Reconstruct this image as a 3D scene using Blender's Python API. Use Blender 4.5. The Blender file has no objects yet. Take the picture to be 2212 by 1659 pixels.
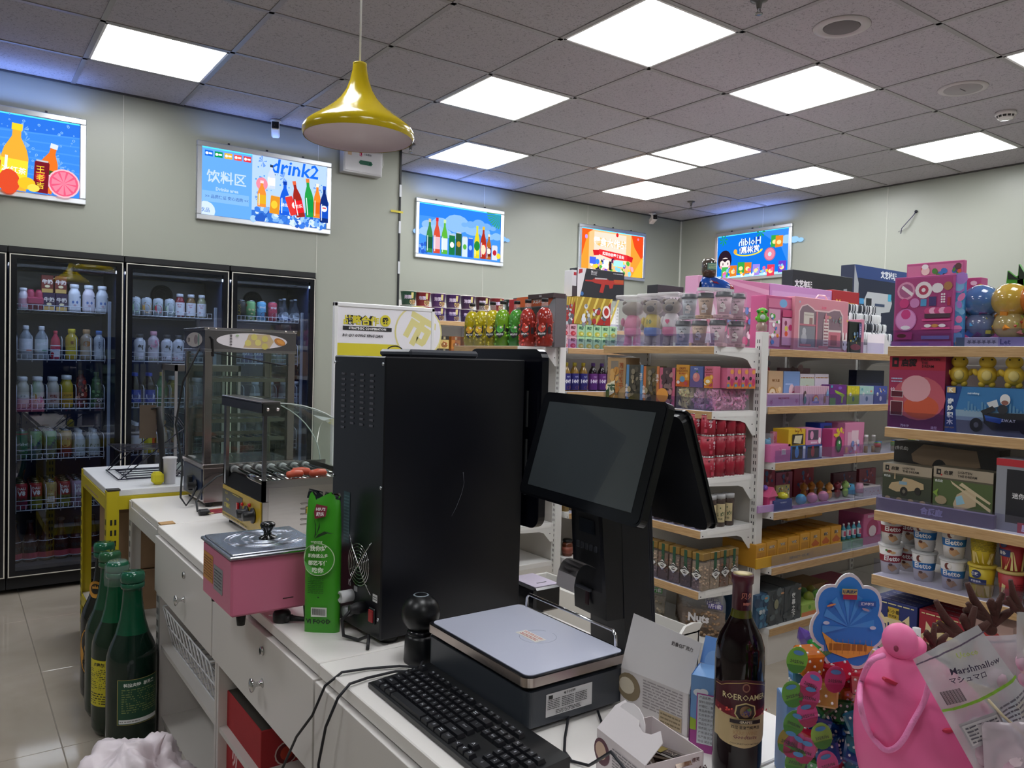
import bpy,math,random
from mathutils import Matrix,Vector
random.seed(7)
S=bpy.context.scene
COL=S.collection
PI=math.pi
# == camera
CAM=Vector((-2.391,-2.404,1.426))
YAW,PITCH,ROLL,FPX=0.947925,-0.030438,0.025697,1698.85
def _axes():
 f=Vector((math.cos(PITCH)*math.cos(YAW),math.cos(PITCH)*math.sin(YAW),math.sin(PITCH)))
 r=Vector((math.sin(YAW),-math.cos(YAW),0))
 u=r.cross(f)
 return math.cos(ROLL)*r+math.sin(ROLL)*u,-math.sin(ROLL)*r+math.cos(ROLL)*u,f
RV,UV,FV=_axes()
cd=bpy.data.cameras.new('camera')
cd.sensor_width=36
cd.lens=FPX/2212*36
cd.clip_start=0.02
cam=bpy.data.objects.new('camera',cd)
COL.objects.link(cam)
cam.matrix_world=Matrix(((RV.x,UV.x,-FV.x,CAM.x),(RV.y,UV.y,-FV.y,CAM.y),(RV.z,UV.z,-FV.z,CAM.z),(0,0,0,1)))
S.camera=cam
# == world, exposure
S.view_settings.view_transform='Standard'
S.view_settings.look='None'
S.view_settings.exposure=0.0
S.view_settings.gamma=1.0
S.view_settings.use_curve_mapping=False
W=bpy.data.worlds.new('world')
S.world=W
W.use_nodes=True
W.node_tree.nodes['Background'].inputs[0].default_value=(0.75,0.85,1.0,1)
W.node_tree.nodes['Background'].inputs[1].default_value=0.25
PANEL_EMIT=15.5
CEIL=2.975
def at(px,py,x=None,y=None,z=None):
 """point of the line of sight through a photograph pixel on the plane x=, y= or z="""
 d=FV+(px-1106)/FPX*RV-(py-829.5)/FPX*UV
 if x is not None:t=(x-CAM.x)/d.x
 elif y is not None:t=(y-CAM.y)/d.y
 else:t=(z-CAM.z)/d.z
 return CAM+d*t
 # == colour, materials
def s2l(c):
 return c/12.92 if c<=0.04045 else((c+0.055)/1.055)**2.4
_cc={}
def rgb(h):
 if isinstance(h,tuple):return h
 if h not in _cc:
  _cc[h]=tuple(s2l(int(h[i:i+2],16)/255)for i in(0,2,4))+(1.0,)
 return _cc[h]
def new_mat(name):
 m=bpy.data.materials.new(name)
 m.use_nodes=True
 nt=m.node_tree
 nt.nodes.clear()
 return m,nt,nt.nodes.new('ShaderNodeOutputMaterial')
def N(nt,t,**kw):
 n=nt.nodes.new(t)
 for k,v in kw.items():
  if k in n.inputs:n.inputs[k].default_value=v
  else:setattr(n,k,v)
 return n
MAT={}
def std(name,rough,metal=0.0,coat=0.0,alpha=1.0,noise=0.0,scale=30,bump=0.0,trans=0.0,sheen=0.0,var=0.0,spec=0.5,stretch=None):
 m,nt,out=new_mat(name)
 a=N(nt,'ShaderNodeAttribute',attribute_name='Col')
 p=N(nt,'ShaderNodeBsdfPrincipled',Roughness=rough,Metallic=metal)
 p.inputs['Coat Weight'].default_value=coat
 p.inputs['Coat Roughness'].default_value=0.05
 p.inputs['Alpha'].default_value=alpha
 p.inputs['Transmission Weight'].default_value=trans
 p.inputs['Specular IOR Level'].default_value=spec
 col=a.outputs['Color']
 if noise or bump or var:
  tc=N(nt,'ShaderNodeTexCoord')
  src=tc.outputs['Object']
  if stretch:
   mp=N(nt,'ShaderNodeMapping')
   mp.inputs['Scale'].default_value=stretch
   nt.links.new(src,mp.inputs[0]);src=mp.outputs[0]
  nz=N(nt,'ShaderNodeTexNoise',Scale=scale,Detail=4.0)
  nt.links.new(src,nz.inputs['Vector'])
  if var:
   mx=N(nt,'ShaderNodeMix',data_type='RGBA',blend_type='MULTIPLY')
   mx.inputs['Factor'].default_value=var
   nt.links.new(col,mx.inputs['A']);nt.links.new(nz.outputs[0],mx.inputs['B'])
   col=mx.outputs['Result']
  if noise:
   mr=N(nt,'ShaderNodeMapRange')
   mr.inputs[3].default_value=rough-noise;mr.inputs[4].default_value=rough+noise
   nt.links.new(nz.outputs[0],mr.inputs[0]);nt.links.new(mr.outputs[0],p.inputs['Roughness'])
  if bump:
   b=N(nt,'ShaderNodeBump',Strength=bump,Distance=0.002)
   nt.links.new(nz.outputs[0],b.inputs['Height']);nt.links.new(b.outputs[0],p.inputs['Normal'])
 nt.links.new(col,p.inputs['Base Color'])
 nt.links.new(p.outputs[0],out.inputs[0])
 MAT[name]=m
 return m
std('matte',0.62)
std('paper',0.45,bump=0.05,scale=90)
std('satin',0.34)
std('gloss',0.16)
std('powder',0.42,bump=0.12,scale=900)
std('blackmetal',0.30,bump=0.1,scale=1200)
std('rubber',0.5,bump=0.05,scale=400)
std('chrome',0.10,metal=1.0)
std('steel',0.22,metal=1.0,noise=0.06,scale=14,stretch=(1,1,9))
std('alu',0.33,metal=1.0,noise=0.05,scale=9)
std('fabric',0.85,bump=0.5,scale=500)
std('carton',0.75,var=0.25,scale=18)
std('jelly',0.12,alpha=0.93,var=0.6,scale=55)
std('candy',0.05,alpha=0.72,coat=0.6,var=0.3,scale=60)
std('sugar',0.06,alpha=0.94,coat=0.7,var=0.5,scale=70)
std('nuts',0.45,var=0.75,scale=120,bump=0.8)
std('film',0.12,alpha=0.14)
std('frost',0.30,alpha=0.42)
std('bagfilm',0.16,alpha=0.55,bump=0.6,scale=14)
std('plasticbag',0.30,alpha=0.88,bump=0.3,scale=30)
std('beerglass',0.09,var=0.15,scale=3)
def emit(name,strength):
 m,nt,out=new_mat(name)
 a=N(nt,'ShaderNodeAttribute',attribute_name='Col')
 e=N(nt,'ShaderNodeEmission',Strength=strength)
 nt.links.new(a.outputs['Color'],e.inputs[0]);nt.links.new(e.outputs[0],out.inputs[0])
 MAT[name]=m
emit('lightbox',1.15)
emit('panel',PANEL_EMIT)
emit('led',2.5)
def glass(name,ior,tint,rough=0.0):
 m,nt,out=new_mat(name)
 lw=N(nt,'ShaderNodeLayerWeight',Blend=0.5)
 pw=N(nt,'ShaderNodeMath',operation='POWER');pw.inputs[1].default_value=4.0
 fr=N(nt,'ShaderNodeMapRange');fr.inputs[3].default_value=((ior-1)/(ior+1))**2;fr.inputs[4].default_value=0.75
 nt.links.new(lw.outputs['Facing'],pw.inputs[0]);nt.links.new(pw.outputs[0],fr.inputs[0])
 t=N(nt,'ShaderNodeBsdfTransparent',Color=tint)
 g=N(nt,'ShaderNodeBsdfGlossy',Color=(1,1,1,1),Roughness=rough)
 mx=N(nt,'ShaderNodeMixShader')
 nt.links.new(fr.outputs[0],mx.inputs[0]);nt.links.new(t.outputs[0],mx.inputs[1]);nt.links.new(g.outputs[0],mx.inputs[2])
 nt.links.new(mx.outputs[0],out.inputs[0])
 MAT[name]=m
glass('glass',1.45,(0.90,0.95,0.93,1))
glass('coolerglass',1.75,(0.72,0.78,0.88,1))
glass('guard',1.45,(0.80,0.80,0.90,1),0.05)
def wood_mat():
 m,nt,out=new_mat('wood')
 tc=N(nt,'ShaderNodeTexCoord');mp=N(nt,'ShaderNodeMapping')
 mp.inputs['Scale'].default_value=(4,4,90)
 nz=N(nt,'ShaderNodeTexNoise',Scale=3.0,Detail=6.0,Distortion=0.6)
 cr=N(nt,'ShaderNodeValToRGB')
 cr.color_ramp.elements[0].color=rgb('a98558');cr.color_ramp.elements[0].position=0.3
 cr.color_ramp.elements[1].color=rgb('c9a67a');cr.color_ramp.elements[1].position=0.7
 p=N(nt,'ShaderNodeBsdfPrincipled',Roughness=0.42)
 nt.links.new(tc.outputs['Object'],mp.inputs[0]);nt.links.new(mp.outputs[0],nz.inputs['Vector'])
 nt.links.new(nz.outputs[0],cr.inputs[0]);nt.links.new(cr.outputs[0],p.inputs['Base Color'])
 nt.links.new(p.outputs[0],out.inputs[0])
 MAT['wood']=m
wood_mat()
def ceil_mat():
 m,nt,out=new_mat('ceilingtile')
 tc=N(nt,'ShaderNodeTexCoord')
 nz=N(nt,'ShaderNodeTexNoise',Scale=95.0,Detail=2.0,Distortion=1.2)
 cr=N(nt,'ShaderNodeValToRGB')
 cr.color_ramp.elements[0].position=0.36;cr.color_ramp.elements[0].color=(0.27,0.255,0.265,1)
 cr.color_ramp.elements[1].position=0.42;cr.color_ramp.elements[1].color=(0.43,0.405,0.43,1)
 p=N(nt,'ShaderNodeBsdfPrincipled',Roughness=0.9)
 b=N(nt,'ShaderNodeBump',Strength=0.5,Distance=0.002)
 nt.links.new(tc.outputs['Object'],nz.inputs['Vector']);nt.links.new(nz.outputs[0],cr.inputs[0])
 nt.links.new(cr.outputs[0],p.inputs['Base Color']);nt.links.new(nz.outputs[0],b.inputs['Height'])
 nt.links.new(b.outputs[0],p.inputs['Normal']);nt.links.new(p.outputs[0],out.inputs[0])
 MAT['ceilingtile']=m
ceil_mat()
def floor_mat():
 m,nt,out=new_mat('floortile')
 tc=N(nt,'ShaderNodeTexCoord')
 oi=N(nt,'ShaderNodeObjectInfo')
 ad=N(nt,'ShaderNodeVectorMath',operation='ADD')
 nz=N(nt,'ShaderNodeTexNoise',Scale=2.2,Detail=7.0,Distortion=0.8)
 cr=N(nt,'ShaderNodeValToRGB')
 cr.color_ramp.elements[0].position=0.3;cr.color_ramp.elements[0].color=rgb('9c9184')
 cr.color_ramp.elements[1].position=0.75;cr.color_ramp.elements[1].color=rgb('b3a99c')
 p=N(nt,'ShaderNodeBsdfPrincipled',Roughness=0.06)
 nt.links.new(tc.outputs['Object'],ad.inputs[0]);nt.links.new(oi.outputs['Location'],ad.inputs[1])
 nt.links.new(ad.outputs[0],nz.inputs['Vector']);nt.links.new(nz.outputs[0],cr.inputs[0])
 nt.links.new(cr.outputs[0],p.inputs['Base Color']);nt.links.new(p.outputs[0],out.inputs[0])
 MAT['floortile']=m
floor_mat()
def wall_mat():
 m,nt,out=new_mat('wallpaint')
 tc=N(nt,'ShaderNodeTexCoord')
 nz=N(nt,'ShaderNodeTexNoise',Scale=260.0,Detail=2.0)
 n2=N(nt,'ShaderNodeTexNoise',Scale=0.9,Detail=3.0)
 cr=N(nt,'ShaderNodeValToRGB')
 cr.color_ramp.elements[0].color=rgb('979a8e');cr.color_ramp.elements[1].color=rgb('9fa297')
 p=N(nt,'ShaderNodeBsdfPrincipled',Roughness=0.36)
 b=N(nt,'ShaderNodeBump',Strength=0.08,Distance=0.001)
 nt.links.new(tc.outputs['Object'],nz.inputs['Vector']);nt.links.new(tc.outputs['Object'],n2.inputs['Vector'])
 nt.links.new(n2.outputs[0],cr.inputs[0]);nt.links.new(cr.outputs[0],p.inputs['Base Color'])
 nt.links.new(nz.outputs[0],b.inputs['Height']);nt.links.new(b.outputs[0],p.inputs['Normal'])
 nt.links.new(p.outputs[0],out.inputs[0])
 MAT['wallpaint']=m
wall_mat()
# == mesh builder
_tc={}
def glyphs(body,bold=0.0):
 k=(body,bold)
 if k not in _tc:
  c=bpy.data.curves.new('t','FONT')
  c.body=body;c.size=1;c.resolution_u=1;c.offset=bold
  o=bpy.data.objects.new('t',c)
  me=bpy.data.meshes.new_from_object(o)
  vs=[(v.co.x,v.co.y)for v in me.vertices]
  fs=[tuple(p.vertices)for p in me.polygons]
  bpy.data.objects.remove(o);bpy.data.meshes.remove(me);bpy.data.curves.remove(c)
  x0=min((v[0]for v in vs),default=0);x1=max((v[0]for v in vs),default=1)
  y0=min((v[1]for v in vs),default=0);y1=max((v[1]for v in vs),default=1)
  _tc[k]=([(a-x0,b-y0)for a,b in vs],fs,x1-x0,y1-y0)
 return _tc[k]
class MB:
 def __init__(s,mat='matte'):
  s.v=[];s.f=[];s.c=[];s.m=[];s.s=[];s.M=Matrix.Identity(4);s.mat=mat
 def add(s,vs,fs,col,smooth=False,mat=None):
  b=len(s.v)
  s.v+=[tuple(s.M@Vector(p))for p in vs]
  col=rgb(col)if not isinstance(col,list)else col
  for i,f in enumerate(fs):
   s.f.append(tuple(b+k for k in f));s.c.append(rgb(col[i])if isinstance(col,list)else col)
   s.m.append(mat or s.mat);s.s.append(smooth)
  return s
 def box(s,x0,x1,y0,y1,z0,z1,col,b=0.0,mat=None):
  if x0>x1:x0,x1=x1,x0
  if y0>y1:y0,y1=y1,y0
  if z0>z1:z0,z1=z1,z0
  if b<=0:
   vs=[(x,y,z)for z in(z0,z1)for y in(y0,y1)for x in(x0,x1)]
   return s.add(vs,[(0,2,3,1),(4,5,7,6),(0,1,5,4),(2,6,7,3),(0,4,6,2),(1,3,7,5)],col,mat=mat)
  b=min(b,(x1-x0)/2.01,(y1-y0)/2.01,(z1-z0)/2.01)
  lo=(x0,y0,z0);hi=(x1,y1,z1);cc=Vector(((x0+x1)/2,(y0+y1)/2,(z0+z1)/2))
  vs=[];idx={}
  for sg in[(i,j,k)for i in(0,1)for j in(0,1)for k in(0,1)]:
   for a in range(3):
    p=[(lo[q]if sg[q]==0 else hi[q])+(0 if q==a else(b if sg[q]==0 else-b))for q in range(3)]
    idx[(sg,a)]=len(vs);vs.append(tuple(p))
  fs=[]
  for a in range(3):
   o=[q for q in range(3)if q!=a]
   for sa in(0,1):
    r=[]
    for t in((0,0),(1,0),(1,1),(0,1)):
     g=[0,0,0];g[a]=sa;g[o[0]]=t[0];g[o[1]]=t[1]
     r.append(idx[(tuple(g),a)])
    fs.append(r)
  for c in range(3):
   a,d=[q for q in range(3)if q!=c]
   for sa in(0,1):
    for sd in(0,1):
     g0=[0,0,0];g0[a]=sa;g0[d]=sd;g1=list(g0);g1[c]=1
     fs.append([idx[(tuple(g0),a)],idx[(tuple(g1),a)],idx[(tuple(g1),d)],idx[(tuple(g0),d)]])
  for sg in[(i,j,k)for i in(0,1)for j in(0,1)for k in(0,1)]:
   fs.append([idx[(sg,0)],idx[(sg,1)],idx[(sg,2)]])
  out=[]
  for f in fs:
   p=[Vector(vs[i])for i in f]
   n=(p[1]-p[0]).cross(p[2]-p[0]);m=sum(p,Vector())/len(p)-cc
   out.append(tuple(f)if n.dot(m)>0 else tuple(reversed(f)))
  return s.add(vs,out,col,mat=mat)
 def cube(s,c,d,col,b=0.0,mat=None):
  return s.box(c[0]-d[0]/2,c[0]+d[0]/2,c[1]-d[1]/2,c[1]+d[1]/2,c[2]-d[2]/2,c[2]+d[2]/2,col,b,mat)
 def lathe(s,prof,col,c=(0,0,0),n=16,smooth=True,mat=None,sx=1,sy=1,rot=None):
  """prof [(r,z)...] bottom to top; col one colour or one per segment"""
  vs=[];fs=[];cols=[]
  m=len(prof)
  for r,z in prof:
   for k in range(n):
    a=2*PI*k/n
    vs.append((r*math.cos(a)*sx,r*math.sin(a)*sy,z))
  for i in range(m-1):
   cc=col[i]if isinstance(col,list)else col
   for k in range(n):
    k2=(k+1)%n
    fs.append((i*n+k,i*n+k2,(i+1)*n+k2,(i+1)*n+k));cols.append(cc)
  if prof[0][0]>1e-5:
   fs.append(tuple(reversed(range(n))));cols.append(col[0]if isinstance(col,list)else col)
  if prof[-1][0]>1e-5:
   fs.append(tuple(range((m-1)*n,m*n)));cols.append(col[-1]if isinstance(col,list)else col)
  if rot is not None:vs=[tuple(rot@Vector(p))for p in vs]
  vs=[(p[0]+c[0],p[1]+c[1],p[2]+c[2])for p in vs]
  return s.add(vs,fs,cols,smooth,mat)
 def ball(s,c,r,col,n=14,m=9,mat=None,rot=None):
  if not isinstance(r,tuple):r=(r,r,r)
  pr=[(math.sin(PI*i/m),-math.cos(PI*i/m))for i in range(m+1)]
  vs=[];fs=[]
  for a,z in pr:
   for k in range(n):
    p=Vector((a*math.cos(2*PI*k/n)*r[0],a*math.sin(2*PI*k/n)*r[1],z*r[2]))
    if rot is not None:p=rot@p
    vs.append((p.x+c[0],p.y+c[1],p.z+c[2]))
  for i in range(m):
   for k in range(n):
    k2=(k+1)%n
    fs.append((i*n+k,i*n+k2,(i+1)*n+k2,(i+1)*n+k))
  return s.add(vs,fs,col,True,mat)
 def tube(s,pts,r,col,n=8,mat=None,smooth=True,closed=False):
  pts=[Vector(p)for p in pts]
  R=r if isinstance(r,list)else[r]*len(pts)
  vs=[];fs=[]
  up=Vector((0,0,1));prev=None
  L=len(pts)
  for i,p in enumerate(pts):
   if closed:t=pts[(i+1)%L]-pts[i-1]
   else:t=pts[min(i+1,L-1)]-pts[max(i-1,0)]
   if t.length<1e-9:t=Vector((0,0,1))
   t.normalize()
   if prev is None:
    a=t.cross(up)
    if a.length<0.1:a=t.cross(Vector((1,0,0)))
   else:
    a=prev-t*prev.dot(t)
    if a.length<1e-6:a=t.cross(up)
   a.normalize();prev=a;b=t.cross(a)
   for k in range(n):
    g=2*PI*k/n
    vs.append(tuple(p+(a*math.cos(g)+b*math.sin(g))*R[i]))
  for i in range(L if closed else L-1):
   j=(i+1)%L
   for k in range(n):
    k2=(k+1)%n
    fs.append((i*n+k,i*n+k2,j*n+k2,j*n+k))
  if not closed:
   fs.append(tuple(reversed(range(n))));fs.append(tuple(range((L-1)*n,L*n)))
  return s.add(vs,fs,col,smooth,mat)
 def prism(s,out2,d0,d1,col,axis='y',mat=None,smooth=False):
  """outline (a,b) extruded: axis y -> (a,t,b); z -> (a,b,t); x -> (t,a,b)"""
  n=len(out2)
  def P(a,b,t):return(a,t,b)if axis=='y' else((a,b,t)if axis=='z' else(t,a,b))
  vs=[P(a,b,d0)for a,b in out2]+[P(a,b,d1)for a,b in out2]
  fs=[tuple(range(n)),tuple(reversed(range(n,2*n)))]+[(i,i+n,(i+1)%n+n,(i+1)%n)for i in range(n)]
  area=sum(out2[i][0]*out2[(i+1)%n][1]-out2[(i+1)%n][0]*out2[i][1]for i in range(n))
  flip=(area>0)!=(axis=='y')
  if d1<d0:flip=not flip
  if flip:fs=[tuple(reversed(f))for f in fs]
  return s.add(vs,fs,col,smooth,mat)
 def poly(s,pts,col,mat=None):
  return s.add(pts,[tuple(range(len(pts)))],col,mat=mat)
 def build(s,name,parent=None,loc=(0,0,0),rot=(0,0,0)):
  me=bpy.data.meshes.new(name)
  me.from_pydata(s.v,[],s.f)
  names=[]
  for m in s.m:
   if m not in names:names.append(m)
  for m in names:me.materials.append(MAT[m])
  if len(names)>1:me.polygons.foreach_set('material_index',[names.index(m)for m in s.m])
  me.polygons.foreach_set('use_smooth',s.s)
  ca=me.color_attributes.new('Col','FLOAT_COLOR','CORNER')
  buf=[]
  for f,c in zip(s.f,s.c):buf+=list(c)*len(f)
  ca.data.foreach_set('color',buf)
  me.update()
  o=bpy.data.objects.new(name,me)
  COL.objects.link(o)
  o.location=loc;o.rotation_euler=rot
  if parent:o.parent=parent
  return o
def rrect(w,h,r,n=5,cx=0,cy=0):
 r=min(r,w/2-1e-4,h/2-1e-4)
 out=[]
 for sx,sy,a0 in((1,-1,-90),(1,1,0),(-1,1,90),(-1,-1,180)):
  for k in range(n+1):
   a=math.radians(a0+90*k/n)
   out.append((cx+sx*(w/2-r)+r*math.cos(a),cy+sy*(h/2-r)+r*math.sin(a)))
 return out
class Face:
 """flat print on a surface: o = lower-left corner, u right, v up, in metres; normal out"""
 def __init__(s,mb,o,u,v,w,h,mat=None,bend=None):
  s.mb=mb;s.o=Vector(o);s.u=Vector(u).normalized();s.v=Vector(v).normalized()
  s.n=s.u.cross(s.v);s.w=w;s.h=h;s.k=0.0004;s.mat=mat;s.bend=bend
 def p(s,x,y):
  if s.bend:
   cx,cy,R=s.bend
   r=(R(s.o.z+y)if callable(R)else R)+s.k
   a=x/max(r,1e-4)-PI/2
   return(cx+r*math.cos(a),cy+r*math.sin(a),s.o.z+y)
  return tuple(s.o+s.u*x+s.v*y+s.n*s.k)
 def lay(s):s.k+=0.00022
 def polym(s,pts,col):
  s.mb.add([s.p(x,y)for x,y in pts],[tuple(range(len(pts)))],col,mat=s.mat);s.lay()
 def rect(s,x0,y0,x1,y1,col):
  X0,X1,Y0,Y1=x0*s.w,x1*s.w,y0*s.h,y1*s.h
  if s.bend:
   n=max(2,int(abs(X1-X0)/0.008)+1)
   vs=[];fs=[]
   for i in range(n+1):
    x=X0+(X1-X0)*i/n
    vs+=[s.p(x,Y0),s.p(x,Y1)]
   for i in range(n):fs.append((2*i,2*i+2,2*i+3,2*i+1))
   s.mb.add(vs,fs,col,mat=s.mat);s.lay()
  else:s.polym([(X0,Y0),(X1,Y0),(X1,Y1),(X0,Y1)],col)
 def ell(s,cx,cy,rx,ry,col,n=14,rot=0):
  ca,sa=math.cos(rot),math.sin(rot)
  pts=[]
  for k in range(n):
   a=2*PI*k/n;x=rx*s.h*math.cos(a);y=ry*s.h*math.sin(a)
   pts.append((cx*s.w+x*ca-y*sa,cy*s.h+x*sa+y*ca))
  s.polym(pts,col)
 def poly(s,pts,col):s.polym([(x*s.w,y*s.h)for x,y in pts],col)
 def text(s,body,x,y,size,col,align='c',bold=0.015,maxw=None,rot=0,mirror=False,shear=0,vert=False):
  """x,y centre in fractions, size = glyph height as fraction of h"""
  if vert:
   n=len(body)
   for i,ch in enumerate(body):
    s.text(ch,x,y+((n-1)/2-i)*size*1.15,size,col,'c',bold)
   return
  vs,fs,w,h=glyphs(body,bold)
  k=size*s.h/max(h,0.3)
  if maxw and w*k>maxw*s.w:k=maxw*s.w/w
  ox=-w*k/2 if align=='c' else(0 if align=='l' else-w*k)
  ca,sa=math.cos(rot),math.sin(rot)
  P=[]
  for a,b in vs:
   X=ox+a*k;Y=(b-h/2)*k
   X+=shear*Y
   if mirror:X=-X
   P.append(s.p(x*s.w+X*ca-Y*sa,y*s.h+X*sa+Y*ca))
  s.mb.add(P,[tuple(reversed(f))for f in fs]if mirror else fs,col,mat=s.mat);s.lay()
 def lines(s,x0,y0,x1,y1,n,col,seed=1):
  rr=random.Random(seed)
  for i in range(n):
   y=y1-(i+.5)*(y1-y0)/n;t=(y1-y0)/n*.42
   x=x0
   while x<x1:
    w=(x1-x0)*rr.uniform(.06,.25)
    s.mb.add([s.p(a*s.w,b*s.h)for a,b in((x,y-t/2),(min(x+w,x1),y-t/2),(min(x+w,x1),y+t/2),(x,y+t/2))],[(0,1,2,3)],col,mat=s.mat)
    x+=w+(x1-x0)*.03
  s.lay()
 def blobs(s,cols,n,x0=0.,y0=0.,x1=1.,y1=1.,r=(.03,.08),seed=3):
  rr=random.Random(seed)
  for i in range(n):
   q=rr.uniform(*r)
   s.ell(rr.uniform(x0,x1),rr.uniform(y0,y1),q,q*rr.uniform(.6,1.1),rr.choice(cols),n=8,rot=rr.uniform(0,3))
   # == objects
def thing(name,label,cat,loc=(0,0,0),rz=0.0,group=None,rot=None):
 o=bpy.data.objects.new(name,None)
 COL.objects.link(o)
 o.location=loc;o.rotation_euler=rot if rot else(0,0,rz);o.empty_display_size=0.02
 o['label']=label;o['category']=cat
 if group:o['group']=group
 return o
def solo(mb,name,label,cat,loc=(0,0,0),rz=0.0,group=None,rot=None):
 o=mb.build(name,None,loc,rot if rot else(0,0,rz))
 o['label']=label;o['category']=cat
 if group:o['group']=group
 return o
def struct(mb,name,parent=None):
 o=mb.build(name,parent)
 if not parent:o['kind']='structure'
 return o
def dup(root,loc,rz=None,label=None,group=None):
 r=root.copy();COL.objects.link(r);r.location=loc
 if rz is not None:r.rotation_euler=(0,0,rz)
 if label:r['label']=label
 if group:r['group']=group
 for ch in KID.get(root.name,root.children):
  c=ch.copy();COL.objects.link(c);c.parent=r
  for g in KID.get(ch.name,()):
   d=g.copy();COL.objects.link(d);d.parent=c
 return r
KID={}
def proto(root):
 """remember children once, so copying never has to search"""
 allo=list(COL.objects)
 KID[root.name]=[o for o in allo if o.parent==root]
 for c in KID[root.name]:
  g=[o for o in allo if o.parent==c]
  if g:KID[c.name]=g
 return root
ORD=['first','second','third','fourth','fifth','sixth','seventh','eighth','ninth','tenth','eleventh','twelfth','thirteenth','fourteenth','fifteenth']
def nth(i,n,side='left'):
 if i==0:return'leftmost' if side=='left' else'nearest'
 if i==n-1:return'rightmost' if side=='left' else'farthest'
 return ORD[i]+(' from the left' if side=='left' else' counting away')
def row(root,spots,desc,group,n=None,rz=None,side='left',tail=''):
 """first spot moves root itself, the rest are copies; every label is its own"""
 proto(root)
 n=n or len(spots)
 for i,p in enumerate(spots):
  lab='%s, %s%s'%(desc,nth(i,n,side),tail)
  if i==0:
   root.location=p
   if rz is not None:root.rotation_euler=(0,0,rz)
   root['label']=lab;root['group']=group
   src=root
  else:
   dup(root,p,rz,lab,group)
   # == the room
fl=MB('matte');fl.box(-6,4.2,-6,3.6,-0.05,-0.003,'8b8378');floor=struct(fl,'floor')
tm=MB('floortile');tm.box(0,.7975,0,.7975,-0.012,0,'ffffff',b=.0012)
t0=tm.build('tile',floor,(0,0,0));first=True
for i in range(-4,8):
 for j in range(-7,4):
  x,y=-2.053+.8*i,.765+.8*j
  if x>4.0 or y>3.5:continue
  o=t0 if first else t0.copy()
  if not first:COL.objects.link(o)
  first=False
  o.location=(x+.00125,y+.00125,0)
ce=MB('matte');ce.box(-6,4.2,-6,3.6,CEIL+.05,CEIL+.1,'55524f');ceiling=struct(ce,'ceiling')
LIGHTS=[(-3,3),(0,0),(0,2),(2,0),(1,4),(3,2),(3,3),(4,4),(5,2),(5,0),(3,-2)]
HID=[(-3,0),(-3,-3),(0,-3),(-6,1),(-6,-3),(3,-5),(0,-6),(5,-4),(-4,-7)]
tmesh={}
for i in range(-9,7):
 for j in range(-9,6):
  if(i,j)in LIGHTS or(i,j)in HID:continue
  if i<0 and j==5:continue
  w=.6 if i<6 else.455
  d=.51 if j==5 else(.505 if(j==4 and i<0)else.6)
  k=(w,d)
  if k not in tmesh:
   b=MB('ceilingtile');b.box(.008,w-.008,.008,d-.008,0.003,0.018,'ffffff',b=.001)
   tmesh[k]=b.build('ceiling_tile',ceiling,(i*.6,j*.6,CEIL))
  else:
   o=tmesh[k].copy();COL.objects.link(o);o.location=(i*.6,j*.6,CEIL)
def bar(x0,x1,y0,y1):
 b=MB('satin');b.box(x0,x1,y0,y1,-.001,.004,'8e8a8a');b.build('grid_bar',ceiling,(0,0,CEIL))
for i in range(-9,7):
 bar(i*.6-.012,i*.6+.012,-5.5,2.905 if i<=0 else 3.51)
for j in range(-9,6):
 bar(-5.4 if j<5 else.34,4.055,j*.6-.012,j*.6+.012)
def light_panel(i,j,label,group=None):
 t=thing('ceiling_light',label,'light',(i*.6+.3,j*.6+.3,CEIL),0,group)
 b=MB('gloss')
 for s in(-1,1):
  b.box(s*.288,s*.276,-.288,.288,-.002,.014,'eceaea');b.box(-.288,.288,s*.288,s*.276,-.002,.014,'eceaea')
 b.build('frame',t)
 d=MB('panel');d.box(-.276,.276,-.276,.276,0.000,.008,'fbfdff');d.build('diffuser',t)
LT=['square ceiling light at far left above the drinks coolers','largest square ceiling light, at top centre right of the yellow pendant','square ceiling light just right of the yellow pendant lamp','square ceiling light below the round ceiling speaker','square ceiling light above the poster of beer bottles','right one of two touching ceiling lights in mid room','left one of two touching ceiling lights in mid room','small square ceiling light nearest the back corner','square ceiling light above the blue holiday poster','square ceiling light near the right wall below the smoke detector','ceiling light cut by the right edge of the photo']
for(i,j),l in zip(LIGHTS,LT):light_panel(i,j,l)
for k,(i,j)in enumerate(HID):light_panel(i,j,'ceiling light outside the photo, '+('above the cashier side','behind the camera on the left','behind the camera','far left above the coolers','far left behind the camera','right of the camera','farthest behind the camera','near the right wall beside the camera','back left corner behind the camera')[k],'ceiling lights out of view')
def wall(name,*bx):
 b=MB('wallpaint')
 for a in bx:b.box(*a,'ffffff')
 return struct(b,name)
wl=wall('wall_left',(-6,.34,2.905,3.0,2.0,3.05),(-.30,.34,2.905,3.5,0,2.0),(.33,.34,3.0,3.5,2.0,3.05))
wb=wall('wall_back',(.30,4.2,3.51,3.6,0,3.05))
wr=wall('wall_right',(4.055,4.2,-6,3.51,0,3.05))
wall('wall_front',(-6,4.2,-5.6,-5.5,0,3.05))
wall('wall_far_left',(-5.5,-5.4,-5.5,3.5,0,3.05))
def seam(par,x0,x1,y0,y1,z0,z1):
 b=MB('matte');b.box(x0,x1,y0,y1,z0,z1,'d6d7ce');b.build('panel_seam',par)
seam(wl,-.325+.03,-.322+.03,2.9035,2.906,2.0,CEIL);seam(wl,-1.53,-1.527,2.9035,2.906,2.0,CEIL)
seam(wb,1.5,1.503,3.5085,3.511,0,CEIL);seam(wb,2.72,2.723,3.5085,3.511,0,CEIL)
seam(wr,4.045,4.056,3.495,3.511,0,CEIL);seam(wr,4.0535,4.056,2.45,2.453,0,CEIL);seam(wr,4.0535,4.056,1.2,1.203,0,CEIL)
b=MB('matte')
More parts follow.
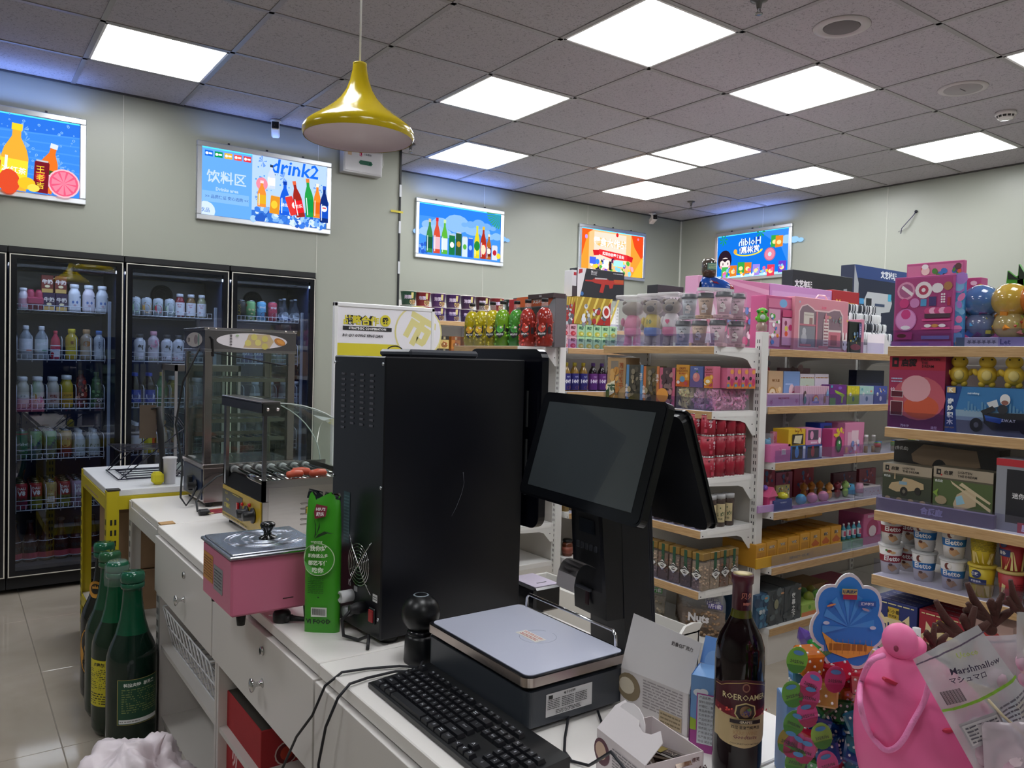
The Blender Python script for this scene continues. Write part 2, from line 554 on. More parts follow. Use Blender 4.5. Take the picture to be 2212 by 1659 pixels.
b.box(-5.4,.34,2.888,2.905,CEIL-.006,CEIL+.003,'4b4a48');b.box(.34,4.05,3.493,3.51,CEIL-.006,CEIL+.003,'4b4a48')
b.box(4.038,4.055,-5.4,3.5,CEIL-.006,CEIL+.003,'4b4a48')
o=b.build('trim_1');o['kind']='structure'
b=MB('satin');b.box(.34,.353,2.895,2.93,0,CEIL,'15161c')
o=b.build('trim_2');o['kind']='structure'
b=MB('matte')
t=thing('wall_tape','white tape patches and a yellow strip on the dark wall edge','tape',(.345,2.895,2.05))
for z in(.57,.30,0):b=MB('matte');b.box(-.007,.011,-.002,.002,z,z+.09,'c9cbd0');b.build('tape_patch',t)
b=MB('matte');b.box(-.075,.025,-.003,.001,.45,.465,'c9b83a');b.build('yellow_strip',t)
# == light boxes
def light_box(label,loc,rz,art):
 t=thing('poster_light_box',label,'light box',loc,rz)
 b=MB('alu');w,h,f=.905,.50,.034
 for x0,x1,z0,z1 in((0,w,0,f),(0,w,h-f,h),(0,f,f,h-f),(w-f,w,f,h-f)):
  b.box(x0,x1,-.028,0,z0,z1,'d3d6db',b=.004)
 b.build('frame',t)
 c=MB('alu')
 for x in(.2,.45,.7):c.box(x-.006,x+.006,-.02,-.008,h,h+.012,'3a3c44')
 c.build('clip',t)
 m=MB('lightbox');m.box(f,w-f,-.014,-.004,f,h-f,'4a9df5')
 F=Face(m,(f,-.0145,f),(1,0,0),(0,0,1),w-2*f,h-2*f)
 art(F);m.build('poster',t)
 l=MB('led');l.box(f,w-f,-.0165,-.0140,h-f-.006,h-f,'3fb0ff');l.build('led_strip',t)
 return t
def pbottle(F,x,y,w,h,body,cap,lab=None,txt=None,rot=0):
 ca,sa=math.cos(rot),math.sin(rot)
 def q(pts,c):F.polym([(x*F.w+(a*w*ca-b*h*sa)*F.h,y*F.h+(a*w*sa+b*h*ca)*F.h)for a,b in pts],c)
 q([(-.5,0),(.5,0),(.5,.5),(.42,.62),(.17,.8),(.16,.92),(-.16,.92),(-.17,.8),(-.42,.62),(-.5,.5)],body)
 q([(-.2,.9),(.2,.9),(.2,1),(-.2,1)],cap)
 if lab:q([(-.5,.12),(.5,.12),(.5,.46),(-.5,.46)],lab)
 q([(-.36,.05),(-.26,.05),(-.26,.5),(-.36,.5)],'e8f4ff')
 if txt:F.text(txt,x-sa*.3*h*F.h/F.w,y+.3*h*ca,w*.4,'ffffff',maxw=w*.9*F.h/F.w,rot=rot)
def pcan(F,x,y,w,h,c,c2='ffffff',rot=0):
 ca,sa=math.cos(rot),math.sin(rot)
 def q(pts,cc):F.polym([(x*F.w+(a*w*ca-b*h*sa)*F.h,y*F.h+(a*w*sa+b*h*ca)*F.h)for a,b in pts],cc)
 q([(-.5,0),(.5,0),(.5,.93),(.4,1),(-.4,1),(-.5,.93)],c);q([(-.4,.97),(.4,.97),(.4,1.02),(-.4,1.02)],'c9cfd6')
 F.ell(x,y+h*.5,w*.34,w*.42,c2,rot=rot)
def bubbles(F,n,x0,y0,x1,y1,seed):
 rr=random.Random(seed)
 for i in range(n):
  r=rr.uniform(.006,.018);cx,cy=rr.uniform(x0,x1),rr.uniform(y0,y1)
  F.ell(cx,cy,r,r,'8fc6ff',8);F.ell(cx,cy,r*.6,r*.6,'3f86ea',8)
def splash(F,pts,col,seed=1,r=.05,n=12):
 rr=random.Random(seed)
 for x,y in pts:
  for k in range(n):
   a=rr.uniform(0,6.28);F.poly([(x,y),(x+.03*math.cos(a),y+.09*math.sin(a)),(x+.035*math.cos(a+.3),y+.08*math.sin(a+.3))],col)
def cloud(F,x,y,s,col='a9d2ff'):
 for dx,dy,r in((-.1,0,.6),(0,.03,.8),(.1,0,.6),(.18,-.02,.4),(-.18,-.02,.4)):
  F.ell(x+dx*s,y+dy*s,r*.12*s*1.6,r*.12*s,col,14)
def art1(F):
 F.rect(0,0,1,1,'3f8df0');F.rect(0,.8,1,1,'2f78ea')
 for k in range(7):F.poly([(0,.1+k*.1),(.5,.16+k*.1),(1,.08+k*.12),(1,.1+k*.12),(.5,.18+k*.1),(0,.115+k*.1)],'4d99f5')
 bubbles(F,55,.45,.3,.98,.98,4);splash(F,[(.66,.8),(.67,.65),(.84,.5),(.87,.38)],'7fb6ff',3)
 pcan(F,.36,.02,.26,.5,'d8262b','ffd84a')
 pbottle(F,.47,.0,.26,.78,'e8d24a','d81f26','c02833','营养')
 pbottle(F,.60,.0,.30,.86,'f2b23a','ffd92e','f7e23b','冰红茶',-.06)
 F.ell(.58,.1,.12,.16,'e4502e');pbottle(F,.77,.02,.22,.66,'f07a2a','dfe9f7','3d5a26','茉莉',-.22)
 F.ell(.90,.16,.19,.19,'f7c4cf',20);F.ell(.90,.16,.17,.17,'ee5f83',20)
 for k in range(9):
  a=k*.7;F.poly([(.90,.16),(.90+.075*math.cos(a),.16+.155*math.sin(a)),(.90+.075*math.cos(a+.5),.16+.155*math.sin(a+.5))],'f48aa4')
 pcan(F,.76,0,.17,.42,'7c1d2a','c22d3a',-.05);F.text('王老吉',.76,.2,.09,'f7d23a',vert=True)
 F.ell(.68,.1,.1,.08,'f6c62d');F.ell(.72,.05,.07,.05,'f7e05a')
def art2(F):
 F.rect(0,0,1,1,'69adff');F.rect(.0,.2,.36,.36,'86bdfa')
 for k,c in enumerate(('1f6fe0','0f9a55','eab63a','f2574c','e23b46')):
  F.rect(.02+k*.073,.87,.08+k*.073,.955,c);F.ell(.036+k*.073,.912,.022,.022,'ffffff',10);F.rect(.05+k*.073,.9,.074+k*.073,.925,'ffffff')
 F.text('饮料区',.185,.58,.19,'c9e0ff',bold=.015);F.text('Drinks area',.19,.40,.055,'b6d6ff',bold=.04)
 F.text('>> 品质保证 安心选购 <<',.19,.28,.07,'5580c0',bold=.02,maxw=.33)
 F.ell(.03,.06,.14,.14,'d5e8ff');F.text('饮品',.025,.07,.07,'6a90d0')
 F.rect(.38,.16,1,1,'b9d6fb');F.rect(.38,0,1,.16,'3a78d8')
 F.blobs(['3f7fe6','7fb4ff','d8ebff','2a5fc6','a9d0ff'],90,.39,.0,.99,.2,(.02,.06),5)
 bubbles(F,35,.4,.3,.99,.95,9);splash(F,[(.45,.9),(.62,.7),(.9,.6),(.97,.4),(.42,.35)],'6f9ff0',6)
 F.text('drink2',.71,.86,.22,'1d6ff2',bold=.02,maxw=.42,shear=.15)
 F.text('気',.52,.68,.12,'1b2440',bold=.03)
 pbottle(F,.515,.5,.12,.36,'cfdcf6','2a3350','f2f2fa')
 F.ell(.44,.55,.09,.1,'f58fa5');pbottle(F,.44,.2,.13,.4,'f0923a','ffdfe0','e8b42a')
 pcan(F,.54,.12,.15,.28,'e6962a','f4d03c',-.08);pbottle(F,.625,.12,.15,.52,'1e5fe0','1440b0','2b7bff','脉动')
 pcan(F,.705,.14,.12,.3,'e23a38','ffffff',.35)
 pbottle(F,.76,.12,.14,.56,'a12a22','e86a44','e8232c','可乐',.22);pbottle(F,.84,.14,.14,.6,'27a04a','e9843a','149a4a',None,.1)
 pbottle(F,.895,.14,.12,.54,'f28a2e','fff0e0','e86a1c');pbottle(F,.955,.08,.14,.58,'14307c','2a5fd0','1a52c8')
 F.ell(.955,.3,.05,.05,'ffffff');F.rect(.94,.3,.97,.32,'e02b36')
def art3(F):
 F.rect(0,0,1,1,'4796f6');F.rect(0,.75,1,1,'2f84f5')
 cloud(F,.45,.62,1.9,'8fc0ff');cloud(F,.2,.45,1.2,'9cc8ff');cloud(F,.72,.7,1.0,'78b2fb');cloud(F,.95,.5,.8,'8cc0ff')
 for a in range(9):F.poly([(1,1),(1-.19*math.cos(a*.17),1-.33*math.sin(a*.17)),(1-.17*math.cos(a*.17+.1),1-.3*math.sin(a*.17+.1))],'3aa878')
 F.blobs(['2f62d0','4f8fe8','8ab8ff'],26,0,.02,.1,.2,(.02,.05),8)
 pbottle(F,.12,.04,.14,.66,'3f8a4c','d8c49a','1f5a3a');pbottle(F,.205,.04,.15,.7,'d8503a','d8303a','e9b9c4')
 pbottle(F,.295,.04,.14,.68,'5fb83f','c8e8b0','dfe9f5');pcan(F,.385,.04,.14,.4,'1f7a4a','ffffff');pcan(F,.465,.04,.14,.46,'2f5a3a','c89a3c')
 pcan(F,.54,.03,.13,.4,'d5e6f5','5fb84a');pcan(F,.61,.03,.12,.39,'2a5fd6','9cc4ff')
 pbottle(F,.69,.03,.13,.66,'e8d62a','d8e03a','f0e63a');F.ell(.69,.28,.07,.1,'2a8a3a');pbottle(F,.77,.03,.14,.66,'b0321f','e8c23a','d8382a')
 F.ell(.77,.22,.06,.1,'f4e6c0');pbottle(F,.84,.03,.12,.52,'b86a2a','f0e0c0','7a2a1f');F.ell(.84,.2,.045,.06,'f8efe0')
 pcan(F,.915,.03,.14,.3,'dfe3f0','c22a3a');F.ell(.965,.12,.05,.06,'f6dc3a')
def art4(F):
 F.rect(0,0,1,1,'f6a23a');F.rect(.12,0,.8,1,'fbc98c');F.rect(.2,.25,.72,.95,'fbe3cf')
 F.poly([(0,.3),(.1,.9),(.2,1),(0,1)],'f0601f');F.poly([(.8,1),(1,1),(1,.4),(.86,.7)],'ef4a20');F.poly([(.82,0),(1,0),(1,.5)],'ffc23a')
 F.text('零食大作战',.46,.72,.21,'f7c36a',bold=.07,maxw=.76,rot=-.02);F.text('零食大作战',.455,.725,.21,'ffffff',bold=.03,maxw=.76,rot=-.02)
 F.poly([(.28,.56),(.74,.5),(.76,.36),(.5,.36),(.28,.44)],'e8323a');F.poly([(.18,.52),(.28,.54),(.28,.42),(.2,.4)],'d8222c');F.poly([(.74,.5),(.84,.46),(.82,.34),(.74,.37)],'d8222c')
 F.text('实现你的零食自由',.51,.455,.085,'ffffff',bold=.02,maxw=.44,rot=-.06)
 F.blobs(['e83a6a','3a8af0','8adcf5','f7e03a','ffffff','7a4ad0','58b84a','f28a2a','2a2a4a','f5b0c0'],60,.12,.03,.82,.33,(.03,.07),12)
 F.rect(.12,.2,.22,.36,'4a6af0');F.rect(.34,.14,.42,.32,'f5f5ff');F.rect(.5,.2,.66,.34,'aef0f5');F.rect(.43,.1,.47,.3,'2a2438')
 F.ell(.06,.8,.04,.05,'c9a0ff');F.ell(.9,.9,.03,.03,'ff8ab0');F.ell(.55,.93,.04,.05,'e02a2a')
def art5(F):
 F.rect(0,0,1,1,'1478e8');F.poly([(.6,1),(1,1),(1,.2),(.9,.6)],'3a8df0');cloud(F,.97,.72,1.0,'9ccdf8')
 F.rect(.0,0,1,.06,'b8ecff')
 for cx,cy in((.08,.9),(.62,.97)):
  for a in range(7):
   g=a*.9;F.poly([(cx,cy),(cx+.07*math.cos(g),cy+.15*math.sin(g)),(cx+.05*math.cos(g+.4),cy+.1*math.sin(g+.4))],'1fa05a')
 F.text('Holdih',.47,.80,.17,'1436a8',bold=.07,maxw=.34,mirror=True);F.text('Holdih',.47,.80,.17,'dff1ff',bold=.02,maxw=.33,mirror=True)
 F.text('赏淋赢!',.47,.62,.17,'1436a8',bold=.07,maxw=.34,mirror=True);F.text('赏淋赢!',.47,.62,.17,'ffffff',bold=.02,maxw=.33,mirror=True)
 for k in range(12):
  a=PI+k*PI/12;F.poly([(.45+.21*math.cos(a),.60+.13*math.sin(a)),(.45+.21*math.cos(a+.27),.60+.13*math.sin(a+.27)),(.45+.18*math.cos(a+.27),.60+.1*math.sin(a+.27)),(.45+.18*math.cos(a),.60+.1*math.sin(a))],'f3e23a')
 F.ell(.27,.6,.05,.06,'f5b23a')
 F.ell(.115,.42,.20,.24,'2c1d2b',18);F.ell(.12,.33,.15,.16,'fbe7e4',16);F.poly([(.03,.46),(.21,.46),(.2,.4),(.16,.43),(.12,.38),(.08,.43),(.03,.38)],'2c1d2b')
 F.ell(.09,.34,.015,.035,'3a2438',8);F.ell(.165,.34,.015,.035,'3a2438',8);F.ell(.06,.27,.04,.03,'f5a0b4',8);F.ell(.19,.27,.04,.03,'f5a0b4',8)
 F.ell(.76,.46,.15,.15,'c26a86',18);F.ell(.76,.46,.13,.13,'e88aa2',16);F.ell(.76,.46,.05,.05,'c9e6ff',10)
 for x,y,c in((.82,.74,'3aa84a'),(.36,.22,'3aa84a'),(.12,.14,'4ab85a'),(.88,.72,'e88a2a'),(.46,.2,'e2802a'),(.93,.16,'6a42c8'),(.78,.1,'e8405a'),(.25,.16,'e2802a'),(.58,.14,'a58ae8')):
  F.poly([(x-.05,y-.13),(x+.05,y-.12),(x+.055,y+.12),(x-.045,y+.13)],c);F.ell(x,y-.02,.06,.05,'f5e8a0',10)
 F.blobs(['f06aa0','f7d43a','ffffff','8ac8ff','f5952a','b58af5'],34,.1,.03,.95,.2,(.02,.05),6)
light_box('backlit poster of iced tea bottles at the left edge of the photo',(-2.635,2.904,2.276),0,art1)
light_box('backlit blue poster reading Drinks area above the coolers',(-1.108,2.904,2.276),0,art2)
light_box('backlit poster of beer bottles and cans on the back wall',(.800,3.509,2.272),0,art3)
light_box('backlit orange snack poster on the back wall near the corner',(2.600,3.509,2.276),0,art4)
light_box('backlit blue poster with mirrored lettering on the right wall',(4.054,3.012,2.276),-PI/2,art5)
for nm,loc,rz,w in(('a',(-2.18,2.82,2.80),0,6),('b',(-.66,2.82,2.80),0,2.5),('c',(1.25,3.42,2.80),0,6),('e',(3.97,2.56,2.80),PI/2,5)):
 L=bpy.data.lights.new('led_spill','AREA');L.shape='RECTANGLE';L.size=.85;L.size_y=.02;L.energy=w*.32;L.color=(.2,.36,1)
 lo=bpy.data.objects.new('led_spill',L);COL.objects.link(lo);lo.location=loc;lo.rotation_euler=(PI,0,rz)
 # == ceiling and wall fittings
def cam_bullet(loc,rz,label):
 t=thing('security_camera',label,'camera',loc,rz)
 b=MB('gloss');b.lathe([(.035,0),(.038,-.008),(.012,-.02),(.010,-.06)],'e6e6e6',n=16);b.build('mount',t)
 b=MB('gloss');b.M=Matrix.Translation((0,-.02,-.075))@Matrix.Rotation(math.radians(-10),4,'X');b.box(-.026,.026,-.09,.05,-.028,.028,'e4e4e4',b=.008);b.build('housing',t)
 b=MB('gloss');b.M=Matrix.Translation((0,-.02,-.075))@Matrix.Rotation(math.radians(-10),4,'X');b.box(-.022,.022,-.093,-.088,-.024,.024,'15161a',b=.003);b.ball((0,-.093,0),(.012,.006,.012),'050506');b.build('lens',t)
cam_bullet((-.625,2.82,CEIL),-0.35,'white bullet security camera under the ceiling left of the pendant')
cam_bullet((3.50,3.40,CEIL),-0.5,'small security camera in the back corner of the room')
def sprinkler(loc,label):
 t=thing('fire_sprinkler',label,'sprinkler',loc)
 b=MB('satin');b.lathe([(.036,0),(.036,-.004),(.014,-.012),(.010,-.035)],'5d5c5c',n=16);b.build('collar',t)
 b=MB('chrome');b.tube([(-.008,0,-.03),(-.008,0,-.055)],.0025,'8a8a8a',6);b.tube([(.008,0,-.03),(.008,0,-.055)],.0025,'8a8a8a',6);b.lathe([(.017,-.06),(.017,-.057)],'8a8a8a',n=12);b.build('deflector',t)
sprinkler((.341,2.74,CEIL),'fire sprinkler just right of the yellow pendant lamp')
sprinkler((3.354,2.749,CEIL),'fire sprinkler near the back corner of the ceiling')
sprinkler((.393,-.248,CEIL),'fire sprinkler at the top edge of the photo')
t=thing('ceiling_speaker','round ceiling speaker with perforated grey grille','speaker',(.903,-.312,CEIL+.004))
b=MB('satin');b.lathe([(.125,0),(.122,-.006),(.085,-.009),(.080,-.004)],'b3adac',n=40);b.build('bezel',t)
b=MB('fabric');b.lathe([(.08,-.004),(.076,-.008),(.0001,-.0095)],'6e6a6a',n=32);b.build('grille',t)
t=thing('round_vent','round pale cover plate with a slot, right of the speaker','ceiling cover',(2.125,-.28,CEIL+.004))
b=MB('satin');b.lathe([(.125,0),(.122,-.006),(.098,-.008)],'b5afae',n=40);b.build('rim',t)
b=MB('matte');b.lathe([(.096,-.007),(.092,-.0095),(.0001,-.0105)],'9a9595',n=32);b.box(-.03,.03,-.003,.003,-.0115,-.009,'504c4c');b.build('plate',t)
t=thing('smoke_detector','white smoke detector on the ceiling at right','smoke detector',(2.725,-.251,CEIL+.004))
b=MB('gloss');b.lathe([(.056,0),(.056,-.022),(.052,-.024)],'dedad6',n=28);b.lathe([(.046,-.036),(.034,-.046),(.0001,-.049)],'dedad6',n=28);b.build('housing',t)
b=MB('matte');b.lathe([(.048,-.024),(.044,-.037)],'35322f',n=28);b.build('vent_ring',t)
for k in range(12):
 pass
b=MB('gloss')
for k in range(12):
 a=k*PI/6;b.tube([(.050*math.cos(a),.050*math.sin(a),-.023),(.045*math.cos(a),.045*math.sin(a),-.038)],.003,'dedad6',5)
b.build('rib',t)
t=thing('router_cabinet','white wall cabinet with a green label behind the pendant lamp','cabinet',(-.136,2.904,2.725))
b=MB('gloss');b.box(0,.30,-.07,0,0,.17,'c4c3c6',b=.004);b.box(.01,.29,-.074,-.07,.01,.16,'cbcacd',b=.003)
F=Face(b,(0,-.0745,0),(1,0,0),(0,0,1),.30,.17);F.rect(.1,.7,.2,.92,'c7a98a');F.rect(.4,.72,.46,.88,'b02450');F.text('L',.43,.8,.1,'ffffff');F.text('三信通信',.6,.82,.09,'777780')
F.poly([(.42,.38),(.7,.38),(.74,.46),(.7,.56),(.42,.56),(.38,.46)],'1c5b45');F.ell(.67,.46,.03,.03,'0e2a20');b.build('housing',t)
b=MB('rubber');b.tube([(.3,-.03,.03),(.325,-.03,.1),(.318,-.02,.25)],.002,'d8d8d8',6);b.build('cable',t)
b=MB('rubber');p=at(1979,457,x=4.05)
b.tube([(4.05,p.y,p.z),(4.03,p.y+.01,p.z-.03),(4.02,p.y+.10,p.z-.13),(4.03,p.y+.11,p.z-.17)],.003,'2a2a55',6)
b.tube([(4.054,p.y,p.z),(4.045,p.y,p.z)],.012,'20202a',10);b.tube([(4.05,p.y,p.z),(4.04,p.y+.06,p.z-.12),(4.04,p.y+.14,p.z-.15)],.0025,'c8c8c8',6)
solo(b,'wall_cable','loose cable hanging out of a hole in the right wall','cable')
def pendant(loc,label,group=None):
 t=thing('pendant_lamp',label,'lamp',loc,0,group)
 Q=.833
 pr=[(.176,0),(.1805,.012),(.180,.028),(.172,.045),(.150,.066),(.118,.092),(.088,.120),(.062,.152),(.044,.185),(.031,.225),(.0245,.262),(.022,.288)]
 pr=[(r,z*Q)for r,z in pr]
 b=MB('gloss');b.lathe(pr,'b79f10',n=56);b.f=[f for f in b.f if len(f)==4];k=len(b.f);b.c=b.c[:k];b.m=b.m[:k];b.s=b.s[:k];b.build('lamp_shade',t)
 b=MB('gloss');n0=[(max(r-.0025,.001),z+.0005)for r,z in pr];b.lathe(n0,'ecdfe6',n=56);k=len([f for f in b.f if len(f)==4]);b.f=[f for f in b.f if len(f)==4];b.c=b.c[:k];b.m=b.m[:k];b.s=b.s[:k];b.build('shade_lining',t)
 b=MB('gloss');b.lathe([(.0225,.238),(.0225,.244),(.006,.248)],'c9b428',n=20);b.build('cap',t)
 b=MB('gloss');b.lathe([(.0001,.055),(.015,.058),(.028,.07),(.03,.1),(.022,.125),(.016,.14)],'f4f0f0',n=20);b.build('bulb',t)
 b=MB('rubber');b.tube([(0,0,.247),(0,0,CEIL-loc[2])],.0035,'dcdcdc',8);b.build('cord',t)
 b=MB('gloss');b.lathe([(.05,CEIL-loc[2]),(.05,CEIL-loc[2]-.02),(.01,CEIL-loc[2]-.028)],'dcdcdc',n=24);b.build('ceiling_rose',t)
pendant((-1.30,.012,2.137),'yellow glossy teardrop pendant lamp hanging over the counter')
pendant((-1.30,-1.6,2.137),'second yellow pendant lamp, seen only mirrored in the cooler glass')
# == generic goods
PROF={'pet':[(.86,0),(1,.03),(1,.30),(.94,.34),(.94,.52),(1,.56),(1,.62),(.82,.72),(.5,.83),(.38,.88),(.38,.93)],'round':[(.9,0),(1,.03),(1,.60),(.9,.70),(.5,.82),(.36,.88),(.36,.93)],'milk':[(.85,0),(1,.04),(1,.62),(.92,.72),(.68,.80),(.64,.84),(.64,.9)],'waist':[(.85,0),(.95,.06),(.88,.3),(1,.55),(1,.68),(.86,.76),(.55,.82),(.52,.9)],'square':[(.95,0),(1,.03),(1,.62),(.85,.72),(.5,.82),(.4,.86),(.4,.92)],'cone':[(1,0),(1,.04),(1,.22),(.95,.45),(.62,.8),(.34,.87),(.34,.93)],'only':[(.85,0),(1,.04),(1,.42),(.80,.52),(.52,.66),(.36,.80),(.33,.9),(.37,.91),(.37,.97)],'beer':[(.9,0),(1,.03),(1,.55),(.9,.63),(.45,.80),(.33,.90),(.33,.94)],}
CAPW={'milk':.70,'waist':.58,'pet':.42,'round':.40,'square':.44,'cone':.38,'only':.39,'beer':.38}
def rad(prof,R,H):
 pr=PROF[prof]
 def f(z):
  t=max(0,min(.93,z/H))
  for(r0,z0),(r1,z1)in zip(pr,pr[1:]):
   if z0<=t<=z1:return R*(r0+(r1-r0)*((t-z0)/max(z1-z0,1e-6)))
  return R*pr[-1][0]
 return f
def bottle(name,label,cat,R,H,prof,body,cap,lab=None,z=(.25,.6),deco=None,mat='gloss',n=14,face=-PI/2,loc=(0,0,0),group=None,liquid=None,arc=1.0):
 """bottle > body, cap, label; the label faces local -y"""
 t=thing(name,label,cat,loc,0,group)
 b=MB(mat);pr=[(r*R,q*H)for r,q in PROF[prof]]
 cols=[body]*(len(pr)-1)
 if liquid:cols=[liquid[0]if pr[i+1][1]<=liquid[1]*H+1e-6 else body for i in range(len(pr)-1)]
 b.lathe(pr,cols,n=n);b.build('body',t)
 c=MB('satin');cw=CAPW[prof]*R;z0=PROF[prof][-1][1]*H
 c.lathe([(cw,z0-.035*H),(cw*1.04,z0-.03*H),(cw*1.04,H*.99),(cw*.9,H)],cap,n=12);c.build('cap',t)
 if lab or deco:
  l=MB('paper');F=Face(l,(0,0,z[0]*H),(1,0,0),(0,0,1),PI*R*.96,(z[1]-z[0])*H,bend=(0,0,rad(prof,R*1.008,H)))
  F.o.x=0
  Fw=F.w
  class G(Face):pass
  base=F.p
  F.p=lambda x,y:base(x-Fw/2,y)
  if lab:F.rect((1-arc)/2 if arc<1 else-.45,0,(1+arc)/2 if arc<1 else 1.45,1,lab)
  if deco:deco(F)
  l.build('label',t)
 return t
def can(name,label,R,H,col,col2,deco=None,group=None,top='c4c6c8',cat='can'):
 t=thing(name,label,cat,(0,0,0),0,group)
 b=MB('satin');b.lathe([(.82*R,0),(R,.04*H),(R,.45*H),(R,.88*H),(.84*R,.96*H)],[col,col,col2,col2],n=16)
 F=Face(b,(0,0,0),(1,0,0),(0,0,1),PI*R,H,bend=(0,0,R*1.01));base=F.p;F.p=lambda x,y:base(x-F.w/2,y)
 if deco:deco(F)
 b.build('body',t)
 c=MB('chrome');c.lathe([(.84*R,.96*H),(.86*R,H),(.78*R,H),(.76*R,.975*H),(.001,.975*H)],top,n=16);c.build('lid',t)
 return t
def carton(mb,w,d,h,col,front=None,side=None,side2=None,top=None,b=.0015,back=None):
 """box centred on x, front at y=-d/2 ; print callbacks get a Face"""
 mb.box(-w/2,w/2,-d/2,d/2,0,h,col,b)
 if front:front(Face(mb,(-w/2,-d/2,0),(1,0,0),(0,0,1),w,h))
 if side:side(Face(mb,(-w/2,d/2,0),(0,-1,0),(0,0,1),d,h))
 if side2:side2(Face(mb,(w/2,-d/2,0),(0,1,0),(0,0,1),d,h))
 if top:top(Face(mb,(-w/2,-d/2,h),(1,0,0),(0,1,0),w,d))
 return mb
def pack(name,label,cat,w,d,h,col,front=None,side=None,side2=None,top=None,loc=(0,0,0),rz=0,group=None,mat='paper'):
 m=MB(mat);carton(m,w,d,h,col,front,side,side2,top)
 return solo(m,name,label,cat,loc,rz,group)
 # == drinks coolers
def wire_shelf(par,x0,x1,z,divs,y0=2.985,y1=3.42):
 b=MB('gloss');W_='e2e5ea';r=.0022
 for yy in(y0,y1):b.tube([(x0,yy,z-.006),(x1,yy,z-.006)],.003,W_,6)
 b.tube([(x0,y0,z+.026),(x1,y0,z+.026)],r,W_,6)
 n=int((x1-x0)/.026)
 for i in range(n+1):
  x=x0+(x1-x0)*i/n
  b.tube([(x,y0,z-.008),(x,y0,z+.026)],r*.8,W_,4)
  b.tube([(x,y0,z-.003),(x,y1,z-.003)],r*.8,W_,4)
 if divs:
  b.tube([(x0,y0-.004,z+.052),(x1-.004,y0-.004,z+.052)],r,W_,6)
  n=divs
  for i in range(n+1):
   x=x0+.004+(x1-x0-.008)*i/n
   b.tube([(x,y0-.004,z-.02),(x,y0-.004,z+.118),(x,y0+.03,z+.135),(x,y1-.02,z+.135)],r,W_,5)
 return b.build('wire_shelf',par)
SHZ=[1.652,1.362,1.071,.773,.474]
def cooler(label,x0,x1,lab_g):
 t=thing('drinks_cooler',label,'fridge',((x0+x1)/2,2.9,0));cx=(x0+x1)/2
 b=MB('matte')
 dk='22396a'  # blue of back and side walls stands in for a reflection in the glass
 b.box(x0,x1,3.50,3.52,.10,1.96,dk);b.box(x0,x0+.03,2.93,3.50,.10,1.96,'1d2c52');b.box(x1-.03,x1,2.93,3.5,.10,1.96,'1d2c52')
 b.box(x0,x1,2.93,3.5,1.93,1.96,'222633');b.box(x0,x1,2.93,3.5,.10,.152,'33363e')
 b.box(x0,x1,2.915,3.5,0.03,.10,'0c0d12');b.box(x0,x1,2.895,3.5,1.965,2.0,'0f1014')
 o=b.build('cabinet',t);o.location=(-cx,-2.9,0)
 gx0,gx1,gz0,gz1=x0+.042,x1-.042,.135,1.93
 b=MB('gloss');c='0a0c14'
 for a in((x0+.002,gx0,.10,1.962),(gx1,x1-.002,.10,1.962),(gx0,gx1,.10,gz0),(gx0,gx1,gz1,1.962)):b.box(a[0],a[1],2.885,2.915,a[2],a[3],c)
 o=b.build('door',t);o.location=(-cx,-2.9,0);door=o
 b=MB('satin');c='cdc9be'
 for a in((x0+.006,x0+.012,.105,1.957),(x1-.012,x1-.006,.105,1.957),(x0+.012,x1-.012,.105,.110),(x0+.012,x1-.012,1.952,1.957)):b.box(a[0],a[1],2.882,2.886,a[2],a[3],c)
 b.build('door_trim',door)
 b=MB('coolerglass');b.box(gx0,gx1,2.893,2.897,gz0,gz1,'ffffff');b.build('glass',door)
 for k,z in enumerate(SHZ):
  o=wire_shelf(t,x0+.045,x1-.085,z,0 if k==0 else 6);o.location=(-cx,-2.9,0)
 b=MB('gloss')
 for xx in(x1-.075,):b.box(xx,xx+.018,2.96,2.975,.15,1.72,'aab0bc',b=.002)
 o=b.build('shelf_upright',t);o.location=(-cx,-2.9,0)
 b=MB('alu');b.box(x0+.05,x1-.05,3.30,3.34,1.70,1.90,'6a665e',b=.004)
 for r in(.012,.024,.036,.048,.06,.07):b.tube([(cx-.02+r*math.cos(a*PI/12),3.295,1.80+r*math.sin(a*PI/12))for a in range(24)],.0016,'1a1c22',4,closed=True)
 b.lathe([(.07,0),(.001,.001)],'0c0e14',c=(cx-.02,3.2975,1.80),rot=Matrix.Rotation(PI/2,3,'X'),n=24,mat='matte')
 o=b.build('fan_grille',t);o.location=(-cx,-2.9,0)
 return t
CX=[(-2.72,-2.118),(-2.114,-1.519),(-1.513,-.890),(-.882,-.300)]
cooler('drinks cooler with black frame cut by the left edge of the photo',*CX[0],0)
cooler('black framed drinks cooler at the left, mirroring the yellow pendant lamps',*CX[1],1)
cooler('black framed drinks cooler in the middle, partly behind the food warmer',*CX[2],2)
cooler('black framed drinks cooler at the right end of the row',*CX[3],3)
b=MB('led');b.box(-2.0,-1.98,3.05,3.052,1.86,1.885,'1430ff')
L=bpy.data.lights.new('cooler_fill','AREA');L.shape='RECTANGLE';L.size=2.3;L.size_y=.04;L.energy=4.5;L.color=(.8,.88,1)
lo=bpy.data.objects.new('cooler_fill',L);COL.objects.link(lo);lo.location=(-1.3,2.94,1.90);lo.rotation_euler=(-.35,0,0)  # added area light that brightens the cooler interiors, without any fitting
def X3(px,y=3.04):return at(px,700,y=y).x
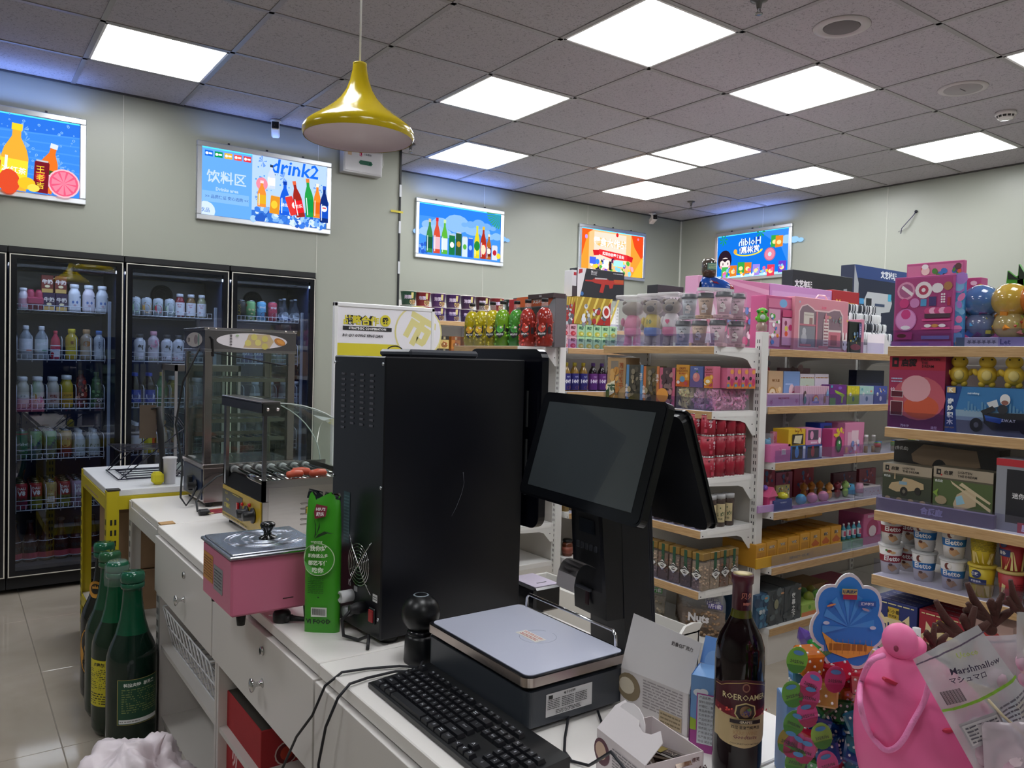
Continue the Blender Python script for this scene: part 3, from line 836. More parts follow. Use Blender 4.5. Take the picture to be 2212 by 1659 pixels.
def stand(root,pxs,z,desc,group,y=3.04,ranks=1,dy=.075,tail='',rot=None):
 """bottles in a cooler row at the pixel columns pxs, ranks deep"""
 proto(root);n=len(pxs);k=0
 for r in range(ranks):
  for i,px in enumerate(pxs):
   x=X3(px,y)
   pos=(x,y+r*dy,z)
   side=(', '+nth(i,n)+' of its row')if n>1 else''
   lab=desc+side+(', front rank' if ranks>1 and r==0 else(', %s rank back'%ORD[r]if r else''))+tail
   if k==0:root.location=pos;root['label']=lab;root['group']=group
   else:dup(root,pos,rot,lab,group)
   k+=1
def tx(s,y=.5,size=.3,col='ffffff',vert=False,x=.5,bold=.02,maxw=.8,rot=0):
 return lambda F:F.text(s,x,y,size,col,vert=vert,bold=bold,maxw=maxw,rot=rot)
def multi(*fs):
 def g(F):
  for f in fs:f(F)
 return g
Z0=SHZ[0]-.001
stand(bottle('yogurt_bottle','','bottle',.026,.125,'milk','e9dde0','f4f4f4','d8a3ae',(.1,.5)),[50],Z0,'small white yogurt bottle with pink label on the top cooler shelf','yogurt drinks')
m=MB('bagfilm')
for i in range(2):
 for j in range(2):m.lathe([(.02,0),(.022,.06),(.02,.1),(.013,.118)],'d84f70',c=(i*.042,j*.042,0),n=12)
m.box(-.022,.064,-.024,.066,.03,.075,'e0607f',b=.008)
solo(m,'yogurt_multipack','shrink-wrapped pink yogurt drink pack on the top shelf of the left cooler','drink pack',(X3(66),3.03,Z0))
def milkpack(c1):
 return lambda F:(F.rect(.05,.0,.95,.22,'d8b060'),F.text('牛奶',.5,.62,.28,'f4e8d8',bold=.04),F.ell(.5,.36,.13,.08,'f6e6b4'))
for k,(px,z,r)in enumerate(((105,Z0,0),(132,Z0,0),(101,Z0+.105,0),(130,Z0+.105,0))):
 pack('milk_carton','%s milk carton, %s of the %s pair, top shelf of the left cooler'%('dark purple' if k<2 else'brown-red','left' if k%2==0 else'right','lower' if k<2 else'upper'),'carton',.062,.062,.103,'3c2344' if k<2 else'7c3022',milkpack(0),loc=(X3(px),3.05,z),group='milk cartons in the cooler')
for px,c,nm in((160,'e4e6ea','white'),(191,'e6dce2','pinkish white'),(220,'d6dadf','pale grey')):
 stand(bottle('milk_bottle','','bottle',.034,.165,'milk',c,'f2f4f6',c,(.06,.62),lambda F:(F.ell(.5,.5,.3,.26,'ffffff'),F.ell(.4,.5,.07,.09,'5a7ab8'),F.ell(.62,.5,.07,.09,'5a7ab8'),F.ell(.5,.3,.09,.06,'c8a8b0'),F.ell(.85,.85,.1,.08,'33506a'))),[px],Z0,'%s wide-mouth milk bottle on the top shelf'%nm,'white milk bottles')
Z1=SHZ[1]-.001
def lab_bu(c):return lambda F:(F.poly([(.0,.25),(1,.55),(1,1),(0,.7)],'2d5c9e'),F.text('补水啦',.5,.62,.27,'ffffff',bold=.04,rot=.16,maxw=.85),F.rect(.5,.05,.95,.18,c))
stand(bottle('sport_drink','','bottle',.034,.195,'square','b9c4cc','f4f4f4','e9edf2',(.22,.60),lab_bu('d85a3a'),mat='jelly'),[56],Z1,'clear sport drink bottle with blue slanted label and orange mark','sport drinks')
stand(bottle('sport_drink','','bottle',.034,.195,'square','b4c0c8','f4f4f4','e4ece8',(.22,.60),lab_bu('3a9a5a'),mat='jelly'),[90],Z1,'clear sport drink bottle with blue slanted label and green mark','sport drinks')
stand(bottle('strawberry_milk','','bottle',.026,.170,'round','d8405e','e2405c','f0e8ec',(.08,.5),lambda F:(F.rect(.05,.65,.95,.9,'d83a5a'),F.text('草莓牛奶',.5,.55,.14,'3a5ab0',maxw=.8),F.ell(.25,.2,.16,.2,'d02a3a'))),[120],Z1,'small pink strawberry milk bottle','strawberry milk')
stand(bottle('honey_drink','','bottle',.034,.185,'waist','cdb032','ead23a','d9c23c',(.15,.72),lambda F:(F.text('蜜',.5,.7,.2,'8a3a1a'),F.lines(.35,.2,.65,.45,4,'8a6a1a'),F.rect(-.2,.5,1.2,.52,'a8881f'))),[155],Z1,'yellow drink bottle with yellow cap','honey drinks')
stand(bottle('milk_tea','','bottle',.034,.185,'waist','b9a78e','c49a6a','cbb89c',(.15,.72),lambda F:(F.ell(.5,.66,.2,.16,'c98a4a'),F.ell(.5,.3,.12,.08,'6a4030'))),[187],Z1,'beige milk tea bottle with tan cap','milk teas')
stand(bottle('coconut_drink','','bottle',.030,.180,'waist','c9d0d6','4a78c0','d5dade',(.12,.72),tx('coconut',.5,.25,'3a4a5a',rot=-PI/2)),[214],Z1,'white coconut drink bottle with blue cap','coconut drinks')
Z2=SHZ[2]-.001
stand(bottle('rice_drink','','bottle',.033,.185,'milk','b9b4a4','e8e8e4','c6c1b2',(.15,.5),lambda F:(F.rect(.15,.5,.85,.8,'d8d6cc'),F.text('米酒',.5,.65,.2,'6a6a60'))),[50],Z2,'cloudy white rice drink with plain label','rice drinks',ranks=2)
stand(bottle('rice_drink','','bottle',.033,.185,'milk','bcb7a8','e8e8e4','d8c4b4',(.1,.5),lambda F:(F.ell(.3,.6,.2,.3,'d89a5a'),F.ell(.6,.4,.2,.26,'c86a8a'),F.ell(.82,.5,.1,.16,'3a2a2a'))),[83],Z2,'cloudy white rice drink with pink and orange picture','rice drinks',ranks=2)
stand(bottle('rice_drink','','bottle',.033,.185,'milk','bab3a2','e8e8e4','c8b0a0',(.1,.5),lambda F:(F.text('醪糟',.5,.68,.26,'8a3a2a',bold=.04),F.text('米露',.5,.35,.26,'8a3a2a',bold=.04))),[116],Z2,'cloudy rice drink with brown lettering','rice drinks',ranks=2)
stand(bottle('pineapple_drink','','bottle',.033,.195,'milk','b3a02c','dfe0da','d0a02a',(.08,.48),lambda F:(F.text('大菠萝',.5,.75,.2,'4a3a1a',maxw=.8),F.lines(.2,.2,.8,.6,3,'6a4a1a'))),[146],Z2,'yellow glass juice bottle with white cap','pineapple drinks',ranks=2)
stand(bottle('peach_soda','','bottle',.037,.225,'cone','5a2320','2a201e','6a2a24',(.05,.8),lambda F:(F.ell(.7,.62,.2,.14,'d8a06a'),F.ell(.6,.4,.18,.1,'b03a2a'),F.text('OP',.3,.18,.16,'f0e8e0',bold=.03),F.blobs(['e8b090','a83020','f0d8b0','3a1412'],14,0,.1,1,.9,(.04,.1)))),[176],Z2,'dark red cone-shaped peach drink','cone-shaped drinks',y=3.05)
stand(bottle('lime_soda','','bottle',.037,.215,'cone','3b5a3a','4a6a4a','4a6e4a',(.05,.8),lambda F:(F.text('TOP',.6,.2,.15,'f0f0e8',bold=.03),F.blobs(['6a9a5a','2c4a2c','9ab88a'],18,0,.1,1,.9,(.03,.08)))),[209],Z2,'green cone-shaped drink with mottled print','cone-shaped drinks',y=3.05)
Z3=SHZ[3]-.001
def beerdeco(s,c1,c2):return lambda F:(F.ell(.5,.42,.24,.22,c2,16),F.ell(.5,.42,.19,.17,c1,16),F.poly([(.1,.12),(.3,.1),(.95,.72),(.75,.78)],'e6eaf0'),F.text(s,.52,.43,.105,'2a3a6a',rot=1.0,bold=.04))
stand(can('beer_can','',.032,.165,'2a5f3c','2f6b45',lambda F:(F.text('Carlsberg',.5,.5,.14,'f0f4ea',maxw=.95,bold=.02),F.text('BEER',.5,.28,.06,'c8dcc0'),F.rect(-.4,.86,1.4,.9,'b02a35'))),[48],Z3,'tall green beer can with a red band','tall beer cans',ranks=3)
stand(can('beer_can','',.032,.165,'5a6a5c','6a9a68',beerdeco('TUBORG','5c665a','9aa89a')),[79,111],Z3,'tall green and silver beer can with slanted lettering','tall beer cans',ranks=3)
stand(can('beer_can','',.032,.165,'8c3b2c','b9995c',lambda F:(F.ell(.5,.5,.22,.2,'a83a2a'),F.ell(.5,.5,.15,.13,'d8b060'),F.rect(-.3,.14,1.3,.2,'9a2a28'))),[144],Z3,'tall gold beer can with red seal','tall beer cans',ranks=3)
cw=bottle('coconut_water','','carton',.031,.160,'square','cfd3cc','e6e8e4','d3d7d0',(.04,.62),lambda F:(F.text('椰子水',.5,.62,.2,'3a5a3a',bold=.03,maxw=.7),F.lines(.2,.1,.8,.35,4,'7a8a78')),n=8)
stand(cw,[174,206],Z3,'white coconut water bottle with dark green lettering','coconut waters',ranks=3)
Z4=SHZ[4]-.001
def v8(c,s='V8',t2='牛肉'):return lambda F:(F.rect(-.3,.0,1.3,.3,c),F.text('DALI',.5,.78,.1,'f4ead8',bold=.03),F.text(s,.5,.6,.2,'f6eee0',bold=.05),F.text('乳虎',.5,.34,.13,'2a3a1a',bold=.03))
stand(can('energy_can','',.033,.155,'7a2028','a8262c',v8('7a1c3a'),top='c9b080'),[48],Z4,'red energy drink can with gold lid','energy drink cans',ranks=4)
stand(can('energy_can','',.033,.155,'6a6a2a','a02a28',v8('7a7a2a'),top='c9b080'),[80,142],Z4,'red and olive energy drink can with gold lid','energy drink cans',ranks=4)
stand(can('energy_can','',.033,.155,'a58c55','b59a60',lambda F:(F.poly([(.25,.15),(.75,.15),(.75,.6),(.5,.68),(.25,.6)],'a8323a'),F.rect(.3,.2,.7,.42,'e8dcc8'),F.text('V8',.5,.32,.1,'a8323a'),F.text('DALI',.5,.52,.07,'f0e0c0'))),[112],Z4,'gold energy drink can with red shield','energy drink cans',ranks=4)
stand(can('energy_can','',.033,.155,'a8909a','b79aa6',v8('8a6a78'),top='c0c0c0'),[171],Z4,'pale pink energy drink can','energy drink cans',ranks=4)
def only(F):F.rect(.1,.05,.9,.36,'c84a58');F.ell(.5,.2,.3,.16,'d8584a');F.text('ONLY',.5,.62,.22,'1c1c22',bold=.05,maxw=.75)
stand(bottle('tea_bottle','','bottle',.046,.245,'only','3a1512','1c1212','e9e7e4',(.07,.50),only,mat='beerglass',n=18),[33,68,102,135,170,203],.154,'dark red tea bottle on the cooler floor','dark bottles on the cooler floor',y=3.05)
def fr(c,c2):return lambda F:(F.ell(.5,.42,.3,.34,c,14,.5),F.ell(.46,.38,.2,.25,c2,12,.5))
for k,(px,c,c2,nm)in enumerate(((292,'3f8a4a','b8dca8','green melon'),(316,'c8903a','e8b45a','orange mango'),(341,'2f7a3f','d0324a','watermelon'),(366,'4a8a4a','e8efdc','green guava'))):
 stand(can('fruit_can','',.031,.112,'aab2b6','b5bcc0',fr(c,c2)),[px],Z0,'clear can with %s picture on the top shelf of the middle cooler'%nm,'clear fruit cans')
for px,b1,c,nm in((388,'8c2430','c23038','red'),(412,'7d5c2c','c87838','orange'),(435,'8f8f6c','9aa83a','pale')):
 stand(bottle('fruit_tea','','bottle',.029,.150,'milk',b1,'c9ccd0','e8e8ea',(.06,.62),(lambda c:lambda F:(F.text('FRUIT',.4,.82,.1,'c03a3a'),F.text('TEA',.4,.66,.1,'c03a3a'),F.ell(.95,.45,.22,.3,c),F.text('茶',.3,.25,.16,'b8323a')))(c),mat='beerglass'),[px],Z0,'glass fruit tea bottle with white label and %s fruit'%nm,'fruit tea bottles')
def qi(c):return lambda F:(F.rect(-.45,0,1.45,.34,c),F.text('气',.5,.66,.3,'15151a',bold=.05),F.lines(.25,.38,.75,.48,2,'6a6a6a'),F.ell(.55,.17,.11,.1,'e8e0e8'))
for px,c,nm in((302,'c8c8a8','lemon'),(361,'6a3a58','grape'),(386,'d8889a','peach')):
 stand(bottle('soda_bottle','','bottle',.036,.170,'waist','dfdfe2','3c3c44','e6e4e8',(.03,.74),qi(c)),[px],Z1,'white sparkling water bottle with one black brush character and %s picture'%nm,'white sparkling waters')
stand(bottle('soda_bottle','','bottle',.034,.190,'waist','d8c4ca','e3a2b4','dfd3d6',(.03,.7),lambda F:(F.rect(-.45,0,1.45,.3,'8a9a5a'),F.text('气',.2,.62,.26,'1a1a20',bold=.05),F.blobs(['e58aa8','f0b0c4'],22,.3,.6,1,1,(.03,.06)))),[332],Z1,'pink capped blossom sparkling water bottle','white sparkling waters')
def cola(F):F.rect(-.45,0,1.45,1,'1f3f9c');F.ell(.5,.52,.34,.34,'f4f4f6',18);F.poly([(.3,.62),(.7,.62),(.64,.8),(.5,.86),(.36,.8)],'c8303c');F.poly([(.3,.42),(.7,.42),(.64,.24),(.5,.18),(.36,.24)],'1f3f9c');F.text('百事可乐',.5,.52,.12,'20305a',maxw=.5,bold=.03)
stand(bottle('cola_bottle','','bottle',.034,.215,'pet','1a1012','2048b8','1f3f9c',(.12,.50),cola,mat='beerglass'),[294,325],Z2,'cola bottle with blue cap and round emblem','cola bottles',ranks=2)
stand(bottle('lemon_soda','','bottle',.034,.220,'pet','1f6a3f','c8b048','1d8a52',(.30,.56),tx('雪碧',.55,.45,'f4f8f0',bold=.04)),[351],Z2,'green lemon soda bottle with yellow cap','lemon soda')
stand(bottle('juice_bottle','','bottle',.033,.195,'pet','2b1412','e8e8e8','ddd9d8',(.14,.60),lambda F:(F.rect(-.45,0,1.45,.38,'c88490'),F.ell(.5,.8,.13,.1,'7a6a3a'),F.text('一浓果',.5,.52,.16,'2a2a2a',maxw=.7))),[297],Z3,'dark juice bottle with white and pink label','bottled juices',ranks=4,dy=.07)
stand(bottle('ice_tea','','bottle',.034,.205,'pet','c9b42a','ececec','d8c832',(.1,.62),lambda F:(F.rect(.62,.1,.9,.9,'c8402a'),F.ell(.3,.7,.12,.12,'3a8a5a'),F.text('冰茶',.3,.35,.2,'3a6a2a',vert=True))),[325],Z3,'yellow iced tea bottle with white cap','iced teas',ranks=3)
stand(bottle('orange_juice','','bottle',.034,.205,'milk','c4832a','c9822a','d89a3a',(.1,.55),lambda F:F.ell(.5,.5,.25,.3,'e8b04a')),[352],Z3,'orange juice bottle with orange cap','orange juices',ranks=2)
def trop(c):return lambda F:(F.ell(.5,.68,.3,.16,'17181c',16),F.text('tropi',.5,.68,.15,'f4f4f4',bold=.04),F.ell(.62,.3,.2,.16,c))
for px,a,b2,d,nm in((520,'1e1c1c','262422',lambda F:(F.poly([(.4,.95),(1.1,.95),(1.1,.5)],'d8b83a'),F.text('BLACK',.3,.5,.14,'a89040',rot=PI/2)),'black and gold'),(541,'6a9a62','7ab070',lambda F:F.blobs(['d8c890','c8604a','3a8a4a'],14),'green'),(564,'5c9cc4','6ab0d8',trop('5a2a3a'),'light blue'),(588,'b84456','c84c60',trop('c8a0a8'),'pink-red')):
 stand(can('soda_can','',.032,.135,a,b2,d),[px],Z0,'%s soda can on the top shelf of the right cooler'%nm,'soda cans in the right cooler')
stand(bottle('clear_bottle','','bottle',.033,.165,'only','8a96a8','9aa4b0',None,(.1,.5),lambda F:(F.ell(.5,.4,.42,.42,'dfe6ec',16),F.text('Chang',.5,.4,.2,'3a4a6a')),mat='film'),[613,637],Z0,'clear bottle with round white label','clear bottles with round labels',ranks=2)
def pkf(c):return lambda F:(F.rect(.06,.1,.94,.9,c),F.text('苏打',.5,.6,.3,'e8e8f4',bold=.04))
for k,px in enumerate((535,560)):pack('drink_pack','purple drink pack, %s of two on the second shelf of the right cooler'%('left','right')[k],'carton',.07,.06,.12,'4a3f78',pkf('5a4f8e'),loc=(X3(px),3.06,Z1))
for k,px in enumerate((600,622,640)):pack('drink_pack','pale drink pack, %s of three beside the purple packs'%('left','middle','right')[k],'carton',.06,.06,.13,'b8b49a',lambda F:(F.ell(.5,.6,.2,.2,'6a6a50'),F.rect(.1,.1,.9,.3,'a8a078')),loc=(X3(px),3.06,Z1))
stand(bottle('jelly_drink','','bottle',.034,.165,'milk','8f9498','e2e2e4','aeb2b6',(.1,.5),tx('果',.5,.5,'5a3a4a'),mat='jelly'),[553,585,615,640],Z2,'grey jar drink in the right cooler','jar drinks in the right cooler')
stand(bottle('water_bottle','','bottle',.032,.19,'pet','8fa2b2','d8dce0','7a94b0',(.3,.6),tx('水',.5,.5,'f0f4f8'),mat='jelly'),[530,560,600,630],Z3,'pale blue water bottle in the right cooler','water bottles in the right cooler')
# == counters
TOP=.79
def counter(y0,y1,label,lights=False):
 t=thing('drawer_counter',label,'counter',(-1.76,y0,0))
 h=y1-y0;Wt=.60;c='d9d4cf'
 b=MB('satin');b.box(-.006,Wt,.001,h-.001,.762,TOP,'ece8e4',b=.002);b.build('worktop',t)
 b=MB('satin')
 b.box(0,Wt,.002,.018,.03,.762,c);b.box(0,Wt,h-.018,h-.002,.03,.762,c);b.box(Wt-.012,Wt,.018,h-.018,.03,.762,c)
 b.box(0.02,Wt,.018,h-.018,.55,.562,c);b.box(0.01,Wt,.018,h-.018,.07,.088,c);b.box(.02,.03,.018,h-.018,.0,.07,'c9c4bf')
 b.build('carcass',t)
 b=MB('satin');b.box(0.004,Wt-.1,.018,h-.018,.34,.356,c);b.build('shelf',t)
 d=MB('satin');d.box(-.016,.002,.004,h-.004,.556,.756,'dedad6',b=.001);dr=d.build('drawer_front',t)
 m=h*.42
 k=MB('chrome');R=Matrix.Rotation(-PI/2,3,'Y')
 k.lathe([(.012,.016),(.006,.02),(.0055,.032),(.016,.040),(.0165,.044),(.001,.048)],'d0d0d0',c=(0,m,.637),rot=R,n=16);k.build('knob',dr)
 k=MB('chrome');k.lathe([(.011,.016),(.011,.020),(.009,.022),(.001,.022)],'c8c8c8',c=(0,m,.715),rot=R,n=14);k.lathe([(.006,.022),(.001,.0225)],'333333',c=(0,m,.715),rot=R,n=10,mat='matte');k.build('lock',dr)
 return t
counter(-.108,.655,'white drawer counter at the far end, holding a wire basket')
counter(-.874,-.111,'white drawer counter in the middle, with the red box below its drawer')
counter(-1.640,-.877,'white drawer counter under the keyboard and scale')
counter(-2.35,-1.643,'white counter nearest the camera, mostly below the photo')
b=MB('gloss');ww='e6e6ea'
def bpt(u,v,w):
 return(-1.735+w*(.20+.05*v),.60-u*.62,.358+v*.15)
def brk(u,v):x=bpt(u,v,0);return(x[0]-.022+(1-v)*.035,x[1],x[2])
for v in(0,.5,1):b.tube([brk(u/8,v)for u in range(9)],.0030,ww,5)
for i in range(13):b.tube([brk(i/12,1),brk(i/12,.5),brk(i/12,0),(brk(i/12,0)[0]+.22,brk(i/12,0)[1],.362)],.0026,ww,5)
for k in range(5):b.tube([(-1.66+k*.045,.60,.362),(-1.66+k*.045,-.02,.362)],.0026,ww,5)
for i in(0,12):b.tube([brk(i/12,1),(-1.45,brk(i/12,1)[1],.50),(-1.45,brk(i/12,0)[1],.362)],.0030,ww,5)
b.tube([(-1.45,.60,.5),(-1.45,-.02,.5)],.0030,ww,5)
solo(b,'wire_basket','white wire basket on the shelf of the far drawer counter','basket')
pack('parcel_box','red cardboard box with white logo under the middle counter','box',.33,.27,.368,'b52a30',front=lambda F:(F.text('IJ',.32,.58,.2,'f0c8c8',bold=.02,shear=.2),F.text('/',.4,.58,.2,'f0c8c8')),side=lambda F:[(F.ell(x,y,.085,.085,'e8c8c0',16),F.ell(x,y,.075,.075,'7a1c22',16),F.ell(x,y,.045,.05,c,12))for x,y,c in((.25,.8,'c8402a'),(.5,.62,'d8a878'),(.25,.45,'d0582a'),(.55,.28,'c8b060'),(.78,.5,'c87a5a'),(.22,.14,'4a6aa8'))]and None,side2=lambda F:[(F.ell(x,y,.085,.085,'e8c8c0',16),F.ell(x,y,.075,.075,'7a1c22',16),F.ell(x,y,.045,.05,c,12))for x,y,c in((.25,.8,'c8402a'),(.5,.62,'d8a878'),(.25,.45,'d0582a'),(.55,.28,'c8b060'),(.78,.5,'c87a5a'),(.22,.14,'4a6aa8'))]and None,top=lambda F:F.rect(.01,.01,.99,.99,'46423c'),loc=(-1.60,-.262,.089),rz=-PI/2,mat='carton')
def angle_table(label,x0,x1,y0,y1,top,frame,fc,board,shelf_z):
 t=thing('angle_iron_table',label,'table',(x0,y0,0))
 w,d=x1-x0,y1-y0
 b=MB('satin');b.box(.002,w,.002,d-.002,top-.028,top,board,b=.002);b.build('table_top',t)
 for k,(sx,sy)in enumerate(((0,0),(0,1),(1,0),(1,1))):
  l=MB(frame);X=0 if sx==0 else w;Y=0 if sy==0 else d
  s=1 if sx==0 else-1;q=1 if sy==0 else-1
  l.box(X-.003*s,X,Y,Y+.045*q,0,top-.005,fc);l.box(X,X+.045*s,Y-.002*q,Y,0,top-.005,fc)
  for i in range(15):
   z=.05+i*.045
   for o in(.011,.027):
    l.box(X-.0036*s,X-.0033*s,Y+o*q,Y+(o+.008)*q,z,z+.024,'18181a',mat='matte')
    l.box(X+o*s,X+(o+.008)*s,Y-.0026*q,Y-.0022*q,z,z+.024,'18181a',mat='matte')
  l.build('leg',t)
 b=MB('matte');b.box(.0,.05,-.003,.045,top-.004,top+.002,'2a2620' if fc!='d5d2ce' else'b08a5a');b.build('corner_plate',t)
 for a in((-.003,.003,.04,d-.04),(w-.003,w+.003,.04,d-.04)):
  r=MB(frame);r.box(*a,top-.085,top-.028,fc);r.build('rail',t);r=MB(frame);r.box(*a,shelf_z-.05,shelf_z,fc);r.build('rail',t)
 for a in((.04,w-.04,-.003,.003),(.04,w-.04,d-.003,d+.003)):
  r=MB(frame);r.box(*a,top-.085,top-.028,fc);r.build('rail',t);r=MB(frame);r.box(*a,shelf_z-.05,shelf_z,fc);r.build('rail',t)
 b=MB('satin');b.box(.005,w-.005,.005,d-.005,shelf_z-.012,shelf_z-.002,'d8d4d0');b.build('shelf',t)
angle_table('white slotted-angle table under the food warmer',-1.755,-1.16,.662,1.262,TOP,'powder','d5d2ce','e6e2de',.30)
angle_table('yellow slotted-angle table with white top near the coolers',-1.84,-1.02,1.275,2.05,.83,'powder','c9b71c','dfe0e4',.20)
for nm,l,x,y,z,w,d,h,rz in(('a','open-topped brown cardboard box, upper one under the yellow table',-1.50,1.70,.42,.56,.40,.27,.0),('b','brown cardboard box under the upper one, below the yellow table',-1.52,1.70,.201,.54,.42,.215,.0)):
 t=thing('cardboard_box',l,'box',(x,y,z),rz)
 b=MB('carton');b.box(-w/2,w/2,-d/2,d/2,0,h,'9c7f62',b=.003);b.box(-w/2-.001,w/2+.001,-.025,.025,-.0005,h+.001,'8a6c50');b.build('body',t)
 if nm=='a':
  for s in(-1,1):
   f=MB('carton');f.M=Matrix.Translation((0,s*d/2,h))@Matrix.Rotation(s*.5,4,'X');f.box(-w/2,w/2,-.002,.002,0,.11,'8d7258');f.build('flap',t)
  f=MB('carton');f.M=Matrix.Translation((-w/2,0,h))@Matrix.Rotation(-.7,4,'Y');f.box(-.002,.002,-d/2,d/2,0,.10,'94785c');f.build('flap',t)
t=thing('snack_jar','clear snack jar with white lid on the shelf under the white table','jar',(-1.55,1.10,.299))
b=MB('candy');b.lathe([(.05,0),(.055,.01),(.055,.19),(.045,.2)],'8a3a2a',n=20);b.build('body',t)
b=MB('satin');b.lathe([(.056,.195),(.056,.225),(.05,.23)],'e0e0e0',n=20);b.build('cap',t)
# == giant display bottles on the floor
def giant(label,x,y,col,cap,lab,H=.635,rz=0,film=False):
 t=thing('giant_bottle',label,'bottle',(x,y,0),rz)
 R=.084
 pr=[(.05,.0),(.07,.004),(.082,.03),(R,.06),(R,.32),(.082,.345),(.074,.375),(.055,.42),(.042,.47),(.034,.53),(.0315,.575),(.0315,.585)]
 pr=[(r,z*H/.635)for r,z in pr]
 b=MB('beerglass');b.lathe(pr,[col[0]]*7+[col[1]]*4,n=32);b.build('body',t)
 b=MB('beerglass');b.lathe([(.038,.578*H/.635),(.040,.585*H/.635),(.040,.596*H/.635),(.036,.599*H/.635)],cap,n=24)
 n=26;
 b.lathe([(.039,.600*H/.635),(.0405,.606*H/.635),(.0405,.625*H/.635),(.036,.635*H/.635)],cap,n=n);b.build('cap',t)
 if film:
  f=MB('film');f.lathe([(.044,.55),(.046,.58),(.044,.62),(.03,.64)],'d8e8e4',n=20);f.build('shrink_film',t)
 l=MB('paper')
 rf=lambda z:R*1.006 if z<.33 else(.0745 if z<.39 else.04)
 lab(l,rf);l.build('label',t)
 return t
def wrapface(l,R,z,w,h,off=0.0):
 F=Face(l,(0,0,z),(1,0,0),(0,0,1),w,h,bend=(0,0,R));base=F.p
 F.p=lambda x,y:base(x-w/2+off,y)
 return F
def gl1(l,R):
 F=wrapface(l,.0845,.115,.15,.16)
 F.rect(0,0,1,1,'a89a5a');F.rect(.015,.012,.985,.988,'1d4a34');F.text('科拉夫特  慕尼黑',.5,.88,.09,'e8eee6',bold=.03,maxw=.85);F.lines(.1,.25,.92,.80,11,'7a8a52',4);F.rect(.04,.03,.96,.12,'e9ecec');F.lines(.06,.05,.5,.1,1,'888888')
def gl2(l,R):
 F=wrapface(l,.0845,.12,.15,.17)
 F.rect(0,0,1,1,'d3c72a');F.text('卢塞尔 小麦',.5,.9,.1,'22220a',bold=.03,maxw=.9);F.lines(.06,.35,.94,.82,12,'4a4a1a',8);F.lines(.06,.04,.94,.3,5,'22220a',9)
def gl3(l,R):
 F=wrapface(l,.0845,.12,.11,.15);F.rect(0,0,1,1,'1f4a30');F.rect(.05,.04,.95,.96,'b89a3a');F.rect(.08,.06,.92,.94,'1f3a2a')
 F=wrapface(l,.062,.40,.05,.05);F.poly([(.5,0),(1,.5),(.5,1),(0,.5)],'c89a3a');F.poly([(.5,.1),(.9,.5),(.5,.9),(.1,.5)],'1f3a2a')
def gl4(l,R):
 F=wrapface(l,.0845,.08,.14,.24);F.ell(.5,.55,.27,.42,'2a1c10',24);F.ell(.5,.55,.25,.40,'d89a3a',24);F.ell(.5,.62,.16,.2,'1a1612',18)
 F.poly([(.3,.6),(.36,.74),(.44,.64),(.5,.8),(.56,.64),(.64,.74),(.7,.6),(.66,.52),(.34,.52)],'d89a3a');F.text('DRAMA',.5,.36,.07,'1a1612',bold=.04);F.text('CRAFT',.5,.27,.04,'1a1612');F.text('大麦酒',.5,.17,.06,'1a1612')
 F=wrapface(l,.055,.42,.07,.07);F.ell(.5,.5,.5,.5,'d89a3a',20);F.ell(.5,.55,.3,.3,'1a1612',16);F.poly([(.3,.55),(.36,.75),(.44,.62),(.5,.8),(.56,.62),(.64,.75),(.7,.55)],'d89a3a')
giant('giant dark green beer bottle with green label, nearest of the four on the floor',-1.850,.645,('0c241b','0f4c33'),'1c5a42',gl1,rz=.15)
giant('giant green beer bottle with yellow label and film-wrapped cap, second nearest',-1.872,.818,('122a1b','0f5233'),'1f5e44',gl2,rz=-.7,film=True)
giant('giant green beer bottle with a gold diamond neck mark, third on the floor',-1.872,.990,('16301f','174a30'),'2c5c3c',gl3,rz=.2)
giant('giant black beer bottle with orange crown label, farthest of the four',-1.866,1.165,('12140f','151713'),'1d5a40',gl4,rz=-.75)
# == plastic bag on the floor
rr=random.Random(5)
from mathutils import noise as mn
def crumple(name,label,cat,c,r,col,seed,mat='plasticbag',knot=None):
 n,m=90,56;vs=[];fs=[]
 for i in range(m+1):
  for k in range(n):
   th=PI*i/m;a=2*PI*k/n
   d=Vector((math.sin(th)*math.cos(a),math.sin(th)*math.sin(a),math.cos(th)))
   q=1+.26*mn.noise(d*2.1+Vector((seed,0,0)))-.22*abs(mn.noise(d*3+Vector((0,seed,0))))-.09*abs(mn.noise(d*7))-.02*abs(mn.noise(d*15))+.05
   z=d.z*r[2]*q
   vs.append((d.x*r[0]*q,d.y*r[1]*q,max(z,-r[2]*.55)))
 for i in range(m):
  for k in range(n):fs.append((i*n+k,(i+1)*n+k,(i+1)*n+(k+1)%n,i*n+(k+1)%n))
 t=thing(name,label,cat,c)
 b=MB(mat);b.add(vs,fs,col,True);b.build('body',t)
 if knot:
  for p0,p1,p2 in knot:
   b=MB(mat);b.tube([p0,((p0[0]+p1[0])/2,(p0[1]+p1[1])/2+.01,(p0[2]+p1[2])/2),p1,p2],[.03,.016,.008,.002],col,7);b.build('handle',t)
 return t
crumple('carrier_bag','crumpled pinkish white plastic bag at the bottom edge','bag',(-1.985,-.02,.115),(.20,.20,.20),'efe4ea',3.1,knot=[((.07,-.02,.13),(.085,-.02,.19),(.10,-.03,.22))])
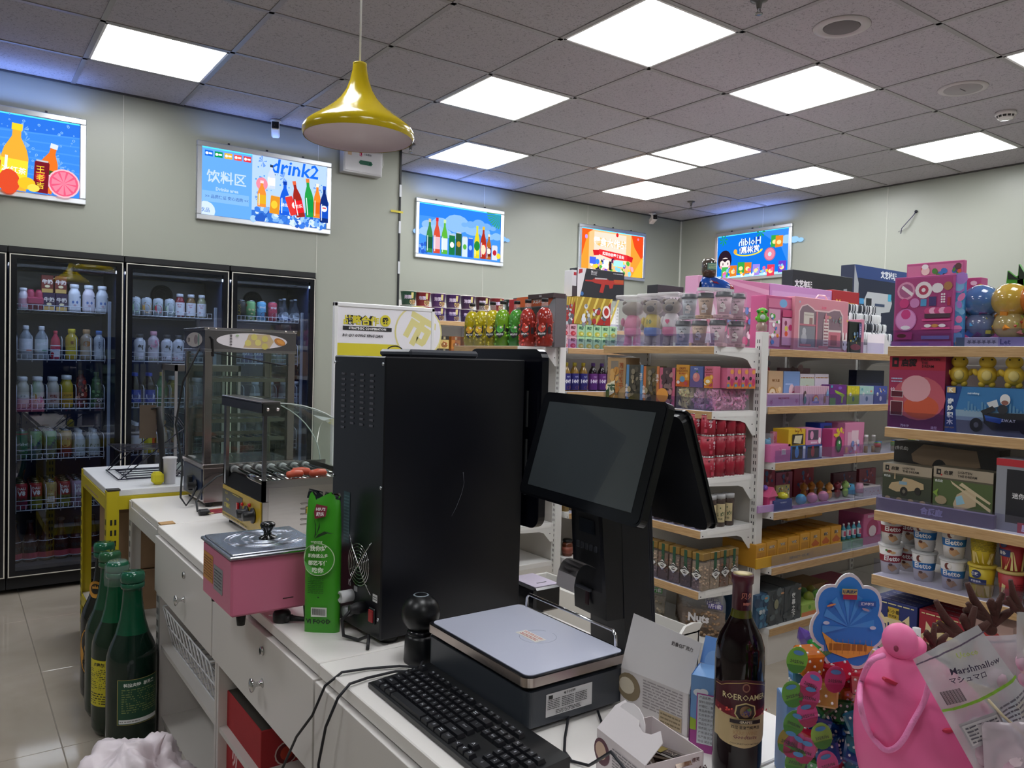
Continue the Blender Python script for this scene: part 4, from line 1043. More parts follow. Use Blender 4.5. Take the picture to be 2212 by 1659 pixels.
# == black drinks machine
t=thing('drinks_machine','tall black drinks machine standing on the counter','vending machine',(-1.622,-.863,TOP),math.radians(4.3))
BK='0d0e16'
b=MB('blackmetal');b.box(0,.40,0,.235,.014,.637,BK,b=.003);b.build('cabinet',t)
b=MB('rubber')
for x,y in((.04,.03),(.36,.03),(.04,.2),(.36,.2)):b.lathe([(.02,0),(.022,.015)],'101010',c=(x,y,0),n=12)
b.build('foot',t)
for ci in range(4):
 for ri in range(10 if ci<3 else 11):
  y=.055+ci*.044;z=.600-ri*.0125-.006
  b=MB('matte');b.box(-.0018,0,y-.008,y+.008,z-.0026,z+.0022,'54555f',b=.0005);b.build('louvre',t)
b=MB('chrome');fc=(-.006,.090,.165)
for r in(.008,.016,.024,.032,.040,.047):b.tube([(fc[0],fc[1]+r*math.cos(a*PI/14),fc[2]+r*math.sin(a*PI/14))for a in range(28)],.0011,'c8c8cc',5,closed=True)
for s in(1,-1):b.tube([(fc[0]+.004,fc[1]-.05,fc[2]-s*.058),(fc[0],fc[1]-.03,fc[2]-s*.035),(fc[0],fc[1]+.03,fc[2]+s*.035),(fc[0]+.004,fc[1]+.05,fc[2]+s*.058)],.0015,'c8c8cc',5)
b.build('fan_guard',t)
b=MB('chrome')
for y,z in((.008,.62),(.008,.35),(.008,.06),(.228,.62),(.228,.35)):b.ball((-.001,y,z),(.003,.004,.004),'c0c4cc',8,5)
b.build('screw',t)
b=MB('satin');b.box(-.004,0,.02,.045,.045,.08,'15151a',b=.002);b.box(-.007,-.003,.024,.041,.049,.076,'9c1f28',b=.001);b.build('rocker_switch',t)
b=MB('rubber');b.lathe([(.013,0),(.013,.02),(.01,.03),(.01,.035)],'1a1a1e',c=(0,.072,.072),rot=Matrix.Rotation(-PI/2,3,'Y'),n=14);b.tube([(-.03,.072,.072),(-.05,.08,.05),(-.04,.09,.01),(-.02,.06,.004),(-.01,.03,.02),(-.03,.0,.004)],.004,'15151a',7);b.build('power_inlet',t)
b=MB('satin');b.lathe([(.014,0),(.014,.03),(.010,.032),(.010,.002)],'dcdce0',c=(0,.128,.085),rot=Matrix.Rotation(-PI/2,3,'Y'),n=16);b.lathe([(.013,0),(.013,.02),(.001,.021)],'8a8c90',c=(0,.128,.05),rot=Matrix.Rotation(-PI/2,3,'Y'),n=14);b.build('hose_port',t)
b=MB('paper')
F=Face(b,(-.0003,.033,.095),(0,-1,0),(0,0,1),.02,.017);F.rect(0,0,1,1,'d8d8da');F.lines(.1,.2,.9,.8,2,'555555');b.build('sticker',t);b=MB('paper')
F=Face(b,(-.0003,.118,.098),(0,-1,0),(0,0,1),.016,.012);F.rect(0,0,1,1,'9a9aa0')
F=Face(b,(-.0003,.145,.105),(0,-1,0),(0,0,1),.012,.014);F.rect(0,0,1,1,'9a9aa0');b.build('sticker',t);b=MB('paper')
F=Face(b,(-.0003,.175,.20),(0,-1,0),(0,0,1),.03,.12);F.rect(0,0,1,1,'2c4a52');F.lines(.1,.05,.9,.95,14,'50707a')
b.build('sticker',t)
b=MB('gloss');b.prism(rrect(.30,.45,.03,5,.115,.44),.425,.447,'0a0b14',axis='x');b.build('door',t)
b=MB('gloss');b.prism(rrect(.28,.43,.03,5,.115,.44),.447,.451,'20242c',axis='x');b.build('touch_screen',t)
b=MB('alu');b.box(.405,.410,-.004,.0,.30,.44,'8a8c90');b.box(.405,.410,-.004,0,.47,.56,'8a8c90');b.build('hinge',t)
b=MB('film');b.box(.10,.30,.06,.2,.637,.655,'3d4048',b=.006,mat='satin');b.build('hopper_lid',t)
b=MB('satin');b.tube([(.215,.0-.0006,.37),(.219,-.0006,.345),(.212,-.0006,.32),(.198,-.0006,.29),(.185,-.0006,.27)],.0004,'6a6c78',4);b.build('scratch',t)
# == pink fryer
t=thing('countertop_cooker','pink electric cooker with steel lid overhanging the counter edge','cooker',(-1.870,-.612,TOP))
b=MB('satin');b.box(0,.22,0,.240,.036,.168,'d0708f',b=.005);b.build('body',t)
b=MB('steel');b.box(-.005,.225,-.006,.246,.168,.176,'b9bcc2',b=.002);b.box(.002,.22,.002,.238,.176,.180,'c2c6d0',b=.003)
for r in(.035,.05,.075,.085):b.tube([(.12+r*1.15*math.cos(a*PI/12),.13+r*math.sin(a*PI/12),.1805)for a in range(2,23)],.0011,'ccd0da',5)
b.build('lid',t)
b=MB('gloss');b.lathe([(.022,.180),(.021,.183),(.010,.187),(.0095,.196),(.017,.206),(.0185,.213),(.016,.218),(.001,.219)],'0c0c0e',c=(.125,.13,0),n=24);b.build('lid_knob',t)
b=MB('rubber')
for x,y in((.03,.022),(.03,.235),(.19,.022),(.19,.235)):b.lathe([(.009,.0 if x>.1 else.010),(.012,.036)],'101012',c=(x,y,0),n=12)
b.build('foot',t)
b=MB('paper');F=Face(b,(-.0002,.232,.07),(0,-1,0),(0,0,1),.085,.075);F.rect(0,.1,1,1,'c8893a');F.lines(.06,.2,.94,.9,8,'7a4a1a');b.build('sticker',t);b=MB('paper')
F=Face(b,(-.0002,.14,.07),(0,-1,0),(0,0,1),.075,.07);F.rect(0,0,1,.85,'8f9094');F.lines(.08,.1,.9,.75,6,'4a4a50');b.build('sticker',t)
b=MB('matte');b.box(.12,.145,-.0006,0,.062,.064,'2a1a20');b.build('slot',t)
b=MB('rubber')
p=Vector((-1.742,-.585,TOP));b.M=Matrix.Translation(p)@Matrix.Rotation(.5,4,'Z')
b.lathe([(.019,0),(.021,.006),(.021,.020),(.017,.026),(.001,.028)],'121214',n=16);b.box(-.012,.012,-.03,0,.004,.018,'121214',b=.004);b.tube([(0,-.02,.011),(.01,-.05,.011),(.035,-.09,.008),(.06,-.09,.006)],[.008,.006,.004,.004],'121214',8)
b.box(-.007,-.002,.018,.034,.010,.0115,'c0c0c4',mat='chrome')
solo(b,'power_plug','black power plug lying on the counter before the pink cooker','plug')
# == green snack pouch
t=thing('snack_pouch','tall green snack bag standing before the black machine','snack bag',(-1.688,-.700,TOP),-.62)
n,m=28,26;vs=[];fs=[];H=.315
for i in range(m+1):
 v=i/m;wd=.0405*(1-.12*v**8);dp=.020*(1-v**6*.93)*(1-.55*(1-v)**10)
 for k in range(n):
  a=2*PI*k/n;cx,sy=math.cos(a),math.sin(a)
  x=wd*math.copysign(abs(cx)**.55,cx);y=dp*math.copysign(abs(sy)**.9,sy)
  y+=.0014*mn.noise(Vector((x*50,v*14,0)))
  vs.append((x,y,H*v+(.008*math.sin(cx*7)if i==m else 0)))
for i in range(m):
 for k in range(n):fs.append((i*n+k,i*n+(k+1)%n,(i+1)*n+(k+1)%n,(i+1)*n+k))
b=MB('satin');b.add(vs,fs,['3f9e22']*(n*(m-1))+['3f9e22']*n,True)
b.build('pouch',t)
b=MB('gloss')
for k,(x,w_)in enumerate(((-.028,.012),(-.012,.010),(.010,.012),(.027,.012))):
 b.poly([(x-w_,-.001,H-.006),(x+w_,-.003,H-.010),(x+w_*.8,.001,H+.012-.004*k),(x-w_*.7,.004,H+.014-.003*k)],'20242a');b.poly([(x-w_*.7,.002,H+.013-.003*k),(x+w_*.8,-.003,H+.006),(x+w_,.002,H-.008),(x-w_,.003,H-.004)],'8a929a',mat='chrome')
b.build('torn_seal',t)
b=MB('paper')
class PF(Face):
 def p(s,x,y):
  z=s.o.z+y;X=s.o.x+x;v=z/H
  wd=.0405*(1-.12*v**8);dp=.020*(1-v**6*.93)*(1-.55*(1-v)**10)
  q=min(.999,abs(X)/wd)**(1/.55);yy=dp*(math.sqrt(max(0,1-q*q))**.9)
  return(X,-yy-.0016-(s.k-.0004),z)
F=PF(b,(-.036,0,.0),(1,0,0),(0,0,1),.072,.315)
F.text('VI FOOD',.42,.09,.04,'14301a',bold=.04,maxw=.8);F.rect(.2,.125,.7,.195,'e4e8e0')
for k in range(22):F.rect(.24+k*.0195,.14,.24+k*.0195+(.008 if k%3 else.013),.188,'16201a')
F.lines(.1,.30,.6,.42,9,'226018',3);F.rect(.42,.27,.47,.28,'14301a')
F.ell(.42,.55,.118,.118,'d8f0c8',28);F.ell(.42,.55,.112,.112,'3f9e22',28)
for k,s_ in enumerate(('我你好','就你这么多','都忍不住','吃你')):F.text(s_,.42,.63-k*.052,.042,'eaf6e0',bold=.03,maxw=.64)
F.text('ongcong',.36,.675,.018,'eaf6e0')
F.poly([(.28,.70),(.34,.73),(.32,.80),(.26,.84),(.30,.79),(.30,.74)],'1d3a1c');F.poly([(.3,.70),(.45,.78),(.44,.82),(.36,.74)],'1d3a1c');F.poly([(.3,.70),(.7,.74),(.9,.735),(.6,.755),(.4,.73)],'1d3a1c')
F.poly([(.28,.84),(.62,.86),(.66,.93),(.3,.945),(.24,.89)],'7c2334');F.text("HSU'S",.45,.91,.022,'f0e6e8',bold=.04);F.text('顾氏',.44,.875,.028,'f0e6e8',bold=.04)
b.build('print',t)
# == ball scanner
t=thing('ball_scanner','black ball-shaped barcode scanner on a round base','scanner',(-1.583,-.972,TOP))
b=MB('satin');b.lathe([(.033,0),(.034,.004),(.032,.05),(.028,.058)],'111216',n=28);b.build('base',t)
b=MB('gloss');b.lathe([(.027,.056),(.028,.063),(.024,.068)],'1c1d22',n=28);b.build('collar',t)
b=MB('satin');b.ball((0,0,.102),.0405,'0f1014',32,20);b.build('head',t)
b=MB('led');b.lathe([(.016,.1396),(.0168,.1392),(.0155,.1402)],'9aa6b0',n=24,mat='gloss');b.build('light_ring',t)
# == weighing scale with pole and two screens
t=thing('scale_platform','weighing scale with glossy white pan and chrome rail','scale',(-1.478,-1.193,TOP))
def rb(b,w,d,z0,z1,r,c,mat=None):b.prism(rrect(w,d,r,6),z0-(.014 if z0>.05 else 0),z1-.014,c,axis='z',mat=mat)
b=MB('satin');rb(b,.232,.336,.010,.086,.014,'3c4149');b.build('body',t)
b=MB('rubber')
for x,y in((-.09,-.14),(.09,-.14),(-.09,.14),(.09,.14)):b.lathe([(.012,0),(.013,.011)],'0c0c0c',c=(x,y,0),n=10)
b.build('foot',t)
b=MB('matte');rb(b,.215,.318,.086,.096,.012,'08090c');b.build('gap',t)
b=MB('steel');rb(b,.240,.344,.096,.112,.018,'b7aca6');b.build('steel_rim',t)
b=MB('gloss');rb(b,.236,.340,.112,.1135,.017,'15171c');b.build('edge',t)
b=MB('gloss');rb(b,.224,.328,.1135,.1147,.014,'c9cde0');b.tube([(.02+.036*math.cos(a*PI/20),-.02+.036*math.sin(a*PI/20),.1007)for a in range(3,41)],.0003,'8c92a8',4);b.build('pan',t)
b=MB('paper');F=Face(b,(.000,-.005,.1149),(.0,-1,0),(1,0,0),.066,.026)
F.o=Vector((-.004,.022,.1009));F.rect(0,0,1,1,'dcdad6');F.lines(.06,.62,.95,.92,2,'c04a40',2);F.lines(.12,.12,.9,.5,2,'c04a40',5);b.build('warning_sticker',t)
b=MB('chrome');b.tube([(.112,-.14,.1),(.112,-.14,.122),(.112,-.132,.130),(.112,.132,.130),(.112,.14,.122),(.112,.14,.1)],.0032,'d8d8dc',10);b.build('rail',t)
b=MB('paper');F=Face(b,(-.075,-.1684,.022),(1,0,0),(0,0,1),.105,.040);F.rect(0,0,1,1,'d6d5d6');F.rect(.05,.76,.14,.92,'222222');F.text('电子计价秤',.5,.88,.13,'222222')
for c0 in(.03,.33,.62):F.lines(c0,.30,c0+.26,.76,6,'3a3a3a',int(c0*100)+1)
F.lines(.2,.06,.75,.26,3,'3a3a3a',9);b.build('rating_label',t)
t=thing('pos_terminal','black cash register pole with two screens and a receipt printer','cash register',(-1.20,-1.165,TOP),math.radians(-5))
b=MB('satin')
def frus(b,a0,a1,z0,z1,c,mat=None):
 (x0,x1,y0,y1),(X0,X1,Y0,Y1)=a0,a1
 vs=[(x0,y0,z0),(x1,y0,z0),(x1,y1,z0),(x0,y1,z0),(X0,Y0,z1),(X1,Y0,z1),(X1,Y1,z1),(X0,Y1,z1)]
 b.add(vs,[(3,2,1,0),(4,5,6,7),(0,1,5,4),(1,2,6,5),(2,3,7,6),(3,0,4,7)],c,mat=mat)
frus(b,(-.025,.045,-.062,.062),(-.045,.025,-.055,.055),.0,.34,'15161d');b.build('column',t)
b=MB('satin');frus(b,(.045,.062,-.058,.058),(.025,.042,-.05,.05),.0,.34,'2b2c38')
for k in range(3):frus(b,(.047+k*.005,.049+k*.005,-.0585,-.058),(.027+k*.005,.029+k*.005,-.051,-.0505),.02,.33,'1a1b24')
b.build('rear_cover',t)
b=MB('satin');frus(b,(-.075,-.03,-.058,.058),(-.095,-.045,-.055,.055),.10,.335,'101118');b.build('printer_housing',t)
b=MB('matte');frus(b,(-.0775,-.07,-.045,.045),(-.0945,-.09,-.043,.043),.13,.325,'0b0c12');b.build('printer_panel',t)
def pfx(z):return-.0785-(z-.13)/.195*.017
b=MB('gloss')
for y0,y1,z0,z1,c in((-.03,.025,.275,.305,'252a30'),):
 b.add([(pfx(z0)-.0008,y1,z0),(pfx(z0)-.0008,y0,z0),(pfx(z1)-.0008,y0,z1),(pfx(z1)-.0008,y1,z1)],[(0,1,2,3)],c)
b.build('small_display',t)
b=MB('rubber')
for k in range(5):
 y=.033-k*.0155;z=.245
 b.box(pfx(z)-.002,pfx(z)+.002,y-.0062,y+.0062,z-.007,z+.007,'2a2c33',b=.0015)
b.build('key',t)
b=MB('matte');
pts=[]
for i in range(9):
 a=i/8*1.55;pts.append((pfx(.205)-.002-.055*math.sin(a),.205+.022*math.sin(a*2)-.045*(i/8)**1.6))
vs=[];fs=[]
for i,(x,z)in enumerate(pts):vs+=[(x,.034,z),(x,-.03,z)]
for i in range(8):fs.append((2*i,2*i+1,2*i+3,2*i+2))
b.add(vs,fs+[tuple(reversed(f))for f in fs],'e4dcdc',True)
b.build('receipt_paper',t)
b=MB('satin');b.box(pfx(.17)-.006,pfx(.17),-.012,.04,.150,.157,'4a4c55',b=.001);b.box(pfx(.165)-.003,pfx(.165),-.002,.008,.120,.15,'40262e');b.build('tear_bar',t)
b=MB('satin');b.box(-.045,.02,-.045,.045,.33,.375,'0c0d12',b=.006);b.build('neck',t)
t2=thing('cashier_screen','large tilted touch screen facing the cashier, scratched glass','screen',(-1.335,-1.20,1.243),0)
t2.rotation_euler=(math.radians(-16),0,math.radians(-94.8))
b=MB('gloss');b.M=Matrix.Identity(4);b.prism(rrect(.415,.235,.016,6),.0,.016,'0a0b10',axis='y');b.build('casing',t2)
b=MB('satin');b.prism(rrect(.36,.19,.02,6),.016,.034,'0c0d12',axis='y');b.build('rear_shell',t2)
b=MB('gloss');b.prism(rrect(.405,.225,.013,6),-.0012,0,'0e1014',axis='y');b.build('bezel',t2)
m,nt,out=new_mat('screenglass')
p_=N(nt,'ShaderNodeBsdfPrincipled',Roughness=0.13);p_.inputs['Base Color'].default_value=rgb('3c4246');p_.inputs['Coat Weight'].default_value=1.0;p_.inputs['Coat Roughness'].default_value=.02;p_.inputs['Specular IOR Level'].default_value=.9  # grey base lightened to stand in for the ceiling mirrored in the glass
nt.links.new(p_.outputs[0],out.inputs[0]);MAT['screenglass']=m
b=MB('screenglass');b.box(-.178,.178,-.0018,-.0011,-.094,.096,'20252a');b.build('screen',t2)
t3=thing('customer_screen','second black screen facing the customers, seen from behind','screen',(-1.165,-1.205,1.215),0)
t3.rotation_euler=(math.radians(-20),0,math.radians(85))
b=MB('satin');b.prism(rrect(.325,.245,.018,6),.0,.018,'0c0d12',axis='y');b.prism(rrect(.335,.255,.02,6),-.006,.0,'0a0b10',axis='y',mat='gloss');b.build('casing',t3)
b=MB('screenglass');b.box(-.14,.14,-.0075,-.006,-.095,.095,'1a1d24');b.build('screen',t3)
# == keyboard
KB=thing('keyboard','black wired keyboard in front of the scale','keyboard',(-1.733,-1.040,TOP),math.radians(-90.5))
b=MB('satin');
b.add([(0,0,.002),(.445,0,.002),(.445,.135,.002),(0,.135,.002),(0,0,.010),(.445,0,.010),(.445,.135,.022),(0,.135,.022)],[(3,2,1,0),(4,5,6,7),(0,1,5,4),(1,2,6,5),(2,3,7,6),(3,0,4,7)],'101114');b.build('case',KB)
def kz(y):return.0105+y/.135*.012
def key(x,y,w,s='',h=.0155,d=.0155):
 b=MB('satin');z=kz(y)
 vs=[(x,y,z),(x+w,y,z),(x+w,y+d,z+.001),(x,y+d,z+.001),(x+.002,y+.0012,z+.0065),(x+w-.002,y+.0012,z+.0065),(x+w-.002,y+d-.0025,z+.0078),(x+.002,y+d-.0025,z+.0078)]
 b.add(vs,[(4,5,6,7),(0,1,5,4),(1,2,6,5),(2,3,7,6),(3,0,4,7)],'1a1b20')
 if s:
  F=Face(b,(x+.002,y+.0012,z+.0066),(1,0,0),(0,.012,.0013),w-.004,.012);F.text(s,.5,.55,.45 if len(s)==1 else.3,'c8ccd4',maxw=.85,bold=.0)
 b.build('key',KB)
U=.0187
rows=[(.112,.012,['Esc',None,'F1','F2','F3','F4',.5,'F5','F6','F7','F8',.5,'F9','F10','F11','F12']),(.090,.012,list('`1234567890-=')+[('<',2)]),(.0715,.012,[('Tab',1.5)]+list('QWERTYUIOP[]')+[('\\',1.5)]),(.053,.012,[('Caps',1.8)]+list("ASDFGHJKL;'")+[('Enter',2.2)]),(.0345,.012,[('Shift',2.3)]+list('ZXCVBNM,./')+[('Shift',2.7)]),(.016,.012,[('Ctrl',1.3),('#',1.2),('Alt',1.2),('',6.2),('Alt',1.3),('#',1.2),('=',1.2),('Ctrl',1.4)])]
for y,x,ks in rows:
 y-=.010
 for k in ks:
  if k is None:x+=U;continue
  if isinstance(k,float):x+=U*k;continue
  s,w=(k,1)if isinstance(k,str)else k
  key(x,y,U*w-.0022,s,d=.0158 if y<.1 else.0125);x+=U*w
x1=.012+15*U+.008
for i,s in enumerate(('Prt','Scr','Brk')):key(x1+i*U,.102,U-.0022,s,d=.0125)
for i,s in enumerate(('Ins','Home','Up')):key(x1+i*U,.080,U-.0022,s)
for i,s in enumerate(('Del','End','Dn')):key(x1+i*U,.0615,U-.0022,s)
key(x1+U,.0245,U-.0022,'^')
for i,s in enumerate('<v>'):key(x1+i*U,.006,U-.0022,s)
x2=x1+3*U+.006
for r,line in enumerate(('N/*-','789+','456 ','123E','0. ')):
 x=x2
 for s in line:
  if s==' ':x+=U;continue
  w=2 if s=='0' else 1
  key(x,.080-r*.0185,U*w-.0022,s);x+=U*w
  # == cables on the counter
b=MB('rubber')
b.tube([(-1.60,-1.02,.795),(-1.64,-.99,.796),(-1.70,-.965,.795),(-1.752,-.960,.797),(-1.785,-.955,.775),(-1.80,-.93,.71),(-1.805,-.86,.64),(-1.81,-.79,.54),(-1.80,-.75,.40),(-1.80,-.74,.25)],.0028,'16171f',8)
b.tube([(-1.60,-1.05,.797),(-1.66,-1.012,.797),(-1.72,-1.01,.796),(-1.762,-1.02,.797),(-1.79,-1.03,.78),(-1.805,-1.01,.72),(-1.81,-.99,.64),(-1.80,-.99,.5),(-1.80,-1.0,.3)],.0028,'16171f',8)
b.tube([(-1.585,-.995,.80),(-1.60,-1.01,.802),(-1.615,-1.03,.80),(-1.60,-1.045,.80)],.002,'16171f',7)
solo(b,'cable_pair','two black cables running off the counter edge beside the keyboard','cable')
b=MB('rubber')
b.tube([(-1.50,-1.36,.80),(-1.545,-1.405,.793),(-1.575,-1.44,.793),(-1.585,-1.47,.793),(-1.575,-1.50,.796),(-1.60,-1.545,.83),(-1.605,-1.58,.86),(-1.615,-1.62,.855),(-1.62,-1.66,.80)],.0024,'16171f',8)
b.tube([(-1.44,-1.37,.80),(-1.47,-1.42,.793),(-1.50,-1.45,.793),(-1.52,-1.47,.793)],.0024,'16171f',8)
solo(b,'scale_cable','black cable looping from under the scale over the chocolate box','cable')
# == confectionery boxes by the scale
t=thing('chocolate_box','open white chocolate box with torn flap and wrapped bars inside','box',(-1.527,-1.580,TOP),math.radians(-9))
w,d,h=.105,.125,.068
b=MB('paper');c='e0d6d8'
b.box(-w/2,w/2,-d/2,d/2,0,.002,c);b.box(-w/2,w/2,-d/2,-d/2+.0015,0,h,c);b.box(-w/2,w/2,d/2-.0015,d/2,0,h,c);b.box(-w/2,-w/2+.0015,-d/2,d/2,0,h,c);b.box(w/2-.0015,w/2,-d/2,d/2,0,h,c)
F=Face(b,(-w/2,-d/2,0),(1,0,0),(0,0,1),w,h);F.text('Dove',.80,.62,.28,'5a2a2a',bold=.0,shear=.3,rot=.1);F.text('德芙',.86,.86,.10,'5a2a2a');F.ell(.45,.5,.28,.26,'7a4a3c',16,.4);F.ell(.45,.5,.2,.16,'c8a890',14,.4)
F=Face(b,(-w/2,d/2,0),(0,-1,0),(0,0,1),d,h);F.ell(.12,.55,.32,.3,'6a4450',18,.3);F.ell(.1,.56,.22,.2,'d8b8a0',16,.3);F.lines(.35,.2,.9,.85,10,'8a8488');F.rect(.62,.05,.78,.4,'b8a888')
b.build('carton',t)
b=MB('paper');b.M=Matrix.Translation((-w/2,0,h))@Matrix.Rotation(math.radians(48),4,'Y')
out=[(-d/2,0),(d/2,0),(d/2,.040),(.045,.052),(.035,.040),(.020,.036),(.005,.040),(-.005,.052),(-d/2+.01,.060),(-d/2,.045)]
b.prism([(-a,z)for a,z in out],-.0006,.0006,'d9d2d4',axis='x');b.build('flap',t)
b=MB('paper');b.M=Matrix.Translation((-w/2+.030,.018,h+.018))@Matrix.Rotation(math.radians(20),4,'Y')@Matrix.Rotation(.25,4,'X')
b.prism([(.038*math.cos(a*PI/8)*(1 if a<9 else.8),.030*math.sin(a*PI/8))for a in range(16)],-.0006,.0006,'e6e0e2',axis='x');b.build('torn_panel',t)
bar=MB('chrome');bar.prism([(-.05,0),(-.043,.010),(.043,.010),(.05,0),(.043,-.002),(-.043,-.002)],-.014,.014,'b8b0a8',axis='y')
F=Face(bar,(-.04,-.012,.0102),(1,0,0),(0,1,0),.08,.024);F.rect(0,.2,.55,.8,'3a201c');F.poly([(.5,.1),(.7,.1),(.62,.9),(.42,.9)],'d8c84a');F.text('Dove',.28,.5,.35,'e8dcc8',bold=.02)
cb=bar.build('wrapped_bar',None,(-1.515,-1.60,TOP+.045),(0,.2,1.4));cb['label']='foil wrapped chocolate bar in the open box, topmost';cb['category']='chocolate';cb['group']='wrapped chocolate bars'
for k,(x,y,z,r,l)in enumerate(((-1.535,-1.575,.036,(.1,.1,.9),'foil wrapped chocolate bar under the torn flap'),(-1.500,-1.62,.034,(0,-.15,1.9),'foil wrapped chocolate bar at the front right of the open box'),(-1.51,-1.565,.020,(.2,.1,1.6),'foil wrapped chocolate bar at the back of the open box'))):
 o=cb.copy();COL.objects.link(o);o.location=(x,y,TOP+z);o.rotation_euler=r;o['label']=l
t=thing('chocolate_box','white chocolate box with raised lid standing behind the open one','box',(-1.335,-1.435,TOP),math.radians(-84))
b=MB('paper');c='d8d2d2';w,d,h=.15,.075,.075
b.box(-w/2,w/2,-d/2,-d/2+.0015,0,h,c);b.box(-w/2,w/2,d/2-.0015,d/2,0,h,c);b.box(-w/2,-w/2+.0015,-d/2,d/2,0,h,c);b.box(w/2-.0015,w/2,-d/2,d/2,0,h,c);b.box(-w/2,w/2,-d/2,d/2,0,.002,c)
F=Face(b,(-w/2,-d/2,0),(1,0,0),(0,0,1),w,h);F.ell(.13,.6,.36,.34,'8a7a60',16);F.ell(.1,.62,.24,.2,'d8cdb8',14);F.lines(.35,.25,.92,.95,10,'9a9294');F.rect(.6,.05,.92,.38,'b5a284');F.lines(.62,.08,.9,.36,3,'7a6a50')
b.build('carton',t)
b=MB('paper');b.M=Matrix.Translation((0,-d/2,h))@Matrix.Rotation(math.radians(-16),4,'X')
b.prism([(-w/2,0),(w/2,0),(w/2+.006,.088),(-w/2+.004,.100)],-.0006,.0006,'d2cecf',axis='y');F=Face(b,(-w/2,-.0007,0),(1,0,0),(0,0,1),w,.09);F.text('奶香白巧克力',.80,.80,.11,'3a3030',maxw=.30)
b.build('lid_flap',t)
def skyface(F):
 F.rect(0,0,1,1,'7aa6dc');F.rect(0,.0,1,.28,'b04a9a');F.poly([(0,.28),(1,.24),(1,.36),(.6,.42),(.3,.38),(0,.44)],'a8c83a');F.ell(.15,.78,.07,.05,'eef4fa');F.ell(.25,.8,.06,.045,'eef4fa');F.ell(.9,.72,.08,.05,'eef4fa')
 F.rect(.12,.10,.98,.78,'b04a9a');F.rect(.14,.115,.97,.765,'dde2e8')
 for k,s in enumerate(('产品名称:小凤车软糖','配料:白砂糖、麦芽糖','柠檬红、食盐、赤藓红','食品用香料。','贮存条件:置于阴凉干','产品标准代号:SB/T1','食品生产许可证编号:','保质期:12个月','产地:湖北省仙桃市','生产商:武汉四分','地址:湖北省汉川')):F.text(s,.17,.73-k*.057,.035,'3a3a48','l',bold=0,maxw=.76)
def skybox(label,loc,rz,table=False):
 t=thing('candy_box',label,'box',loc,rz);w,d,h=.085,.06,.125
 b=MB('paper')
 def f2(F):
  F.rect(0,0,1,1,'7aa6dc');F.poly([(0,.12),(1,.12),(1,.2),(0,.24)],'a8c83a');F.rect(0,0,1,.12,'b04a9a');F.poly([(.5,.2),(1,.3),(1,.46),(.6,.36)],'e8b44a');F.poly([(.5,.3),(1,.42),(1,.50),(.6,.42)],'e0a0b8')
  F.rect(.0,.14,.55,.72,'dde2e8');F.rect(.08,.36,.4,.6,'9aa0b0');F.rect(.1,.38,.38,.58,'dde2e8');F.lines(.12,.39,.36,.57,5,'3a3a48')
  F.text('2023/10',.8,.6,.07,'4a70b0',rot=PI/2);F.rect(.2,.18,.4,.3,'4a4a58');F.text('提示使用',.4,.06,.05,'f0e0f0')
 carton(b,w,d,h,'7aa6dc',front=f2 if table else skyface,side=skyface if not table else None,side2=f2)
 b.build('carton',t)
 b=MB('paper');b.M=Matrix.Translation((0,d/2 if not table else-d/2,h))@Matrix.Rotation(math.radians(-14),4,'X');b.prism([(-w/2,0),(w/2,0),(w/2-.004,.040),(-w/2+.006,.046)],-.0006,.0006,'6f9ee0',axis='y');F=Face(b,(-w/2,-.0007,0),(1,0,0),(0,0,1),w,.04);F.ell(.3,.1,.45,.5,'8fb8ea',16);F.ell(.75,.2,.5,.45,'8fb8ea',16)
 b.build('lid_flap',t)
skybox('sky-blue candy box with printed ingredients, left of the wine bottle',(-1.345,-1.565,TOP),math.radians(-62))
skybox('second sky-blue candy box, right of the wine bottle',(-1.300,-1.700,TOP),math.radians(-40),True)
# == wine bottle
t=thing('wine_bottle','tall dark wine bottle with burgundy foil neck and cream label','bottle',(-1.392,-1.637,TOP),math.radians(-36))
b=MB('beerglass')
pr=[(.030,0),(.0365,.004),(.0372,.02),(.0375,.185),(.0362,.205),(.031,.222),(.022,.238),(.0165,.250),(.0145,.262),(.0140,.300)]
b.lathe(pr,['120509']*6+['150708','4a4a12','4a4a12'],n=40);b.build('body',t)
b=MB('satin');b.lathe([(.0148,.262),(.0146,.300),(.0165,.302),(.0168,.313),(.0160,.316)],'4d1524',n=32);b.lathe([(.0148,.3162),(.001,.3164)],'e6d29a',n=24)
F=Face(b,(0,0,.266),(1,0,0),(0,0,1),.04,.03,bend=(0,0,.0150));base=F.p;F.p=lambda x,y:base(x-.02,y);F.text('贝久',.62,.62,.34,'b06a5a');F.text('BEIJIU',.62,.2,.18,'c87a6a',bold=.03)
b.build('foil',t)
l=MB('paper');w=.105;h=.105
F=Face(l,(0,0,.060),(1,0,0),(0,0,1),w,h,bend=(0,0,.0376));base2=F.p;F.p=lambda x,y:base2(x-w/2,y)
def band(y0,y1,c,lo=None,hi=None):
 n=24;vs=[];fs=[]
 for i in range(n+1):
  x=i/n;a=lo(x)if lo else y0;bb=hi(x)if hi else y1
  vs+=[F.p(x*w,a*h),F.p(x*w,bb*h)]
 for i in range(n):fs.append((2*i,2*i+2,2*i+3,2*i+1))
 l.add(vs,fs,c);F.lay()
arch=lambda x:.90+.10*max(0,1-abs(x-.5)*2.9)**.5
low=lambda x:.10-.10*max(0,1-abs(x-.5)*2.4)**.5
mid=lambda x:.50-.06*math.sin(x*PI)
band(0,1,'c9b184',low,arch);band(0,1,'471320',mid,arch);band(0,1,'7a1a28',lambda x:mid(x),lambda x:mid(x)+.10)
band(0,1,'c8a86a',lambda x:arch(x)-.045,lambda x:arch(x)-.037)
